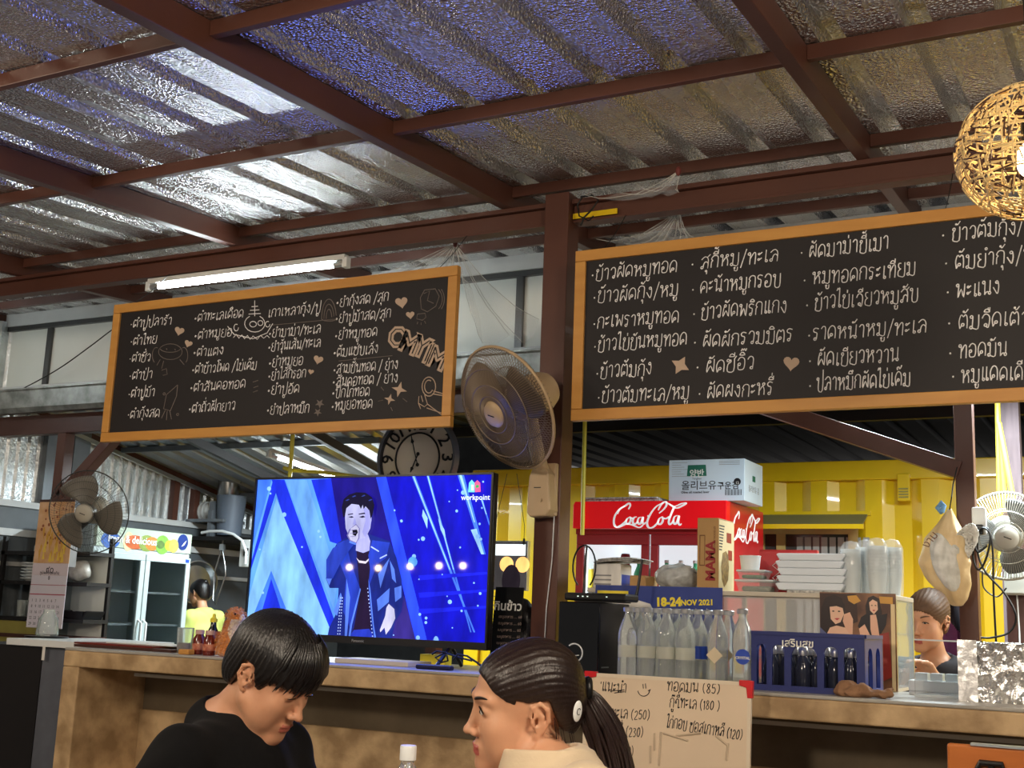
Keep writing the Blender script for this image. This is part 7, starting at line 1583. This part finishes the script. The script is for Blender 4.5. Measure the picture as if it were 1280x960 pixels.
for i in range(1000):
    n = Vector((rnd.gauss(0, 1), rnd.gauss(0, 1), rnd.gauss(0, 1))).normalized(); k = rnd.choice((0, 0, 1, 1, 2)); cc_ = ((-.02, 0, .07), (.01, 0, .14), (.022, -.005, .215))[k]; rr_2 = ((.062, .055, .085), (.05, .045, .07), (.05, .045, .043))[k]
    p = Vector([cc_[j]+n[j]*rr_2[j] for j in range(3)])
    if p.z < .01: continue
    q = p+n*.012+Vector((0, 0, -.008)); (mb2 if p.x > .03 and p.z < .2 else mb).tube([p*s_, (p+n*.012)*s_, (q+n*.006)*s_], [.0015, .0012, .0003], 3, caps=False)
mb.build('orange_fluff', M_fur, t); mb2.build('white_fluff', M_furw, t)
for s in (-1, 1): MB().ell((.052*s_, (-.005+s*.03-.012)*s_, .228*s_), .006*s_).build('eye', M_gloss, t)
# under and right of the television
o = MB().box(0, .36, 0, .18, 0, .02).build('wooden_board', mat('pale_board', srgb(196, 186, 168), .5), bevel=.003, loc=(W(418, 824, 4.2).x, 4.2, ZK)); tag(o, 'pale flat board lying on the counter under the television', 'board')
t = thing('remote_control', 'black remote control lying on counter under the television corner', 'remote', (W(548, 830, 4.15).x, 4.15, ZK), rotz=.1); MB().box(-.09, .06, -.02, .02, 0, .018).build('remote_body', mat('navy_plastic', srgb(20, 22, 60), .3), t, bevel=.006)
for i in range(8): MB().box(-.08+.016*i, -.07+.016*i, -.008, .004, .018, .0195).build('remote_key', M_grey, t)
for lb, pts in (('black cable coiled on the counter below the television', [(540, 818), (546, 814), (558, 816), (560, 826), (552, 828), (544, 822), (556, 816), (574, 822), (590, 826)]), ('second black cable on the counter below television corner', [(566, 826), (572, 818), (584, 820), (596, 828), (604, 834)])):
    o = MB().tube([W(a, b, 4.24+.002*i) for i, (a, b) in enumerate(pts)], .004, 6).build('cable', M_wire, smooth=60); tag(o, lb, 'cable', 'cables below the television')
o = MB().box(-.06, .06, -.03, .03, 0, .045).box(-.045, .05, -.031, -.0302, .01, .035).build('yellow_packet', M_yellow, bevel=.005, loc=(W(545, 820, 4.5).x, 4.5, ZK)); tag(o, 'yellow packet behind the television stand', 'packet')
YN = 4.5
t = thing('menu_stand', 'black standing menu card with white lettering right of television', 'menu stand', (W(630, 790, YN).x, YN, ZK), rot=(D(-6), 0, 0)); hN = W(630, 733, YN).z-ZK; wN = (W(647, 760, YN).x-W(612, 760, YN).x)/2
MB().box(-wN, wN, 0, .006, 0, hN).build('menu_card', M_black, t)
text('menu_text', 'กินข้าว', .05, M_lwhite, t, T(-.0, -.0012, hN*.76) @ FRONT, .0003, .001, 'CENTER')
for k in range(7): text('menu_text', 'เมนูอาหาร .... 60', .017, mat('dim_print', srgb(150, 130, 120), .6), t, T(-wN*.6, -.0012, hN*(.62-.08*k)) @ FRONT, .0002)
mb = MB()
for i in range(16): mb.tube([(-wN+.004*math.cos(a)-.002, .003+.006*math.sin(a), hN*(.06+.055*i)) for a in np.linspace(0, 6.28, 9)[:-1]], .0012, 4, closed=True)
mb.build('spiral_binding', M_alu, t); MB().box(-wN, wN, .006, .16, 0, .006).build('stand_back', M_black, t)
o = net_obj('black_handbag', lambda P: s_ell(P, (0, 0, .13), (.07, .05, .15))+.006*np.sin(P[:, 2]*50+P[:, 0]*40), (-.1, -.09, -.03), (.1, .09, .31), .008, mat('black_leather', srgb(20, 18, 20), .4, bump=.3, bscale=60)); o.location = (W(652, 790, 4.62).x, 4.63, ZK+.02); tag(o, 'black leather bag standing between menu card and centre column', 'bag')
YMi = 5.2; xa, xb = W(612, 700, YMi).x, W(659, 700, YMi).x; za_, zb_ = W(640, 738, YMi).z, W(640, 676, YMi).z
t = thing('order_screen', 'small lit screen showing two glowing globes right of television', 'screen', ((xa+xb)/2, YMi, za_)); wm = (xb-xa)/2; hm = zb_-za_
MB().box(-wm, wm, 0, .03, 0, hm).build('screen_case', M_alu, t, bevel=.003); k_ = em('globe_dark', (70, 66, 66), .7)
MB().box(-wm+.008, wm-.004, -.001, 0, .004, hm*.97).build('screen_picture', k_, t); MB().box(-wm+.03, wm-.01, -.0016, -.001, hm*.7, hm*.93).build('screen_white', em('mark_white', (240, 250, 250)), t)
for x in (.1, .75): MB().prism([(wm*(x*1.3-.2)+hm*.16*math.cos(a), hm*.52+hm*.16*math.sin(a)) for a in np.linspace(0, 6.283, 21)[:-1]], .0017, .0022, FRONT).build('screen_globe', em('globe', (255, 190, 110), 1.1), t)
MB().prism([(wm*.2+.05*math.cos(a), hm*.2+.075*math.sin(a)) for a in np.linspace(0, 6.283, 21)[:-1]], .0023, .0027, FRONT).build('screen_figure', em('figure', (30, 24, 30)), t)
MB().cyl((0, .02, ZK*0-.0), (0, .02, -(za_-.0)), .02).build('screen_pole', M_dark, t)
# warm globes hung over the tables to the left of the camera; the television shows their reflections
for i, (px, py) in enumerate(((436, 709), (472, 710), (511, 708), (547, 707), (577, 707))):
    d = ray(px, py); d = d/d.y; Yg = .62; k_ = 2*YTV-Yg; p = Vector((d.x*k_, Yg, ZC+d.z*k_))
    if i == 0:
        gl = thing('globe_lamp', 'x', 'lamp', p, group='warm globes mirrored in the television screen'); MB().ell((0, 0, 0), .025, 18, 12).build('lamp_globe', mat('globe_glow', (1, .8, .5), .4, emit=(1, .7, .38), es=110), gl, smooth=60); MB().lathe([(.012, .03), (.016, .05), (.008, .07), (.001, .07)], n=14).build('lamp_socket', M_black, gl, smooth=40); MB().tube([(0, 0, .07), (0, 0, zr(Yg)-p.z-.05)], .003, 5).build('lamp_cord', M_wire, gl); o = gl
    else: o = dup(gl, p)
    o['label'] = '%s of the warm globe lamps mirrored in the television screen' % ('leftmost', 'second from left', 'middle', 'fourth from left', 'rightmost')[i]
# ------------------------------------------------------------------ front table, stools, water bottle, chair
zt3 = W(511, 932, 2.0).z-.232
t = thing('guest_table', 'dark wooden guest table between the two young people', 'table', (-1.37, 2.22, 0))
MB().box(-.17, .17, -.42, .42, zt3-.03, zt3).build('tabletop', M_brownd, t, bevel=.004)
for sx_ in (-1, 1):
    for sy_ in (-1, 1): MB().box(sx_*.13-.02, sx_*.13+.02, sy_*.37-.02, sy_*.37+.02, 0, zt3-.03).build('leg', M_dark, t)
q = W(510, 945, 2.0)
t = thing('drinking_water_bottle', 'small clear water bottle with white cap on the guest table', 'bottle', (q.x, 2.0, zt3+.0005)); B = .232
MB().lathe([(.001, 0), (.027, 0), (.03, .008), (.03, .05), (.028, .055), (.03, .06), (.03, .14), (.027, .165), (.017, .192), (.0125, .2), (.0125, .215)], n=28).build('bottle_body', M_water, t, smooth=40); MB().lathe([(.0145, .205), (.0155, .206), (.0155, B-.002), (.0145, B), (.001, B)], n=28).build('bottle_cap', M_wp, t, smooth=30); MB().tube([(.0, 0, .02), (.002, 0, .2)], .003, 8).build('drinking_straw', M_wp, t); MB().lathe([(.0305, .07), (.0305, .13), (.03, .13)], n=28, caps=False).build('bottle_label', mat('pale_blue_label', srgb(150, 190, 220), .4), t, smooth=40)
for nm, x, y, zs_ in (('round dark stool under the young man in black', -2.08, 2.27, .43), ('round dark stool under the young woman in cream', -.95, 2.15, .41)):
    t = thing('stool', nm, 'stool', (x, y, 0), group=None); MB().lathe([(.001, zs_-.04), (.15, zs_-.04), (.16, zs_-.03), (.16, zs_-.01), (.15, zs_), (.001, zs_)], n=32).build('seat', M_brownd, t, smooth=40)
    for a in range(4): MB().tube([(.11*math.cos(a*1.571+.78), .11*math.sin(a*1.571+.78), zs_-.04), (.16*math.cos(a*1.571+.78), .16*math.sin(a*1.571+.78), 0)], .014, 8).build('leg', M_dark, t)
YH = 2.9; a_, b_ = W(1183, 926, YH), W(1290, 940, YH)
t = thing('wooden_chair', 'orange brown wooden chair back with black metal loop at lower right', 'chair', ((a_.x+b_.x)/2, YH, 0)); wH = (b_.x-a_.x)/2; zH = (a_.z+b_.z)/2
M_or = mat('orange_wood', srgb(176, 100, 40), .4, noise=.5, nscale=4, ndark=srgb(140, 74, 28), stretch=(1, 1, 5))
MB().box(-wH, wH, 0, .02, zH-.34, zH).build('back_panel', M_or, t, bevel=.006); MB().box(-wH+.05, wH, -.004, .024, zH-.001, zH+.004).build('back_edge', M_alu, t)
MB().tube([(-wH*.05, -.008, zH-.14), (-wH*.28, -.008, zH-.05), (-wH*.2, -.008, zH-.035), (wH*.3, -.008, zH-.035), (wH*.36, -.008, zH-.06), (wH*.2, -.008, zH-.14)], .007, 8).build('metal_loop', M_black, t); MB().tube([(wH*.02, -.008, zH-.13), (wH*.06, -.008, zH-.04)], .007, 8).build('metal_loop', M_black, t)
MB().box(-wH, wH, -.4, .02, .42, .45).build('seat', M_or, t, bevel=.006)
for sx_ in (-1, 1):
    MB().box(sx_*(wH-.03)-.018, sx_*(wH-.03)+.018, .0205, .05, 0, zH-.05).build('leg', M_dark, t); MB().box(sx_*(wH-.03)-.018, sx_*(wH-.03)+.018, -.39, -.35, 0, .42).build('leg', M_dark, t)
# ------------------------------------------------------------------ clear film tied up under the roof
def film(label, tie, ends, Y0, Y1, grp):
    rnd = random.Random(int(tie[0])); t0 = W(*tie, Y0); mb = MB(); pts = []
    for (px, py) in ends:
        e = W(px, py, Y1); n = 7; ln = []
        for i in range(n+1): u = i/n; p = t0.lerp(e, u)+Vector((0, 0, -.05*math.sin(u*3.14)))+Vector((rnd.uniform(-.01, .01), rnd.uniform(-.02, .02), 0))*u; ln.append(p)
        pts.append(ln)
    o = thing('plastic_curtain', label, 'plastic film', t0, group=grp)
    for i in range(len(pts)-1):
        vs = []
        for a, b in zip(pts[i], pts[i+1]): vs += [a-t0, (a+b)/2-t0+Vector((0, .03, -.01)), b-t0]
        mb.add(vs, [(3*k+j, 3*k+j+1, 3*k+j+4, 3*k+j+3) for k in range(len(pts[i])-1) for j in (0, 1)])
    g = mb.build('film_sheet', mat('thin_film', (.9, .93, .95), .12, alpha=.14), o, smooth=70)
    fm = MB()
    for ln in pts: fm.tube([p-t0 for p in ln], [.003]+[.0016]*(len(ln)-2)+[.0008], 4)
    fm.build('film_fold', mat('film_fold', srgb(232, 230, 222), .1, coat=.6, alpha=.5), o, smooth=60)
    MB().ell((0, 0, 0), (.012, .012, .02)).build('film_knot', mat('red_knot', srgb(110, 48, 44), .6), o)
film('clear plastic curtain gathered above the crab drawing board', (569, 304), [(400, 350), (440, 352), (480, 345), (520, 342), (545, 338), (562, 340), (590, 360), (604, 430), (640, 420), (655, 430), (676, 400)], 4.75, 4.95, 'clear plastic curtains tied under the beam')
film('clear plastic curtain gathered beside the centre column top', (848, 262), [(745, 300), (770, 296), (785, 305), (800, 304), (815, 304), (838, 300), (852, 300), (865, 298), (872, 296)], 4.75, 4.9, 'clear plastic curtains tied under the beam')
film('clear plastic strand tied to the purlin right of the column', (848, 214), [(730, 245), (770, 240), (800, 232), (845, 234)], 4.5, 4.52, 'clear plastic curtains tied under the beam')
o = MB().box(-.11, .1, -.002, .004, -.012, .012).build('painted_glint', M_yel, bevel=.001, loc=W(745, 267, 4.585)); tag(o, 'yellow light glint painted on the main beam right of column', 'painted glint')  # glint of light on the beam, painted as a flat yellow strip
o = MB().tube([W(*q, 4.53) for q in ((726, 246), (740, 244), (748, 250), (740, 262), (730, 272), (726, 282))], .004, 6).tube([W(*q, 4.53) for q in ((728, 246), (722, 256), (724, 270), (736, 276), (742, 270))], .0035, 6).build('cable_bundle', M_wire, smooth=60); tag(o, 'black cable bundle looped at the top of centre column', 'cable')
# ------------------------------------------------------------------ people at work behind the counter
def standing(label, H, yaw, pitch, roll, cloth, hair_m, fem, wr, h=.0065, skin=None, body_yaw=None, eye=(.6, .6), lean=.0):
    by = yaw if body_yaw is None else body_yaw
    f2 = Vector((math.sin(by), -math.cos(by), 0)); s2 = Vector((math.cos(by), math.sin(by), 0)); H = Vector(H)
    c7 = H-f2*(.07+lean)+Vector((0, 0, -.17)); sc2 = c7+Vector((0, 0, -.055))+f2*.02
    shl, shr = sc2+s2*.17, sc2-s2*.17; pel = Vector((c7.x-f2.x*lean, c7.y-f2.y*lean, max(.78, H.z-.7)))
    el = [shl+s2*.06+f2*.06+Vector((0, 0, -.27)), shr-s2*.06+f2*.06+Vector((0, 0, -.27))]
    wrl, wrr = [e+f2*.22+Vector((0, 0, .03)) for e in el] if wr is None else wr
    kn = [pel+s2*.1+f2*.03+Vector((0, 0, -.36)), pel-s2*.1+f2*.03+Vector((0, 0, -.36))]; ft = [Vector((pel.x+s2.x*.1, pel.y+s2.y*.1, 0)), Vector((pel.x-s2.x*.1, pel.y-s2.y*.1, 0))]
    return person(label, H, yaw, pitch, roll, fem, c7, shl, shr, el[0], el[1], wrl, wrr, pel, skin or M_skinf, M_lipf, cloth, work_hair, hair_m, knees=kn, feet=ft, trousers=M_denim, h=h, hair_h=.0032, eye_open=eye, sleeve=.75, neck=.046, shirt_pad=.014)
M_bl = mat('ash_brown_hair', srgb(110, 82, 58), .6, noise=.5, nscale=30, ndark=srgb(72, 50, 34))
def bun(t, hw, px): MB().ell(hw((0, .125, .03)), (.034, .034, .034)).build('hair_bun', px, t, smooth=60)
Hr = W(1159, 777, 5.5)
t, hw, _ = standing('woman with tied ash brown hair working behind the sneeze guard', Hr, -.27, .2, .08, mat('charcoal_cotton', srgb(46, 46, 52), .85), M_bl, 1., (Hr+Vector((.08, -.36, -.22)), Hr+Vector((-.06, -.36, -.24))), lean=.04, eye=(.7, .7)); bun(t, hw, M_bl)
Hk = W(249, 742, 7.45)
sK = .8; Hs = Vector((Hk.x, Hk.y, Hk.z/sK))
t, hw, _ = standing('woman in lime shirt with black hair working at the kitchen cooker', Hs, -1.72, .2, 0, mat('lime_cotton', srgb(206, 216, 116), .8), M_hair, 1., None, h=.008, skin=M_skin, lean=.05); MB().ell(hw((0, .1, .1)), (.026, .026, .022)).build('hair_bun', M_hair, t, smooth=60)
MB().tube([Hs-t.location+Vector(q) for q in ((.05, -.1, -.2), (.1, -.14, -.3), (.13, -.12, -.45))], .012, 6).build('apron_strap', M_dark, t)
hd = t.location+(Hs-t.location)*sK; t.scale = (sK, sK, sK); t.location += Vector((Hk.x-hd.x, Hk.y-hd.y, 0))
# ------------------------------------------------------------------ lettering becomes plain meshes
bpy.context.view_layer.update()
DG = bpy.context.evaluated_depsgraph_get()
for o in [q for q in SC.objects if q.type == 'FONT']:
    me = bpy.data.meshes.new_from_object(o.evaluated_get(DG)); nm = o.name; n = bpy.data.objects.new('lettering', me); COL.objects.link(n)
    n.parent = o.parent; n.matrix_local = o.matrix_local.copy(); bpy.data.objects.remove(o); n.name = nm
